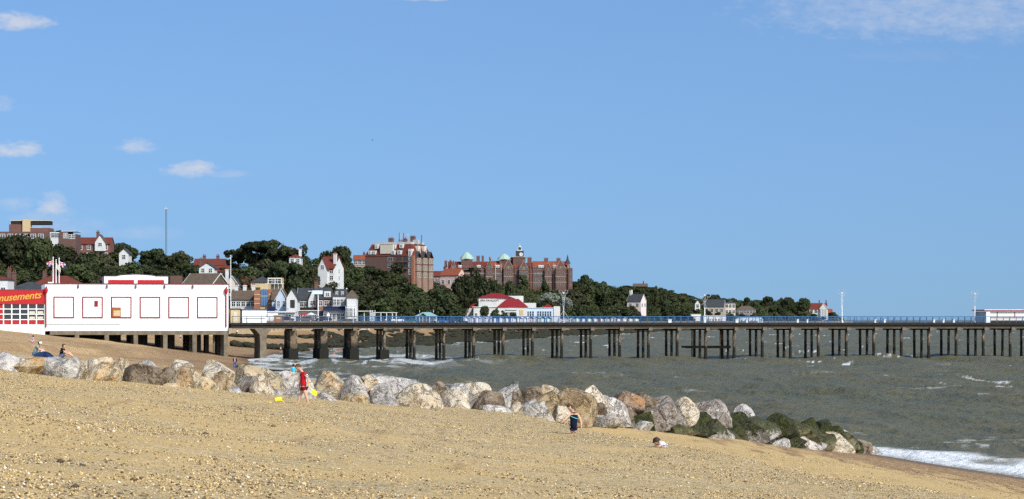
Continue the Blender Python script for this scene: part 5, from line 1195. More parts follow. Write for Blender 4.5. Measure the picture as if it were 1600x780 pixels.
# --- beach huts along the promenade
HC = [(.62,.60,.54),(.70,.70,.68),(.45,.55,.62),(.60,.55,.35),(.10,.18,.45),(.55,.60,.62),(.50,.45,.55),(.35,.45,.38),(.66,.62,.50),(.20,.25,.40),(.50,.28,.26),(.15,.34,.30)]
HM = [weathered('hut_paint_%d' % i, c, tuple(q*.8 for q in c), 1, .3) for i, c in enumerate(HC)]
HN = ['cream','white','pale blue','pale yellow','royal blue','grey white','lilac','sage green','ivory','slate blue','brick pink','bottle green']
hu = list(np.arange(728, 1003, 9.2)); hc = {}
hutm = {}
_hd = np.arange(700, 1900, 5.0)
def huts_d(u):
    s_ = coast_s((u-800)*_hd/F, _hd); return float(_hd[np.nonzero(s_ > 17.5)[0][0]])
for i, u in enumerate(hu):
    if 738 < u < 742: continue
    d = huts_d(u); x_ = XU(u, d); k = random.randrange(12); gz = G(x_, d)
    if k not in hutm:
        w_ = 1.75; m1 = MB().prism([(-w_/2, 0), (w_/2, 0), (w_/2, 1.75), (0, 2.35), (-w_/2, 1.75)], 0, 2.6).mesh('wall', [HM[k]])
        m2 = MB().prism([(-w_/2-.2, 1.66), (0, 2.36), (w_/2+.2, 1.66), (w_/2+.2, 1.78), (0, 2.5), (-w_/2-.2, 1.78)], -.35, 2.75).mesh('roof', [M_SLATE if k % 3 else M_REND])
        m3 = MB().box(-.42, .42, -.05, -.003, .05, 1.65).mesh('door', [M_WIN if k not in (0,1,8) else HM[9]]); hutm[k] = (m1, m2, m3)
    land = 'below the pavilion' if u < 876 else ('right of the pavilion below the round bushes' if u < 940 else 'by its right end')
    hc[(k, land)] = hc.get((k, land), 0)+1
    k2 = max(1.0, d/1000)
    e = empty('beach_hut', (x_, d, gz-.05), random.uniform(-.05,.05)-.1, scale=(k2,1,1), label=f"{ORD[hc[(k,land)]-1]}{HN[k]} beach hut in the row {land}", cat='beach hut', group='beach huts along the promenade')
    for nm, me in zip(('wall', 'roof', 'door'), hutm[k]): meshobj(nm, me, e)

# --- hill house with white chimney, ridge roof, headland houses
e, w, h, rh = house('pink white gabled house with big white chimney in the bushes', 980, 1001, 484, 470.5, 460, 1120, weathered('pale_pink', (.66,.55,.52), (.5,.4,.38)), M_SLATE, 'gable_side', 8, rz=-.5, cols=2, rows=1, trim=M_REND, prot=(978, 453, 1003, 475), sidewin=2)
chimney(e, -w/2+.9, 4, h, h+rh+2.6, w=1.6, d_=1.4, mat=M_REND, pots=1)
house('dark tiled roof with square chimney showing on the ridge line', 990, 1012, 456, 447.5, 443.5, 1780, M_BRICKD, M_TILEB, 'gable_side', 9, cols=0, rows=1, prot=(990, 441, 1012, 446), chim=((.72,.5,1.4),))
house('grey roofed headland house with twin white gables', 1101, 1131, 492, 479, 468.5, 1850, M_STONED, M_SLATE, 'gable_side', 10, rz=-.2, cols=4, rows=1, trim=M_REND, prot=(1101, 468, 1131, 478))
house('small white pointed gable low in the headland trees', 1086, 1094, 482, 475, 469, 1780, M_REND, M_SLATE, 'gable_front', 7, cols=1, rows=1, prot=(1086, 469, 1094, 478))
house('narrow grey gabled headland house left of the white square one', 1120, 1134, 494, 480, 471, 1800, M_REND, M_SLATE, 'gable_front', 8, cols=2, rows=1, trim=M_REND, prot=(1120, 470, 1134, 488))
house('square white headland house with slate hipped roof', 1133, 1149, 492, 474, 470.5, 1860, M_STONE, M_SLATE, 'hip', 8, cols=3, rows=2, prot=(1134, 470, 1149, 482))
house('little white garden room below the square white house', 1137, 1149, 492, 482, 477, 1830, M_REND, M_REND, 'gable_front', 5, cols=1, rows=1, prot=(1138, 478, 1148, 486))
house('wide brick house with many windows low on the headland', 1151, 1181, 498, 484, 478, 1900, M_BRICK, M_TILEB, 'hip', 10, cols=6, rows=2, prot=(1151, 477, 1181, 494), chim=((.3,.5,1),))
e, w, h, rh = house('half timbered house at the tip of the headland', 1265, 1291, 499, 483, 474, 2180, M_REND, M_TILE, 'gable_side', 12, rz=-.2, cols=4, rows=2, prot=(1262, 468, 1302, 492), chim=((.55,.5,2.5),(.95,.5,2.5)))
roofpart(e, 'gable_front', 7, 6, h, 5.2, M_TILE, x0=2.0, y0=-2, name='gable_roof'); wallpart(e, 'gable_front', 7, 6, h, 5.2, M_REND, x0=2.0, y0=-2, name='gable')
for k in range(4): MB().box(2.6+k*1.6, 2.9+k*1.6, -2.08, -2.003, 1, h).build('timber_stud', M_BLACK, e)
MB().prism([(1.6, h-.3), (5.5, h+5.2), (9.4, h-.3), (9.4, h+.4), (5.5, h+5.9), (1.6, h+.4)], -2.4, -2.2).build('bargeboard', M_REND, e)
house('small red roofed wing right of the half timbered headland house', 1290, 1301, 499, 489, 483, 2170, M_BRICKO, M_TILEO, 'gable_side', 7, cols=2, rows=1, prot=False)
house('red roofed house half sunk in trees left of the half timbered one', 1248, 1262, 499, 487, 480, 2150, M_BRICK, M_TILE, 'gable_side', 8, cols=2, rows=1, prot=(1250, 480, 1262, 490))
e, w, h = lowb('beach_hut_terrace', 'long low cream building at the foot of the headland left of the scrolled lamp', 'building', 1060, 1095, 503, 491, 1480, M_CREAMP, 6, M_TEAL)
for k in range(6): put_win(e, -w/2+1+k*2.0, .8, 1.0, 1.4)
e, w, h = lowb('beach_hut_terrace', 'second long cream building with green roof edge right of the scrolled lamp', 'building', 1099, 1134, 503, 493, 1560, M_CREAMP, 6, M_TILE)
for k in range(6): put_win(e, -w/2+1+k*2.1, .8, 1.1, 1.2)
e, w, h = lowb('beach_hut_terrace', 'low blue and white building below the brick headland house', 'building', 1146, 1190, 504, 496.5, 1750, M_BLUEREND, 6, M_REND)
for k in range(7): put_win(e, -w/2+1.5+k*2.6, .4, 1.3, 1.4)

# --- parked cars on the promenade
def car_meshes(col, van=False):
    L, H, Wd = (4.2, 1.42, 1.7) if not van else (4.9, 2.2, 1.9)
    body = [(-L/2, .35), (-L/2+.05, .78), (-L/2+.9, .92), (L/2-.55, .95), (L/2, .85), (L/2+.02, .38), (L/2-.1, .25), (-L/2+.1, .25)] if not van else [(-L/2, .35), (-L/2+.05, .95), (-L/2+.6, 1.1), (-L/2+1.3, H), (L/2-.05, H), (L/2, .4), (L/2-.1, .28), (-L/2+.1, .28)]
    m = MB().prism(body, -Wd/2, Wd/2).mesh('body', [col], bevel=.05)
    cab = [(-L/2+.95, .925), (-L/2+1.65, H-.06), (-.0, H), (L/2-1.1, H-.05), (L/2-.45, .955)] if not van else [(-L/2+.68, 1.16), (-L/2+1.25, H-.2), (-L/2+2.2, H-.2), (-L/2+2.2, 1.16)]
    o = .12 if not van else -.01
    c = MB().prism(cab, -Wd/2+o, Wd/2-o).mesh('windows', [M_GLASS])
    rf = MB().box(-L/2+1.6, L/2-1.15, -Wd/2+.14, Wd/2-.14, H-.05, H+.02).mesh('roof', [col])
    wh = MB(); wh.lathe([(.30,-.1),(.31,.1)], 14); wm = wh.mesh('wheel', [M_BLACK]); rm = MB().lathe([(.18,-.11),(.18,.11)], 10).mesh('rim', [M_STEEL])
    return m, c, rf, wm, rm, L, Wd
CC = [((.012,.02,.07),'navy'),((.02,.02,.025),'black'),((.55,.56,.58),'silver'),((.03,.08,.25),'blue'),((.10,.10,.11),'dark grey'),((.7,.7,.7),'white'),((.02,.10,.12),'teal')]
CM = [car_meshes(smat('car_'+n, color=c, rough=.3, spec=.5)) for c, n in CC]; VM = car_meshes(smat('van_white', color=(.72,.72,.72), rough=.35, spec=.4), True)
for i, (u, d, k, lab) in enumerate(((447, 540, 0, 'navy car parked in front of the white cafe'), (459, 552, 3, 'blue car half behind the navy one by the cafe'), (478, 536, 4, 'dark grey car parked below the white parasol'), (506, 542, 0, 'navy car parked beside the white notice board'), (529, 536, 1, 'black car parked below the navy awning'),
          (549, 544, 0, 'navy car parked at the end of the shore terrace'), (566, 556, 2, 'silver car at the left end of the pergola'), (590, 600, 3, 'blue car under the pergola'), (622, 640, 5, 'white car right of the pergola'), (691, 700, 3, 'blue car right of the teal roofed shelter'), (706, 716, 0, 'navy car second right of the teal roofed shelter'), (641, 660, 6, 'teal car left of the teal roofed shelter'), (420, 544, -1, 'white van parked beside the orange brown kiosk'))):
    m, c, rf, wm, rm, L, Wd = CM[k] if k >= 0 else VM
    d *= 1.24
    e = empty('parked_car' if k >= 0 else 'parked_van', (XU(u, d), d, G(XU(u, d), d)+.02), random.choice((0, math.pi))+random.uniform(-.06, .06), label=lab, cat='car' if k >= 0 else 'van', group='cars parked along the promenade' if k >= 0 else None)
    meshobj('body', m, e); meshobj('windows', c, e)
    if k >= 0: meshobj('roof', rf, e)
    for sx in (-L/2+.8, L/2-.8):
        for sy in (-Wd/2+.05, Wd/2-.05):
            q = meshobj('wheel', wm, e, (sx, sy, .31)); q.rotation_euler = (math.pi/2, 0, 0); meshobj('rim', rm, q)

# --- weedy timber and stone groynes on the beach beyond the pier, and rock armour at the water's edge
def weedm(t, b):
    p = geo(t); n = t.noise(p, .9, 5, .7); n2 = t.noise(p, 4, 4, .7)
    c = t.mix(t.ramp(n, (.35,0.0),(.62,1.0)), (.016,.014,.010), (.036,.036,.016)); c = t.mix(t.math('MULTIPLY', t.ramp(n2, (.5,0.0),(.7,1.0)), .3), c, (.09,.075,.055)); t.put(b.inputs['Base Color'], c)
    t.put(b.inputs['Normal'], t.bump(n2, 1, .3))
M_WEED = smat('weedy_stone', weedm, rough=.9)
blk = [rock_mesh(1, 1, 1, 900+i, M_WEED, sharp=9, ico=(ICO4, ICOF4)) for i in range(5)]
_low = bmesh.new(); bmesh.ops.create_icosphere(_low, subdivisions=2, radius=1); _low.verts.ensure_lookup_table(); LV = np.array([v.co[:] for v in _low.verts]); LF = np.array([[v.index for v in f.verts] for f in _low.faces]); _low.free()
def rubble(name, pts, sizes, mat):
    r = np.random.default_rng(len(pts)); n = len(pts); V = np.repeat(LV[None], n, 0)*(1+r.uniform(-.22, .22, (n, len(LV), 1)))
    V = V*np.array(sizes)[:, None, :]/2+np.array(pts)[:, None, :]
    Fc = (LF[None]+(np.arange(n)*len(LV))[:, None, None]).reshape(-1, 3); return meshobj(name, npmesh(name, V.reshape(-1, 3), Fc, [mat]))
def groyne(label, u0, v0, u1, v1, hgt, wid):
    """rubble ridge from one picture point on the beach to another; its distance comes from where those points meet the ground"""
    p0 = gp(u0, v0); p1 = gp(u1, v1); n = max(14, int((p1-p0).length/1.1)); pts = []; sz = []
    for i in range(n):
        for j in range(3):
            q = p0.lerp(p1, (i+random.random())/n); x_, y_ = q.x+random.uniform(-.3,.3), q.y+random.uniform(-wid, wid)
            pts.append((x_, y_, hgt*random.uniform(.1, .55))); sz.append((random.uniform(1.3, 2.6), random.uniform(1.2, 2.2), hgt*random.uniform(.6, 1.0)))
    A = np.array(pts); A[:, 2] += np.maximum(ground(A[:, 0], A[:, 1]), -.2); pts = A
    tag(rubble('rubble_groyne', pts, sz, M_WEED), label, 'groyne', 'weedy groynes beyond the pier')
def gp(u, v, dmin=135, dmax=3000):
    dd_ = np.geomspace(dmin, dmax, 1400); zz_ = np.maximum(ground((u-800)*dd_/F, dd_), 0); vv_ = 500+(ZC-zz_)*F/dd_
    k = np.nonzero(vv_ <= v)[0]; k = k[0] if len(k) else -1
    return Vector(((u-800)*dd_[k]/F, dd_[k], zz_[k]))
groyne('weedy stone groyne farthest up the beach, seen just right of the hall', 361, 526.5, 452, 530, .9, .8)
groyne('broad weedy groyne between the hall and the first pier columns', 362, 541, 478, 549, 1.3, 1.6)
groyne('weedy groyne running behind the second and third pier columns', 470, 528, 560, 533, .8, .8)
groyne('low black groyne at the surf edge behind the third pier column', 462, 543, 552, 541, 1.0, 1.2)
groyne('dark low timber like groyne near the walker in the dark jacket', 378, 575, 449, 582, .42, .35)
groyne('lowest dark groyne reaching the foam left of the boy in red', 392, 581.5, 452, 587, .35, .3)
pts = []; sz = []
for y in np.concatenate([np.arange(610, 1500, 1.6), np.arange(1500, 2350, 3)]):
    for j in range(4):
        s_ = random.uniform(-1.5, 15); s_ = random.uniform(-1.5, 8); x_ = offset_pt(s_, float(y)) if j == 0 else x_+random.uniform(-3.5, 3.0); z_ = 0
        if random.random() < .8: pts.append((x_, float(y)+random.uniform(-2,2), z_+.25)); k = 1+y/1500; sz.append((random.uniform(1.3, 2.8)*k, random.uniform(1.2, 2.4)*k, random.uniform(.7, 1.5)))
A = np.array(pts); A[:, 2] += np.maximum(ground(A[:, 0], A[:, 1]), 0); pts = A
tag(rubble('rock_armour', pts, sz, M_WEED), 'dark weedy rock armour along the far water edge', 'rocks', kind='stuff')

tick('town')
# ---------------------------------------------------------------- trees
def leafmat(name, c1, c2, c3):
    def f(t, b):
        o = t.new('ShaderNodeObjectInfo').outputs['Random']; p = geo(t)
        n = t.noise(p, .45, 4, .6); n2 = t.noise(p, 2.5, 3, .6)
        c = t.mix(t.ramp(n, (.36,0.0),(.64,1.0)), c1, c2); c = t.mix(t.math('MULTIPLY', t.ramp(n2, (.5,0.0),(.75,1.0)), .6), c, c3)
        h = t.new('ShaderNodeHueSaturation'); t.put(h.inputs['Hue'], t.math('ADD', .485, t.math('MULTIPLY', o, .03))); t.put(h.inputs['Value'], t.math('ADD', .75, t.math('MULTIPLY', o, .5))); t.l.new(c, h.inputs['Color'])
        t.put(b.inputs['Base Color'], h.outputs[0])
    return smat(name, f, rough=.7, spec=.15)
LM = {'dark': leafmat('leaves_dark', (0.019,0.027,0.010), (0.037,0.044,0.016), (0.063,0.067,0.027)), 'mid': leafmat('leaves_mid', (0.030,0.038,0.013), (0.053,0.063,0.022), (0.081,0.085,0.033)),
      'olive': leafmat('leaves_olive', (0.037,0.038,0.018), (0.063,0.059,0.028), (0.096,0.089,0.043)), 'silver': leafmat('leaves_silver', (0.118,0.133,0.096), (0.192,0.200,0.163), (0.266,0.266,0.222)), 'brown': leafmat('leaves_russet', (0.044,0.027,0.016), (0.067,0.041,0.022), (0.089,0.052,0.030))}
M_BARK = weathered('bark', (.10,.075,.05), (.05,.04,.03), 2, .7)
def crown_mesh(kind, seed, mat, nl=4200):
    r = np.random.default_rng(seed); cl = []
    if kind == 'round':
        for i in range(42):
            v = r.normal(size=3); v /= np.linalg.norm(v); k = r.uniform(.45, .82); cl.append((v[0]*.40*k, v[1]*.40*k, .60+v[2]*.33*k, r.uniform(.10, .17)))
    elif kind == 'dome':
        for i in range(46):
            a = r.uniform(0, 6.28); q = math.sqrt(r.random()); z = (1-q*q)*.80*r.uniform(.55, 1.0); cl.append((math.cos(a)*.43*q, math.sin(a)*.43*q, .08+z, r.uniform(.10, .16)))
    elif kind == 'umbrella':
        for i in range(34):
            a = r.uniform(0, 6.28); q = math.sqrt(r.random()); lay = r.choice([.90, .80, .66], p=[.5, .3, .2]); cl.append((math.cos(a)*.42*q, math.sin(a)*.42*q, lay-.10*q+r.uniform(-.03, .03), r.uniform(.055, .105)))
    elif kind == 'tall':
        for i in range(44):
            z = r.uniform(.12, .93); w = .34*(1-((z-.42)/.62)**2)**.5; a = r.uniform(0, 6.28); q = r.uniform(.3, 1); cl.append((math.cos(a)*w*q, math.sin(a)*w*q, z, r.uniform(.07, .14)))
    elif kind == 'wind':   # wind shaped, leaning smooth dome
        for i in range(50):
            a = r.uniform(0, 6.28); q = math.sqrt(r.random()); x = math.cos(a)*.46*q; z = (1-q*q)*(.62+.28*(-x/.46))*r.uniform(.75, 1.0); cl.append((x, math.sin(a)*.42*q, .06+z, r.uniform(.09, .14)))
    cl = np.array(cl); w = cl[:, 3]**2; idx = r.choice(len(cl), nl, p=w/w.sum()); n = r.normal(size=(nl, 3)); n /= np.linalg.norm(n, axis=1)[:, None]
    rad = cl[idx, 3]*r.uniform(.75, 1.12, nl); fl = np.array([1, 1, .62 if kind == 'umbrella' else .85]); c = cl[idx, :3]+n*rad[:, None]*fl
    k = c[:, 2] > .02; c = c[k]; n = n[k]; nl = len(c)
    nn = n+r.normal(size=(nl, 3))*.55; nn /= np.linalg.norm(nn, axis=1)[:, None]
    t1 = np.cross(nn, r.normal(size=(nl, 3))); t1 /= np.linalg.norm(t1, axis=1)[:, None]; t2 = np.cross(nn, t1)
    sz = r.uniform(.018, .040, nl)[:, None]
    V = np.stack([c-t1*sz-t2*sz*.6, c+t1*sz-t2*sz*.7, c+t1*sz*.7+t2*sz, c-t1*sz*.8+t2*sz*.8], 1).reshape(-1, 3)
    Fc = np.arange(nl*4).reshape(-1, 4)
    return npmesh('crown', V, Fc, [mat]), cl
def trunk_mesh(kind, seed, cl):
    r = random.Random(seed); m = MB(); top = .55 if kind in ('round', 'tall') else (.6 if kind == 'umbrella' else .35)
    m.tube([(0,0,-.08), (r.uniform(-.01,.01),0,.2), (r.uniform(-.02,.02), r.uniform(-.02,.02), top)], .035, 7, r2=.02)
    for i in range(9):
        c = cl[r.randrange(len(cl))]; z0 = top*r.uniform(.35, .95); m.tube([(0,0,z0), (c[0]*.5, c[1]*.5, (z0+c[2])/2+.02), (c[0], c[1], c[2])], .014, 5, r2=.005)
    return m.mesh('trunk', [M_BARK])
TREES = {}
for kind in ('round', 'dome', 'umbrella', 'tall', 'wind'):
    for j in range(3):
        cm, cl = crown_mesh(kind, 50+j*7+len(kind), LM['dark']); tm = trunk_mesh(kind, j, cl)
        for c_ in LM:
            m2 = cm.copy() if c_ != 'dark' else cm; m2.materials[0] = LM[c_]; TREES[(kind, j, c_)] = (m2, tm)
ntree = 0
def tree(kind, col, x, y, w, h, label, group=None, zoff=0.0):
    global ntree; ntree += 1
    cm, tm = TREES[(kind, random.randrange(3), col)]
    e = empty('tree', (x, y, G(x, y)-.2+zoff), random.uniform(-.6, .6) if kind == 'wind' else random.uniform(0, 6.28), (w, w, h+.2), label, 'tree', group)
    meshobj('crown', cm, e); meshobj('trunk', tm, e); return e
def TVf(u): return float(np.interp(u, [-60,0,40,60,80,100,130,170,185,200,215,235,250,290,305,350,360,372,400,430,450,470,490,505,530,548,556,570,640,670,700,722,730,760,775,850,893,900,910,925,945,1000,1035,1060,1090,1105,1130,1160,1200,1230,1260,1290,1310,1345],
   [362,362,360,360,362,376,384,383,378,382,392,388,386,392,404,406,402,396,392,392,396,396,404,396,392,398,412,412,420,430,440,438,424,424,436,444,448,438,431,436,442,445,450,456,463,457,461,466,464,466,470,480,488,497]))
def blocked(u, d, w, vtop, vbot):
    hw = w*F/d/2*.8
    for (a, b, c, e_, dd_) in PROT:
        if d < dd_+2 and u+hw > a and u-hw < c and vtop < e_-1 and vbot > b: return (b, e_)
        if abs(d-dd_) < 12 and a-4 < u < c+4: return (b, e_)
    return None
# named skyline and foreground trees: (u, d, width px, v top, kind, colour, label)
SPECIAL = [(372,860,46,386,'umbrella','dark','thin flat topped pine, leftmost of the pines above the glass fronted building'),(400,850,62,374.5,'umbrella','dark','tall flat topped pine with sky showing between its limbs'),(418,845,56,371.5,'umbrella','dark','highest flat topped pine, just right of the see-through one'),(440,840,54,381,'umbrella','dark','dark pine beside the red roofed villa'),
 (471,860,38,379,'dome','dark','dark rounded pine on the skyline left of the tall white house'),(525,830,52,378,'round','dark','tall broad tree with bare trunk on the skyline right of the tall white house'),(444,700,64,404,'umbrella','dark','spreading dark pine above the white gables'),(470,700,70,408,'dome','dark','large dark pine standing over the shore terrace'),(425,720,60,416,'round','dark','dark tree behind the roof terrace flats'),
 (745,1150,46,415,'dome','dark','dark bushy tree hiding the middle of the grand hotel'),(728,1100,44,424,'round','dark','dark tree left of centre below the grand hotel'),(774,1120,26,430,'dome','dark','small dark tree in front of the grand hotel near the clock tower'),(798,1110,24,432,'round','dark','small rounded tree below the clock tower'),
 (914,1250,34,431,'tall','dark','dark pointed tree just right of the grand hotel'),(903,1230,26,437,'round','dark','dark tree tucked against the right end of the grand hotel'),(943,1260,26,437,'round','dark','second dark skyline tree right of the grand hotel'),(858,1172,32,455,'round','silver','silvery grey tree right of the pavilion roofs'),(884,1172,22,462,'round','silver','smaller silvery tree behind the spidery lamp standard'),
 (757,893,16,476,'round','mid','small round palm like tree in front of the pavilion left part'),(775,892,20,481,'dome','mid','bushy tree before the middle of the pavilion'),(787,891,16,484,'dome','mid','low bush before the middle of the pavilion'),(801,890,15,486,'dome','mid','low bush before the pavilion entrance'),
 (1115,1950,30,458,'dome','dark','broad tree on the skyline behind the scrolled lamp'),(1167,2050,12,463,'umbrella','dark','tiny flat topped tree on the headland skyline'),(1199,2080,19,461.5,'umbrella','dark','flat topped tree midway along the headland skyline'),(1229,2100,22,461.5,'round','dark','dark round tree on the headland skyline'),(1256,2120,24,464,'round','dark','dark tree on the headland left of the half timbered house'),
 (1035,1500,16,445,'round','dark','tree on the ridge line right of the square chimney'),(1024,1490,14,444,'round','mid','pale green tree on the ridge line right of the square chimney'),(192,840,30,377,'round','dark','dark tree on the skyline right of the red tiled house'),(240,850,40,386,'round','mid','round tree on the skyline left of the radio mast'),(283,850,34,390,'round','olive','olive tree on the skyline right of the radio mast'),
 (25,700,64,361,'round','dark','big dark tree in front of the flat roofed apartment block'),(62,680,54,363,'round','mid','large tree below the white framed flats'),(985,1765,24,447,'round','mid','bushy tree rising behind the big white chimney'),(1003,1765,26,446.5,'dome','dark','dark tree below the square chimney on the ridge'),(1018,1760,24,448,'round','dark','dark tree right of the ridge roof with the square chimney'),(492,660,34,426,'dome','dark','dark tree hiding the left foot of the tall white house'),(514,650,30,441,'dome','mid','green bush below the tall white house'),(1089,-1,13,478,'dome','dark','low dark tree hiding the foot of the pointed white gable'),(1107,-1,16,484,'dome','mid','bushy tree at the left foot of the grey roofed headland house'),(1122,-1,14,486,'dome','dark','low tree at the right foot of the grey roofed headland house'),(1142,-1,16,487,'dome','mid','low bushy tree below the square white headland house'),(1160,-1,18,489,'dome','dark','low tree left in front of the brick headland house'),(1178,-1,16,488,'dome','olive','low olive tree right in front of the brick headland house'),(1272,-1,16,489,'dome','dark','low tree before the half timbered house'),(1255,-1,18,486,'dome','mid','bushy tree left below the half timbered house'),(979,-1,20,472,'wind','mid','wind shaped bush left of the pale pink house'),(996,-1,18,478,'wind','olive','olive bush in front of the pale pink house'),(135,700,46,384,'dome','dark','dark tree below the red tiled house with the tall chimney')]
for (u, d, wp, vt, kind, col, lab) in SPECIAL:
    d = 1155 if 880 < d < 900 else (float(DF(u))+6 if d < 0 else DM(d, u))
    x_ = XU(u, d); z = G(x_, d); h = max(3.0, ZV(vt, d)-z); tree(kind, col, x_, d, wp*d/F*1.12, h, lab)
ZN = [(-200,120,'below the brick apartment block'),(120,300,'below the radio mast'),(300,430,'above the hall corner'),(430,560,'above the shore terrace'),(560,690,'below the mansion flats'),(690,850,'between hotel and pavilion'),(850,960,'right of the pavilion'),(960,1070,'around the pink house'),(1070,1200,'by the grey headland houses'),(1200,1400,'by the half timbered house')]
KW = {'round':'rounded','dome':'domed','wind':'wind shaped','tall':'upright'}; CWd = {'dark':'dark green','mid':'mid green','olive':'olive green','brown':'russet'}
rt_ = random.Random(4); LT = {}
ROWN = ['on the ridge line', 'just under the ridge', 'high', 'above mid slope', 'at mid slope', 'below mid slope', 'low', 'near the foot', 'at the foot']
def lab_tree(kind, col, zn, u, w):
    row = ROWN[min(8, int(round((1.02-w)*8)))]; key = (kind, col, zn, row); LT[key] = LT.get(key, 0)+1; n = LT[key]
    return f"{ORD[min(n-1, 6)]}{KW[kind]} {CWd[col]} tree {row}, {zn}", 'trees on the wooded hillside'
for iw, w_ in enumerate((1.02, .84, .66, .48, .32, .16, .02)):
    u = -50.0
    while u < 1338:
        df, dr = float(DF(u)), float(DR(u)); d = df+(dr-df)*w_+rt_.uniform(-15, 15); far = u > 1070
        h = rt_.uniform(6.5, 11.5) if not far else rt_.uniform(6, 9.5)
        if 700 < u < 860 and w_ > .3: h *= .55
        wd = h*rt_.uniform(1.08, 1.5); wpx = wd*F/d; uu_ = u+rt_.uniform(-.3, .3)*wpx; u += wpx*(.70 if not far else 1.0)
        if far and iw in (1, 3, 5): continue
        if 718 < uu_ < 850 and .25 < w_ < .95 and rt_.random() < .85: continue
        x_ = XU(uu_, d); z = G(x_, d)
        if float(coast_s(np.array([x_]), np.array([d]))[0]) < 26: continue
        lim = TVf(uu_)+rt_.uniform(-1, 4); vt = 500-(z+h-ZC)*F/d
        if vt < lim: h -= (lim-vt)*d/F; vt = lim
        if w_ > .95 and vt > lim: h = min(h+(vt-lim)*d/F, 14); vt = 500-(z+h-ZC)*F/d
        if h < 2.4: continue
        bl = blocked(uu_, d, wd, vt, 500-(z-ZC)*F/d)
        if bl:
            need = bl[1]+rt_.uniform(0, 3); h2 = h-(need-vt)*d/F
            if h2 < 2.2: continue
            h = h2; wd = min(wd, h*1.8)
        kind = rt_.choice(['round', 'dome', 'dome', 'wind', 'tall'] if uu_ < 850 else ['dome', 'wind', 'wind', 'round']); col = rt_.choice(['dark', 'dark', 'mid', 'mid', 'olive', 'dark', 'mid', 'brown' if uu_ < 640 and rt_.random() < .4 else 'dark'])
        zn = [q[2] for q in ZN if q[0] <= uu_ < q[1]][0]
        tree(kind, col, x_, d, wd, h, *lab_tree(kind, col, zn, uu_, w_))
print('trees', ntree)
# undergrowth filling the slope between the trees
nb = 3800; r = np.random.default_rng(9); V = []; pts = []
ub = r.uniform(-60, 1345, nb*2); wb = r.random(nb*2)**.8; d_ = DF(ub)-8+(DR(ub)-DF(ub)+20)*wb; xb = (ub-800)*d_/F; zb_ = ground(xb, d_); sb = coast_s(xb, d_); k = sb > 24; xb, d_, zb_, ub = xb[k][:nb], d_[k][:nb], zb_[k][:nb], ub[k][:nb]
hb = r.uniform(1.2, 3.4, len(xb)); vt = 500-(zb_+hb-ZC)*F/d_; ok = vt > np.array([TVf(q)+3 for q in ub]); xb, d_, zb_, hb = xb[ok], d_[ok], zb_[ok], hb[ok]; n = len(xb); L = 90
c = r.normal(size=(n, L, 3)); c /= np.linalg.norm(c, axis=2)[..., None]; c[..., 2] = np.abs(c[..., 2]); nn = c+r.normal(size=c.shape)*.5; nn /= np.linalg.norm(nn, axis=2)[..., None]
c = c*np.stack([hb*.9, hb*.9, hb], 1)[:, None, :]*r.uniform(.8, 1.1, (n, L, 1))+np.stack([xb, d_, zb_-.2], 1)[:, None, :]
c = c.reshape(-1, 3); nn = nn.reshape(-1, 3); t1 = np.cross(nn, r.normal(size=nn.shape)); t1 /= np.linalg.norm(t1, axis=1)[:, None]; t2 = np.cross(nn, t1); sz = r.uniform(.22, .48, len(c))[:, None]
V = np.stack([c-t1*sz-t2*sz*.6, c+t1*sz-t2*sz*.7, c+t1*sz*.7+t2*sz], 1).reshape(-1, 3)
tag(meshobj('undergrowth', npmesh('undergrowth', V, np.arange(len(V)).reshape(-1, 3), [LM['mid']])), 'low green scrub covering the hillside', 'scrub', kind='stuff')

tick('trees')
# ---------------------------------------------------------------- people
def skin(name, J, E, mat, parent, sub=2, root=None):
    """J: name -> ((x,y,z), r or (rx,ry)); E: list of name pairs; a skinned chain network made into one smooth mesh"""
    names = list(J); idx = {n: i for i, n in enumerate(names)}
    me = bpy.data.meshes.new(name); bm = bmesh.new(); ly = bm.verts.layers.skin.verify()
    vs = []
    for n in names:
        v = bm.verts.new(J[n][0]); r = J[n][1]; v[ly].radius = (r, r) if not isinstance(r, tuple) else r; v[ly].use_root = (n == (root or names[0])); vs.append(v)
    for a, b in E: bm.edges.new((vs[idx[a]], vs[idx[b]]))
    bm.to_mesh(me); bm.free(); o = bpy.data.objects.new(name, me); COL.objects.link(o)
    m = o.modifiers.new('skin', 'SKIN'); m.use_smooth_shade = True; m.branch_smoothing = .3
    s_ = o.modifiers.new('sub', 'SUBSURF'); s_.levels = sub; s_.render_levels = sub
    dg = bpy.context.evaluated_depsgraph_get(); me2 = bpy.data.meshes.new_from_object(o.evaluated_get(dg)); bpy.data.objects.remove(o)
    me2.materials.clear(); me2.materials.append(mat); me2.polygons.foreach_set('use_smooth', np.ones(len(me2.polygons), bool))
    return meshobj(name, me2, parent)
def cloth(name, c, c2=None): return weathered(name, c, c2 or tuple(q*.75 for q in c), 6, .4, rough=.85, spec=.1, bump=.3, bscale=14)
M_SKIN = weathered('skin', (.56,.33,.22), (.46,.25,.16), 5, .3, rough=.55, spec=.3); M_HAIR = weathered('dark_hair', (.030,.018,.010), (.05,.03,.018), 20, .6, rough=.6)
M_HAIRB = weathered('brown_hair', (.09,.05,.025), (.05,.03,.015), 20, .6, rough=.6); M_EYE = smat('eye', color=(.02,.015,.01), rough=.2)
def V3(*a): return Vector(a)
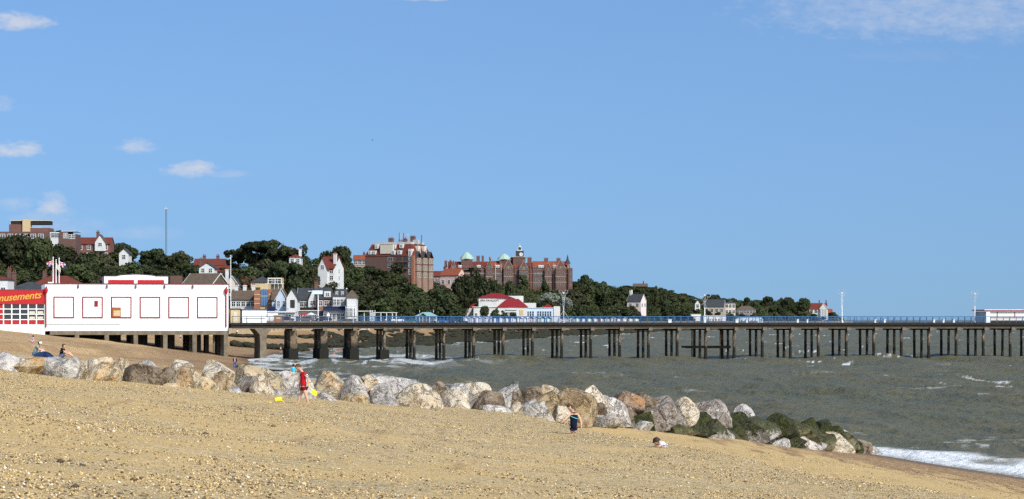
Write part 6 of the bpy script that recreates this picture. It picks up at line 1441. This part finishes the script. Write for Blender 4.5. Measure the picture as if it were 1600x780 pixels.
def ellips(name, c, r, mat, parent, q=None, sub=3, squash=None):
    bm = bmesh.new(); bmesh.ops.create_icosphere(bm, subdivisions=sub, radius=1); me = bpy.data.meshes.new(name)
    M_ = Matrix.Translation(c) @ (q.to_matrix().to_4x4() if q else Matrix.Identity(4)) @ Matrix.Diagonal((r[0], r[1], r[2], 1)); bm.transform(M_)
    if squash: squash(bm)
    bm.to_mesh(me); bm.free(); me.materials.append(mat); me.polygons.foreach_set('use_smooth', np.ones(len(me.polygons), bool)); return meshobj(name, me, parent)
def hand_chain(J, E, wrist, palm, dirv, side, s, tagp, curl=.5):
    """five fingers rooted inside the palm"""
    d = dirv.normalized(); a = side.normalized(); dn = d.cross(a).normalized()
    J[tagp+'palm'] = (palm, (.030*s, .018*s)); E.append((wrist, tagp+'palm'))
    for k, (o, ln) in enumerate(((-.024, .050), (-.008, .058), (.008, .055), (.023, .042))):
        b = palm+d*.025*s+a*o*s; k1 = b+d*ln*.5*s+dn*curl*.012*s; k2 = k1+(d*(1-curl)+dn*curl)*ln*.5*s
        J[f'{tagp}f{k}a'] = (b, .0085*s); J[f'{tagp}f{k}b'] = (k1, .008*s); J[f'{tagp}f{k}c'] = (k2, .007*s)
        E += [(tagp+'palm', f'{tagp}f{k}a'), (f'{tagp}f{k}a', f'{tagp}f{k}b'), (f'{tagp}f{k}b', f'{tagp}f{k}c')]
    b = palm-a*.030*s-d*.01*s; k1 = b-a*.014*s+d*.022*s+dn*.008*s; k2 = k1+d*.02*s+dn*.01*s
    J[tagp+'t0'] = (b, .011*s); J[tagp+'t1'] = (k1, .009*s); J[tagp+'t2'] = (k2, .008*s); E += [(tagp+'palm', tagp+'t0'), (tagp+'t0', tagp+'t1'), (tagp+'t1', tagp+'t2')]
def person(label, loc, K, S, rz=0.0, hair=None, shirt=None, sleeve=.5, shorts=None, leg=.5, detail=True, look=None, group=None, skinm=None, extra=None, cap=None, hem=0.0, bulk=1.0):
    """K: joint positions in metres (pelvis, chest, neck, head, shoulder/elbow/hand L R, hip/knee/foot L R); S: overall girth scale"""
    e = empty('person', loc, rz, label=label, cat='person', group=group); K = {k: Vector(v) for k, v in K.items()}
    for sd in 'LR': K.setdefault('toe'+sd, K['foot'+sd]+Vector((0, -.11*S, 0)))
    sk = skinm or M_SKIN; J = {}; E = []
    J['pelvis'] = (K['pelvis'], (.120*S, .085*S)); J['waist'] = (K['pelvis'].lerp(K['chest'], .5), (.100*S, .075*S)); J['chest'] = (K['chest'], (.125*S, .088*S)); J['neckb'] = (K['neck'], .048*S)
    hd = (K['head']-K['neck']); J['neckt'] = (K['neck']+hd*.45, .045*S); J['heada'] = (K['neck']+hd*.75, .070*S); J['headb'] = (K['head'], .088*S); J['headc'] = (K['head']+hd.normalized()*.055*S, .070*S)
    E += [('pelvis','waist'),('waist','chest'),('chest','neckb'),('neckb','neckt'),('neckt','heada'),('heada','headb'),('headb','headc')]
    for sd in 'LR':
        sh, el, ha = K['sh'+sd], K['el'+sd], K['hand'+sd]
        J['sh'+sd] = (sh, .050*S); J['um'+sd] = (sh.lerp(el, .5), .042*S); J['el'+sd] = (el, .034*S); J['fm'+sd] = (el.lerp(ha, .4), .033*S); J['wr'+sd] = (el.lerp(ha, .86), .022*S)
        E += [('chest','sh'+sd),('sh'+sd,'um'+sd),('um'+sd,'el'+sd),('el'+sd,'fm'+sd),('fm'+sd,'wr'+sd)]
        if detail: hand_chain(J, E, 'wr'+sd, ha, (ha-el), Vector((0, 1 if sd == 'L' else -1, 0)) if abs((ha-el).normalized().y) < .8 else Vector((1, 0, 0)), S*1.0, sd, .45)
        else: J['pm'+sd] = (ha, .028*S); E.append(('wr'+sd, 'pm'+sd))
        hp, kn, ft, to = K['hip'+sd], K['knee'+sd], K['foot'+sd], K['toe'+sd]
        J['hip'+sd] = (hp, .082*S); J['th'+sd] = (hp.lerp(kn, .5), .070*S); J['kn'+sd] = (kn, .052*S); J['cf'+sd] = (kn.lerp(ft, .35), .050*S); J['an'+sd] = (kn.lerp(ft, .93), .032*S); J['he'+sd] = (ft, .034*S); J['to'+sd] = (to, .028*S)
        E += [('pelvis','hip'+sd),('hip'+sd,'th'+sd),('th'+sd,'kn'+sd),('kn'+sd,'cf'+sd),('cf'+sd,'an'+sd),('an'+sd,'he'+sd),('he'+sd,'to'+sd)]
    skin('body', J, E, sk, e, sub=2 if detail else 1)
    up = hd.normalized(); lk = Vector(look or (0,-1,0)); lk = (lk-up*lk.dot(up)*.6).normalized(); rt = lk.cross(up).normalized(); R_ = .095*S
    Q = Matrix((rt, lk, up)).transposed().to_quaternion(); H = K['head']
    if detail:
        ellips('skull', H+up*.012*S+lk*.004*S, (R_*.86, R_*.98, R_*1.18), sk, e, Q)
        ellips('nose', H+lk*R_*.98-up*.008*S, (.012*S, .020*S, .020*S), sk, e, Q, 2)
        ellips('mouth', H+lk*R_*.86-up*.046*S, (.024*S, .012*S, .006*S), smat('lips_'+str(ntree+len(bpy.data.objects)), color=(.40,.14,.11), rough=.5), e, Q, 2)
        for s_ in (-1, 1):
            ellips('eye', H+lk*R_*.86+rt*s_*.030*S+up*.014*S, (.010*S, .008*S, .007*S), M_EYE, e, Q, 2); ellips('ear', H+rt*s_*R_*.88-up*.004*S, (.010*S, .022*S, .030*S), sk, e, Q, 2)
    def cut(bm):
        f = [v for v in bm.verts if ((v.co-H).dot(lk) > R_*.42 and (v.co-H).dot(up) < R_*.62) or (v.co-H).dot(up) < -R_*.55]; bmesh.ops.delete(bm, geom=f, context='VERTS')
        g = bmesh.ops.solidify(bm, geom=bm.faces[:]+bm.edges[:]+bm.verts[:], thickness=.014*S)
        for v in bm.verts: v.co += Vector((random.uniform(-1,1), random.uniform(-1,1), random.uniform(-1,1)))*.006*S
    ellips('hair', H+up*.022*S-lk*.008*S, (R_*1.0, R_*1.14, R_*1.26), hair or M_HAIR, e, Q, 3, cut)
    if cap: ellips('cap', H+up*.055*S, (R_*1.08, R_*1.2, R_*.85), cap, e, Q, 2)
    if shirt:
        Jc = {'b': (K['pelvis'].lerp(K['chest'], -.02)-Vector((0,0,hem*S)), (.150*S*bulk, .112*S*bulk)), 'w': (K['pelvis'].lerp(K['chest'], .5), (.132*S*bulk, .100*S*bulk)), 'c': (K['chest'], (.150*S*bulk, .105*S*bulk)), 'n': (K['neck']-(K['neck']-K['chest'])*.15, .066*S)}; Ec = [('b','w'),('w','c'),('c','n')]
        for sd in 'LR':
            Jc['s'+sd] = (K['sh'+sd], .068*S); Ec.append(('c','s'+sd))
            if sleeve > .12: Jc['e'+sd] = (K['sh'+sd].lerp(K['el'+sd], min(sleeve, 1.0)), .062*S if sleeve < 1 else .046*S); Ec.append(('s'+sd,'e'+sd))
            if sleeve > 1: Jc['g'+sd] = (K['el'+sd].lerp(K['hand'+sd], .75), .040*S); Ec.append(('e'+sd,'g'+sd))
        skin('shirt', Jc, Ec, shirt, e, sub=2)
    if shorts:
        Jc = {'p': (K['pelvis']+Vector((0,0,.04*S)), (.134*S, .100*S))}; Ec = []
        for sd in 'LR':
            Jc['h'+sd] = (K['hip'+sd], .098*S); Jc['k'+sd] = (K['hip'+sd].lerp(K['knee'+sd], min(leg, 1)), .082*S if leg < 1 else .066*S); Ec += [('p','h'+sd),('h'+sd,'k'+sd)]
            if leg > 1: Jc['m'+sd] = (K['knee'+sd].lerp(K['foot'+sd], .9), .050*S); Ec.append(('k'+sd,'m'+sd))
        skin('shorts' if leg <= 1 else 'trousers', Jc, Ec, shorts, e, sub=2)
    if extra: extra(e, K, S)
    return e
def ground_hit(u, v, dmin=28, dmax=150): return gp(u, v, dmin, dmax)
def kp(pts, c, d, y):
    """picture points (u, v) of a figure standing at distance d -> metres relative to its base c; y gives depth offsets"""
    out = {}
    for k, (u, v) in pts.items(): q = P(u, v, d); out[k] = (q.x-c.x, y.get(k, 0.0), q.z-c.z)
    return out
M_SHRED = cloth('red_shirt', (.55,.012,.020)); M_SHORTRED = cloth('dark_red_shorts', (.16,.012,.014)); M_NAVYC = cloth('navy_shirt', (.008,.011,.028)); M_NAVYS = cloth('navy_shorts', (.012,.016,.045)); M_TEALC = cloth('teal_trim', (.10,.50,.42))
M_BLUEW = cloth('pale_blue_shirt', (.55,.60,.75)); M_WHITEC = cloth('white_cloth', (.75,.75,.76)); M_LAV = cloth('lavender_top', (.36,.34,.50)); M_GREYT = cloth('grey_teal_shirt', (.20,.28,.27)); M_BLACKC = cloth('black_shirt', (.014,.010,.012)); M_CYAN = cloth('cyan_shirt', (.05,.48,.72))
M_JEAN = cloth('blue_jeans', (.08,.12,.22)); M_PINKC = cloth('pink_top', (.62,.30,.36)); M_YELC = cloth('lime_top', (.48,.55,.12)); M_ORC = cloth('orange_red', (.60,.09,.03)); M_YEL = weathered('yellow_plastic', (.78,.70,.03), (.66,.58,.02), 3, .3, rough=.4, spec=.4)
# boy in red walking left
q = ground_hit(472, 632); d = q.y; c = Vector((q.x, q.y, G(q.x, q.y)))
dv = (632-(500+(ZC-c.z)*F/d))
pt = {'pelvis':(474.3,605),'chest':(474.2,588),'neck':(471.5,579.6),'head':(466.6,574.3),'shR':(477.6,583.2),'elR':(482.0,592.6),'handR':(483.2,602.3),'shL':(470.6,584.5),'elL':(468.4,596),'handL':(467.0,607.5),
      'hipR':(475.6,607.5),'kneeR':(479.2,619.8),'footR':(482.2,630.8),'hipL':(473.0,607.5),'kneeL':(468.2,619.8),'footL':(464.6,631.0),'toeR':(478.0,632.0),'toeL':(460.0,632.0)}
K = kp(pt, c, d, {'shR':-.15,'elR':-.17,'handR':-.18,'shL':.15,'elL':.16,'handL':.12,'hipR':-.075,'kneeR':-.08,'footR':-.08,'toeR':-.09,'hipL':.075,'kneeL':.07,'footL':.07,'toeL':.06,'neck':0,'head':0})
Sc = 65*d/F/1.46
def red_extra(e, K, S):
    a, b = K['shR'], K['elR']; ax = (b-a).normalized(); qq = ax.to_track_quat('Z', 'Y')
    for (t_, m_) in ((.34, M_WHITEC), (.44, M_NAVYC), (.52, M_WHITEC)):
        o = MB().lathe([(.066*S,-.011),(.067*S,.011)], 12).build('sleeve_stripe', m_, e); o.location = a.lerp(b, t_); o.rotation_euler = qq.to_euler()
    a, b = K['shL'], K['elL']; qq = (b-a).to_track_quat('Z', 'Y')
    for (t_, m_) in ((.34, M_WHITEC), (.48, M_WHITEC)):
        o = MB().lathe([(.066*S,-.011),(.067*S,.011)], 12).build('sleeve_stripe', m_, e); o.location = a.lerp(b, t_); o.rotation_euler = qq.to_euler()
boy = person('boy in red shirt with striped sleeves walking by the boulders holding a yellow spade', c, K, Sc, hair=M_HAIRB, shirt=M_SHRED, sleeve=.58, shorts=M_SHORTRED, leg=.30, look=(-.85,-.2,-.5), extra=red_extra, bulk=1.15, hem=.03)
h0 = Vector(K['handR'])+c; tip = P(492.5, 615.5, d-.2); ax = (tip-h0).normalized()
sp_ = empty('toy_spade', h0, 0, label="yellow toy spade held by the boy in red", cat='spade'); tp = tip-h0
MB().tube([tuple(-ax*.05), tuple(tp*.62)], .014, 6).build('handle', M_YEL, sp_); MB().tube([(-.05,0,.01), (.05,0,.03)], .012, 6).build('grip', M_YEL, sp_)
bl = MB().prism([(-.07,0), (.07,0), (.085,-.10), (.06,-.18), (0,-.22), (-.06,-.18), (-.085,-.10)], -.012, .012, axis='y').build('blade', M_YEL, sp_, bevel=.004); bl.location = tp*.58; bl.rotation_euler = (0, -math.radians(38), 0)
# yellow bucket lid left on the boulder and its spade
q = ground_hit(437, 630); b0 = P(433.5, 626.5, q.y-.3)
tb = empty('toy_bucket', (b0.x, b0.y, G(b0.x, b0.y)), 0, scale=(.75,.75,.75), label='yellow plastic toy lying on the shingle left of the boy in red', cat='toy')
o = MB().lathe([(.07,0),(.075,.02),(.105,.24),(.115,.25),(.10,.24)], 14).build('bucket', M_YEL, tb); o.rotation_euler = (0, math.radians(82), .3); o.location = (-.1, 0, .12)
hdl = MB().tube([(.12+.0,-.10,.12),(.25,0,.06),(.12,.10,.12)], .008, 5).build('handle', M_YEL, tb); o2 = MB().lathe([(.09,0),(.05,.05),(.01,.06)], 12).build('sand_mould', M_YEL, tb); o2.location = (-.28, -.05, .0)
# boy in navy, kneeling upright behind the shingle ridge
q = ground_hit(895, 677.5); d = q.y; c = Vector((q.x, q.y, G(q.x, q.y)))
pt = {'pelvis':(896,668),'chest':(897,651.5),'neck':(895.3,643.5),'head':(891.2,637.0),'shR':(902.2,646.0),'elR':(907.3,657.8),'handR':(908.6,669.0),'shL':(891.0,647.5),'elL':(883.8,654.2),'handL':(877.8,659.4),
      'hipR':(898.6,669.5),'kneeR':(898.3,681),'footR':(899.5,680),'hipL':(893.5,669.5),'kneeL':(894.0,681),'footL':(894.5,680)}
K = kp(pt, c, d, {'shR':0,'elR':-.04,'handR':-.08,'shL':0,'elL':-.12,'handL':-.18,'footR':.36,'footL':.36,'head':-.05})
for k in ('kneeR','kneeL'): K[k] = (K[k][0], -.02, .045)
for k in ('footR','footL'): K[k] = (K[k][0], .36, .05); K['toe'+k[-1]] = (K[k][0], .46, .03)
Sc = 66*d/F/1.46
def navy_extra(e, K, S):
    c_ = K['chest']; o = MB().tube([(-.12*S,-.125*S,.035), (-.03*S,-.165*S,.0), (.06*S,-.16*S,-.03), (.13*S,-.115*S,-.035)], .013*S, 5).build('chest_stripe', M_TEALC, e); o.location = c_+Vector((0,0,-.01))
person('boy in a navy top with a green chest stripe in front of the brown boulders', c, K, Sc*1.02, hair=M_HAIRB, shirt=M_NAVYC, sleeve=.1, shorts=M_NAVYS, leg=1.0, look=(-.55,-.6,-.55), extra=navy_extra, hem=.10, bulk=1.28)
# small child bending low on the sand
q = ground_hit(1032, 699); d = q.y; c = Vector((q.x, q.y, G(q.x, q.y)))
pt = {'pelvis':(1038.5,696),'chest':(1032.5,693.3),'neck':(1029.8,692),'head':(1027.0,690.3),'shR':(1032.5,695),'elR':(1030,699),'handR':(1027.5,700.5),'shL':(1030,693),'elL':(1026.5,698),'handL':(1025,700),'hipR':(1038,697),'kneeR':(1033.8,700),'footR':(1039.5,701),'hipL':(1038,697),'kneeL':(1033.5,700),'footL':(1039,701)}
K = kp(pt, c, d, {'shR':-.09,'elR':-.12,'handR':-.12,'shL':.09,'elL':.12,'handL':.12,'hipR':-.05,'hipL':.05,'kneeR':-.07,'kneeL':.07,'footR':-.05,'footL':.05})
for k in K:
    if k[:-1] in ('foot','hand','knee','el'): K[k] = (K[k][0], K[k][1], max(K[k][2], .03) if k[:-1] != 'knee' else .05)
for s_ in 'LR': K['toe'+s_] = (K['foot'+s_][0]+.08, K['foot'+s_][1], .03)
person('small dark haired child in a pale blue and white top crouching on sand', c, K, .86, shirt=M_BLUEW, sleeve=.5, shorts=M_WHITEC, leg=.6, look=(-.8,-.1,-.6))

def stand(H=1.7, arms=.12, step=.12):
    k = H/1.7
    return {'pelvis':(0,0,.95*k),'chest':(0,0,1.28*k),'neck':(0,0,1.46*k),'head':(0,-.01,1.59*k),'shL':(-.17*k,0,1.42*k),'elL':(-.22*k,.02,1.14*k),'handL':(-(.2+arms)*k,-.06,.90*k),'shR':(.17*k,0,1.42*k),'elR':(.22*k,.02,1.14*k),'handR':(.24*k,-.06,.88*k),
            'hipL':(-.09*k,0,.92*k),'kneeL':(-.11*k,-step*.5,.50*k),'footL':(-.12*k,-step,.07*k),'hipR':(.09*k,0,.92*k),'kneeR':(.11*k,step*.2,.50*k),'footR':(.12*k,step,.07*k)}, k*1.12
def sit(k=1.0, lean=.12, reach=.42):
    return {'pelvis':(0,0,.11),'chest':(lean*.5,0,.42*k),'neck':(lean,0,.60*k),'head':(lean*1.4,0,.73*k),'shL':(lean*.9,.17,.56*k),'elL':(lean+.16,.22,.34*k),'handL':(reach,.14,.34),'shR':(lean*.9,-.17,.56*k),'elR':(lean+.16,-.22,.34*k),'handR':(reach,-.14,.30),
            'hipL':(.03,.09,.11),'kneeL':(.40,.13,.38*k),'footL':(.66,.12,.06),'toeL':(.80,.12,.05),'hipR':(.03,-.09,.11),'kneeR':(.42,-.12,.30*k),'footR':(.74,-.12,.06),'toeR':(.88,-.12,.05)}, 1.12*k
def place(u, d): x_ = XU(u, d); return Vector((x_, d, G(x_, d)))
K, S_ = sit(.88, .2, .45); p_ = gp(53.5, 556, 130); person('man in a grey green shirt and white cap sitting by the blue beach umbrella', p_, K, S_, hair=M_HAIR, shirt=M_GREYT, sleeve=.55, shorts=M_JEAN, leg=.6, look=(1,0,-.1), cap=M_WHITEC)
K, S_ = sit(.86, .11, .36); p_ = gp(95, 560, 130); person('man in a black shirt sitting on the sand facing right', p_, K, S_, hair=M_HAIRB, shirt=M_BLACKC, sleeve=.5, shorts=M_JEAN, leg=.7, look=(1,0,-.1))
K, S_ = sit(.95, .02, .36); p_ = gp(52, 536, 130); person('woman in a lavender top sitting on the shingle bank, legs out to the left', p_, K, S_, rz=math.pi, hair=M_HAIR, shirt=M_LAV, sleeve=.5, shorts=M_PINKC, leg=.95, look=(1,0,0))
p_ = gp(68, 560, 130); um = empty('beach_umbrella', p_, 0, label='blue and black beach umbrella lying open on its side behind the boulders', cat='umbrella'); r_ = 1.15*.45
for k in range(8):
    a0_, a1_ = k*math.pi/4, (k+1)*math.pi/4; V = []; Fc = []
    for i in range(6):
        ph = i/5*1.15
        for j in range(4):
            a = a0_+(a1_-a0_)*j/3; V.append((r_*math.sin(ph)*math.cos(a)*1.15, r_*math.sin(ph)*math.sin(a)*1.15, r_*math.cos(ph)-.05))
    for i in range(5):
        for j in range(3): q0 = i*4+j; Fc.append((q0, q0+1, q0+5, q0+4))
    g_ = meshobj('panel', npmesh('panel', V, Fc, [M_NAVYS if k % 3 == 0 else (cloth('umbrella_blue', (.012,.03,.10)) if k % 2 else cloth('umbrella_green', (.02,.06,.07)))], smooth=True), um); g_.rotation_euler = (math.radians(20), math.radians(8), 0); g_.location = (0, 0, -.12)
MB().tube([(0,0,.45),(-.35,-.3,.05)], .015, 6).build('pole', M_POLE, um)
K, S_ = stand(1.72); K['handL'] = (-.2,-.12,.95); p_ = place(367, 325); person('walker in a dark jacket and jeans on the sand beyond the boulders', p_, K, S_, shirt=M_BLACKC, sleeve=1.2, shorts=M_JEAN, leg=1.2, detail=False, extra=lambda e, K, S: ellips('jumper_front', K['chest'].lerp(K['pelvis'], .3)+Vector((0,-.105*S,0)), (.075*S,.05*S,.22*S), M_PINKC, e, None, 2))
K, S_ = sit(.8, .1, .36); p_ = place(348, 292); person('child in a lime green top sitting beyond the boulders by the last hall column', p_, K, S_, shirt=M_YELC, sleeve=.5, shorts=M_WHITEC, leg=.8, detail=False, look=(1,0,0))
p_ = place(458.5, 198); K, S_ = stand(max(1.1, min(1.55, (500+(ZC-p_.z)*F/198-566)*198/F))); person('child in a cyan top behind the boulders, left of the boy in red', p_, K, S_, shirt=M_CYAN, sleeve=.5, shorts=M_NAVYS, leg=.5, detail=False, look=(-.3,1,-.2))
rd = empty('fishing_rod', place(490, 190), 0, label='dark fishing rod leaning above the boulders right of the boy in red', cat='rod'); rb = rd.location
tp = P(506, 566, 190)-rb; MB().tube([(0,0,-.05), tuple(tp*.45)], .03, 6, r2=.02).build('butt', M_BLACK, rd); MB().tube([tuple(tp*.45), tuple(tp)], .02, 6, r2=.008).build('rod_tip', M_BLACK, rd)
FARP = [(438.5, 552, 1.35, M_WHITEC, M_NAVYS, 'child in white paddling in the foam between the first pier columns'), (522, 556, 1.4, M_ORC, M_ORC, 'bather in orange red wading just left of the wide fourth pier column'),
        (384, 521, 1.7, M_ORC, M_BLACKC, 'person in red and black standing on the beach under the landward deck'), (371, 524, 1.3, M_WHITEC, M_JEAN, 'person in white on the beach just right of the hall corner'), (517.5, 534, 1.6, M_ORC, M_JEAN, 'person in orange red on the distant beach before the fourth pier column'),
        (199, 534, 1.3, M_PINKC, M_BLACKC, 'leftmost of the people in pink seen through the hall columns'), (203.5, 534, 1.5, M_WHITEC, M_PINKC, 'person in white between two in pink, seen through the hall columns'), (207.5, 534, 1.4, M_PINKC, M_WHITEC, 'rightmost of the people in pink seen through the hall columns'),
        (282, 533, 1.3, M_LAV, M_BLACKC, 'person in lavender seen through the third gap of the hall columns'), (603, 507.6, 1.6, M_WHITEC, M_JEAN, 'person in white on the distant beach behind the seventh pier bent'), (468, 516, 1.6, M_BLUEW, M_JEAN, 'person in pale blue on the upper beach behind the second pier column'), (781, 537, 1.6, M_LAV, M_JEAN, 'figure at the water edge behind the pier legs below the pavilion')]
for (u, v, H_, a_, b_, lab) in FARP:
    p_ = gp(u, v, 200); p_.z = G(p_.x, p_.y) if G(p_.x, p_.y) > -.7 else -.7; K, S_ = stand(H_, arms=random.uniform(.05, .3)); person(lab, p_, K, S_*1.05, rz=random.uniform(-1, 1), shirt=a_, sleeve=.6, shorts=b_, leg=.6 if H_ < 1.5 else 1.2, detail=False)
# people strolling on the promenade
for (u, d, a_, lab) in ((530, 530, M_ORC, 'person in red walking past the parked cars below the brick gabled house'), (862, 860, M_BLACKC, 'dark dressed person on the promenade before the pavilion stair tower'), (868, 862, M_WHITEC, 'person in white on the promenade before the pavilion stair tower')):
    p_ = place(u, d); K, S_ = stand(1.7); person(lab, p_, K, S_, shirt=a_, sleeve=.6, shorts=M_JEAN, leg=1.2, detail=False)
# two gulls: only the one speck visible in the sky
g = empty('gull', P(582, 219, 420), .4, label='tiny gull gliding high in the open sky', cat='bird'); M_GULL = weathered('gull_grey', (.25,.25,.26), (.1,.1,.1), 2, .4)
ellips('body', Vector((0,0,0)), (.20,.06,.055), M_GULL, g, None, 2)
for s_ in (-1, 1): MB().face([(-.08,0,.02),(.08,0,.02),(.05,s_*.35,.12),(-.05,s_*.35,.12)]).face([(-.05,s_*.35,.12),(.05,s_*.35,.12),(-.06,s_*.68,.06)]).build('wing', M_GULL, g)

tick('people')
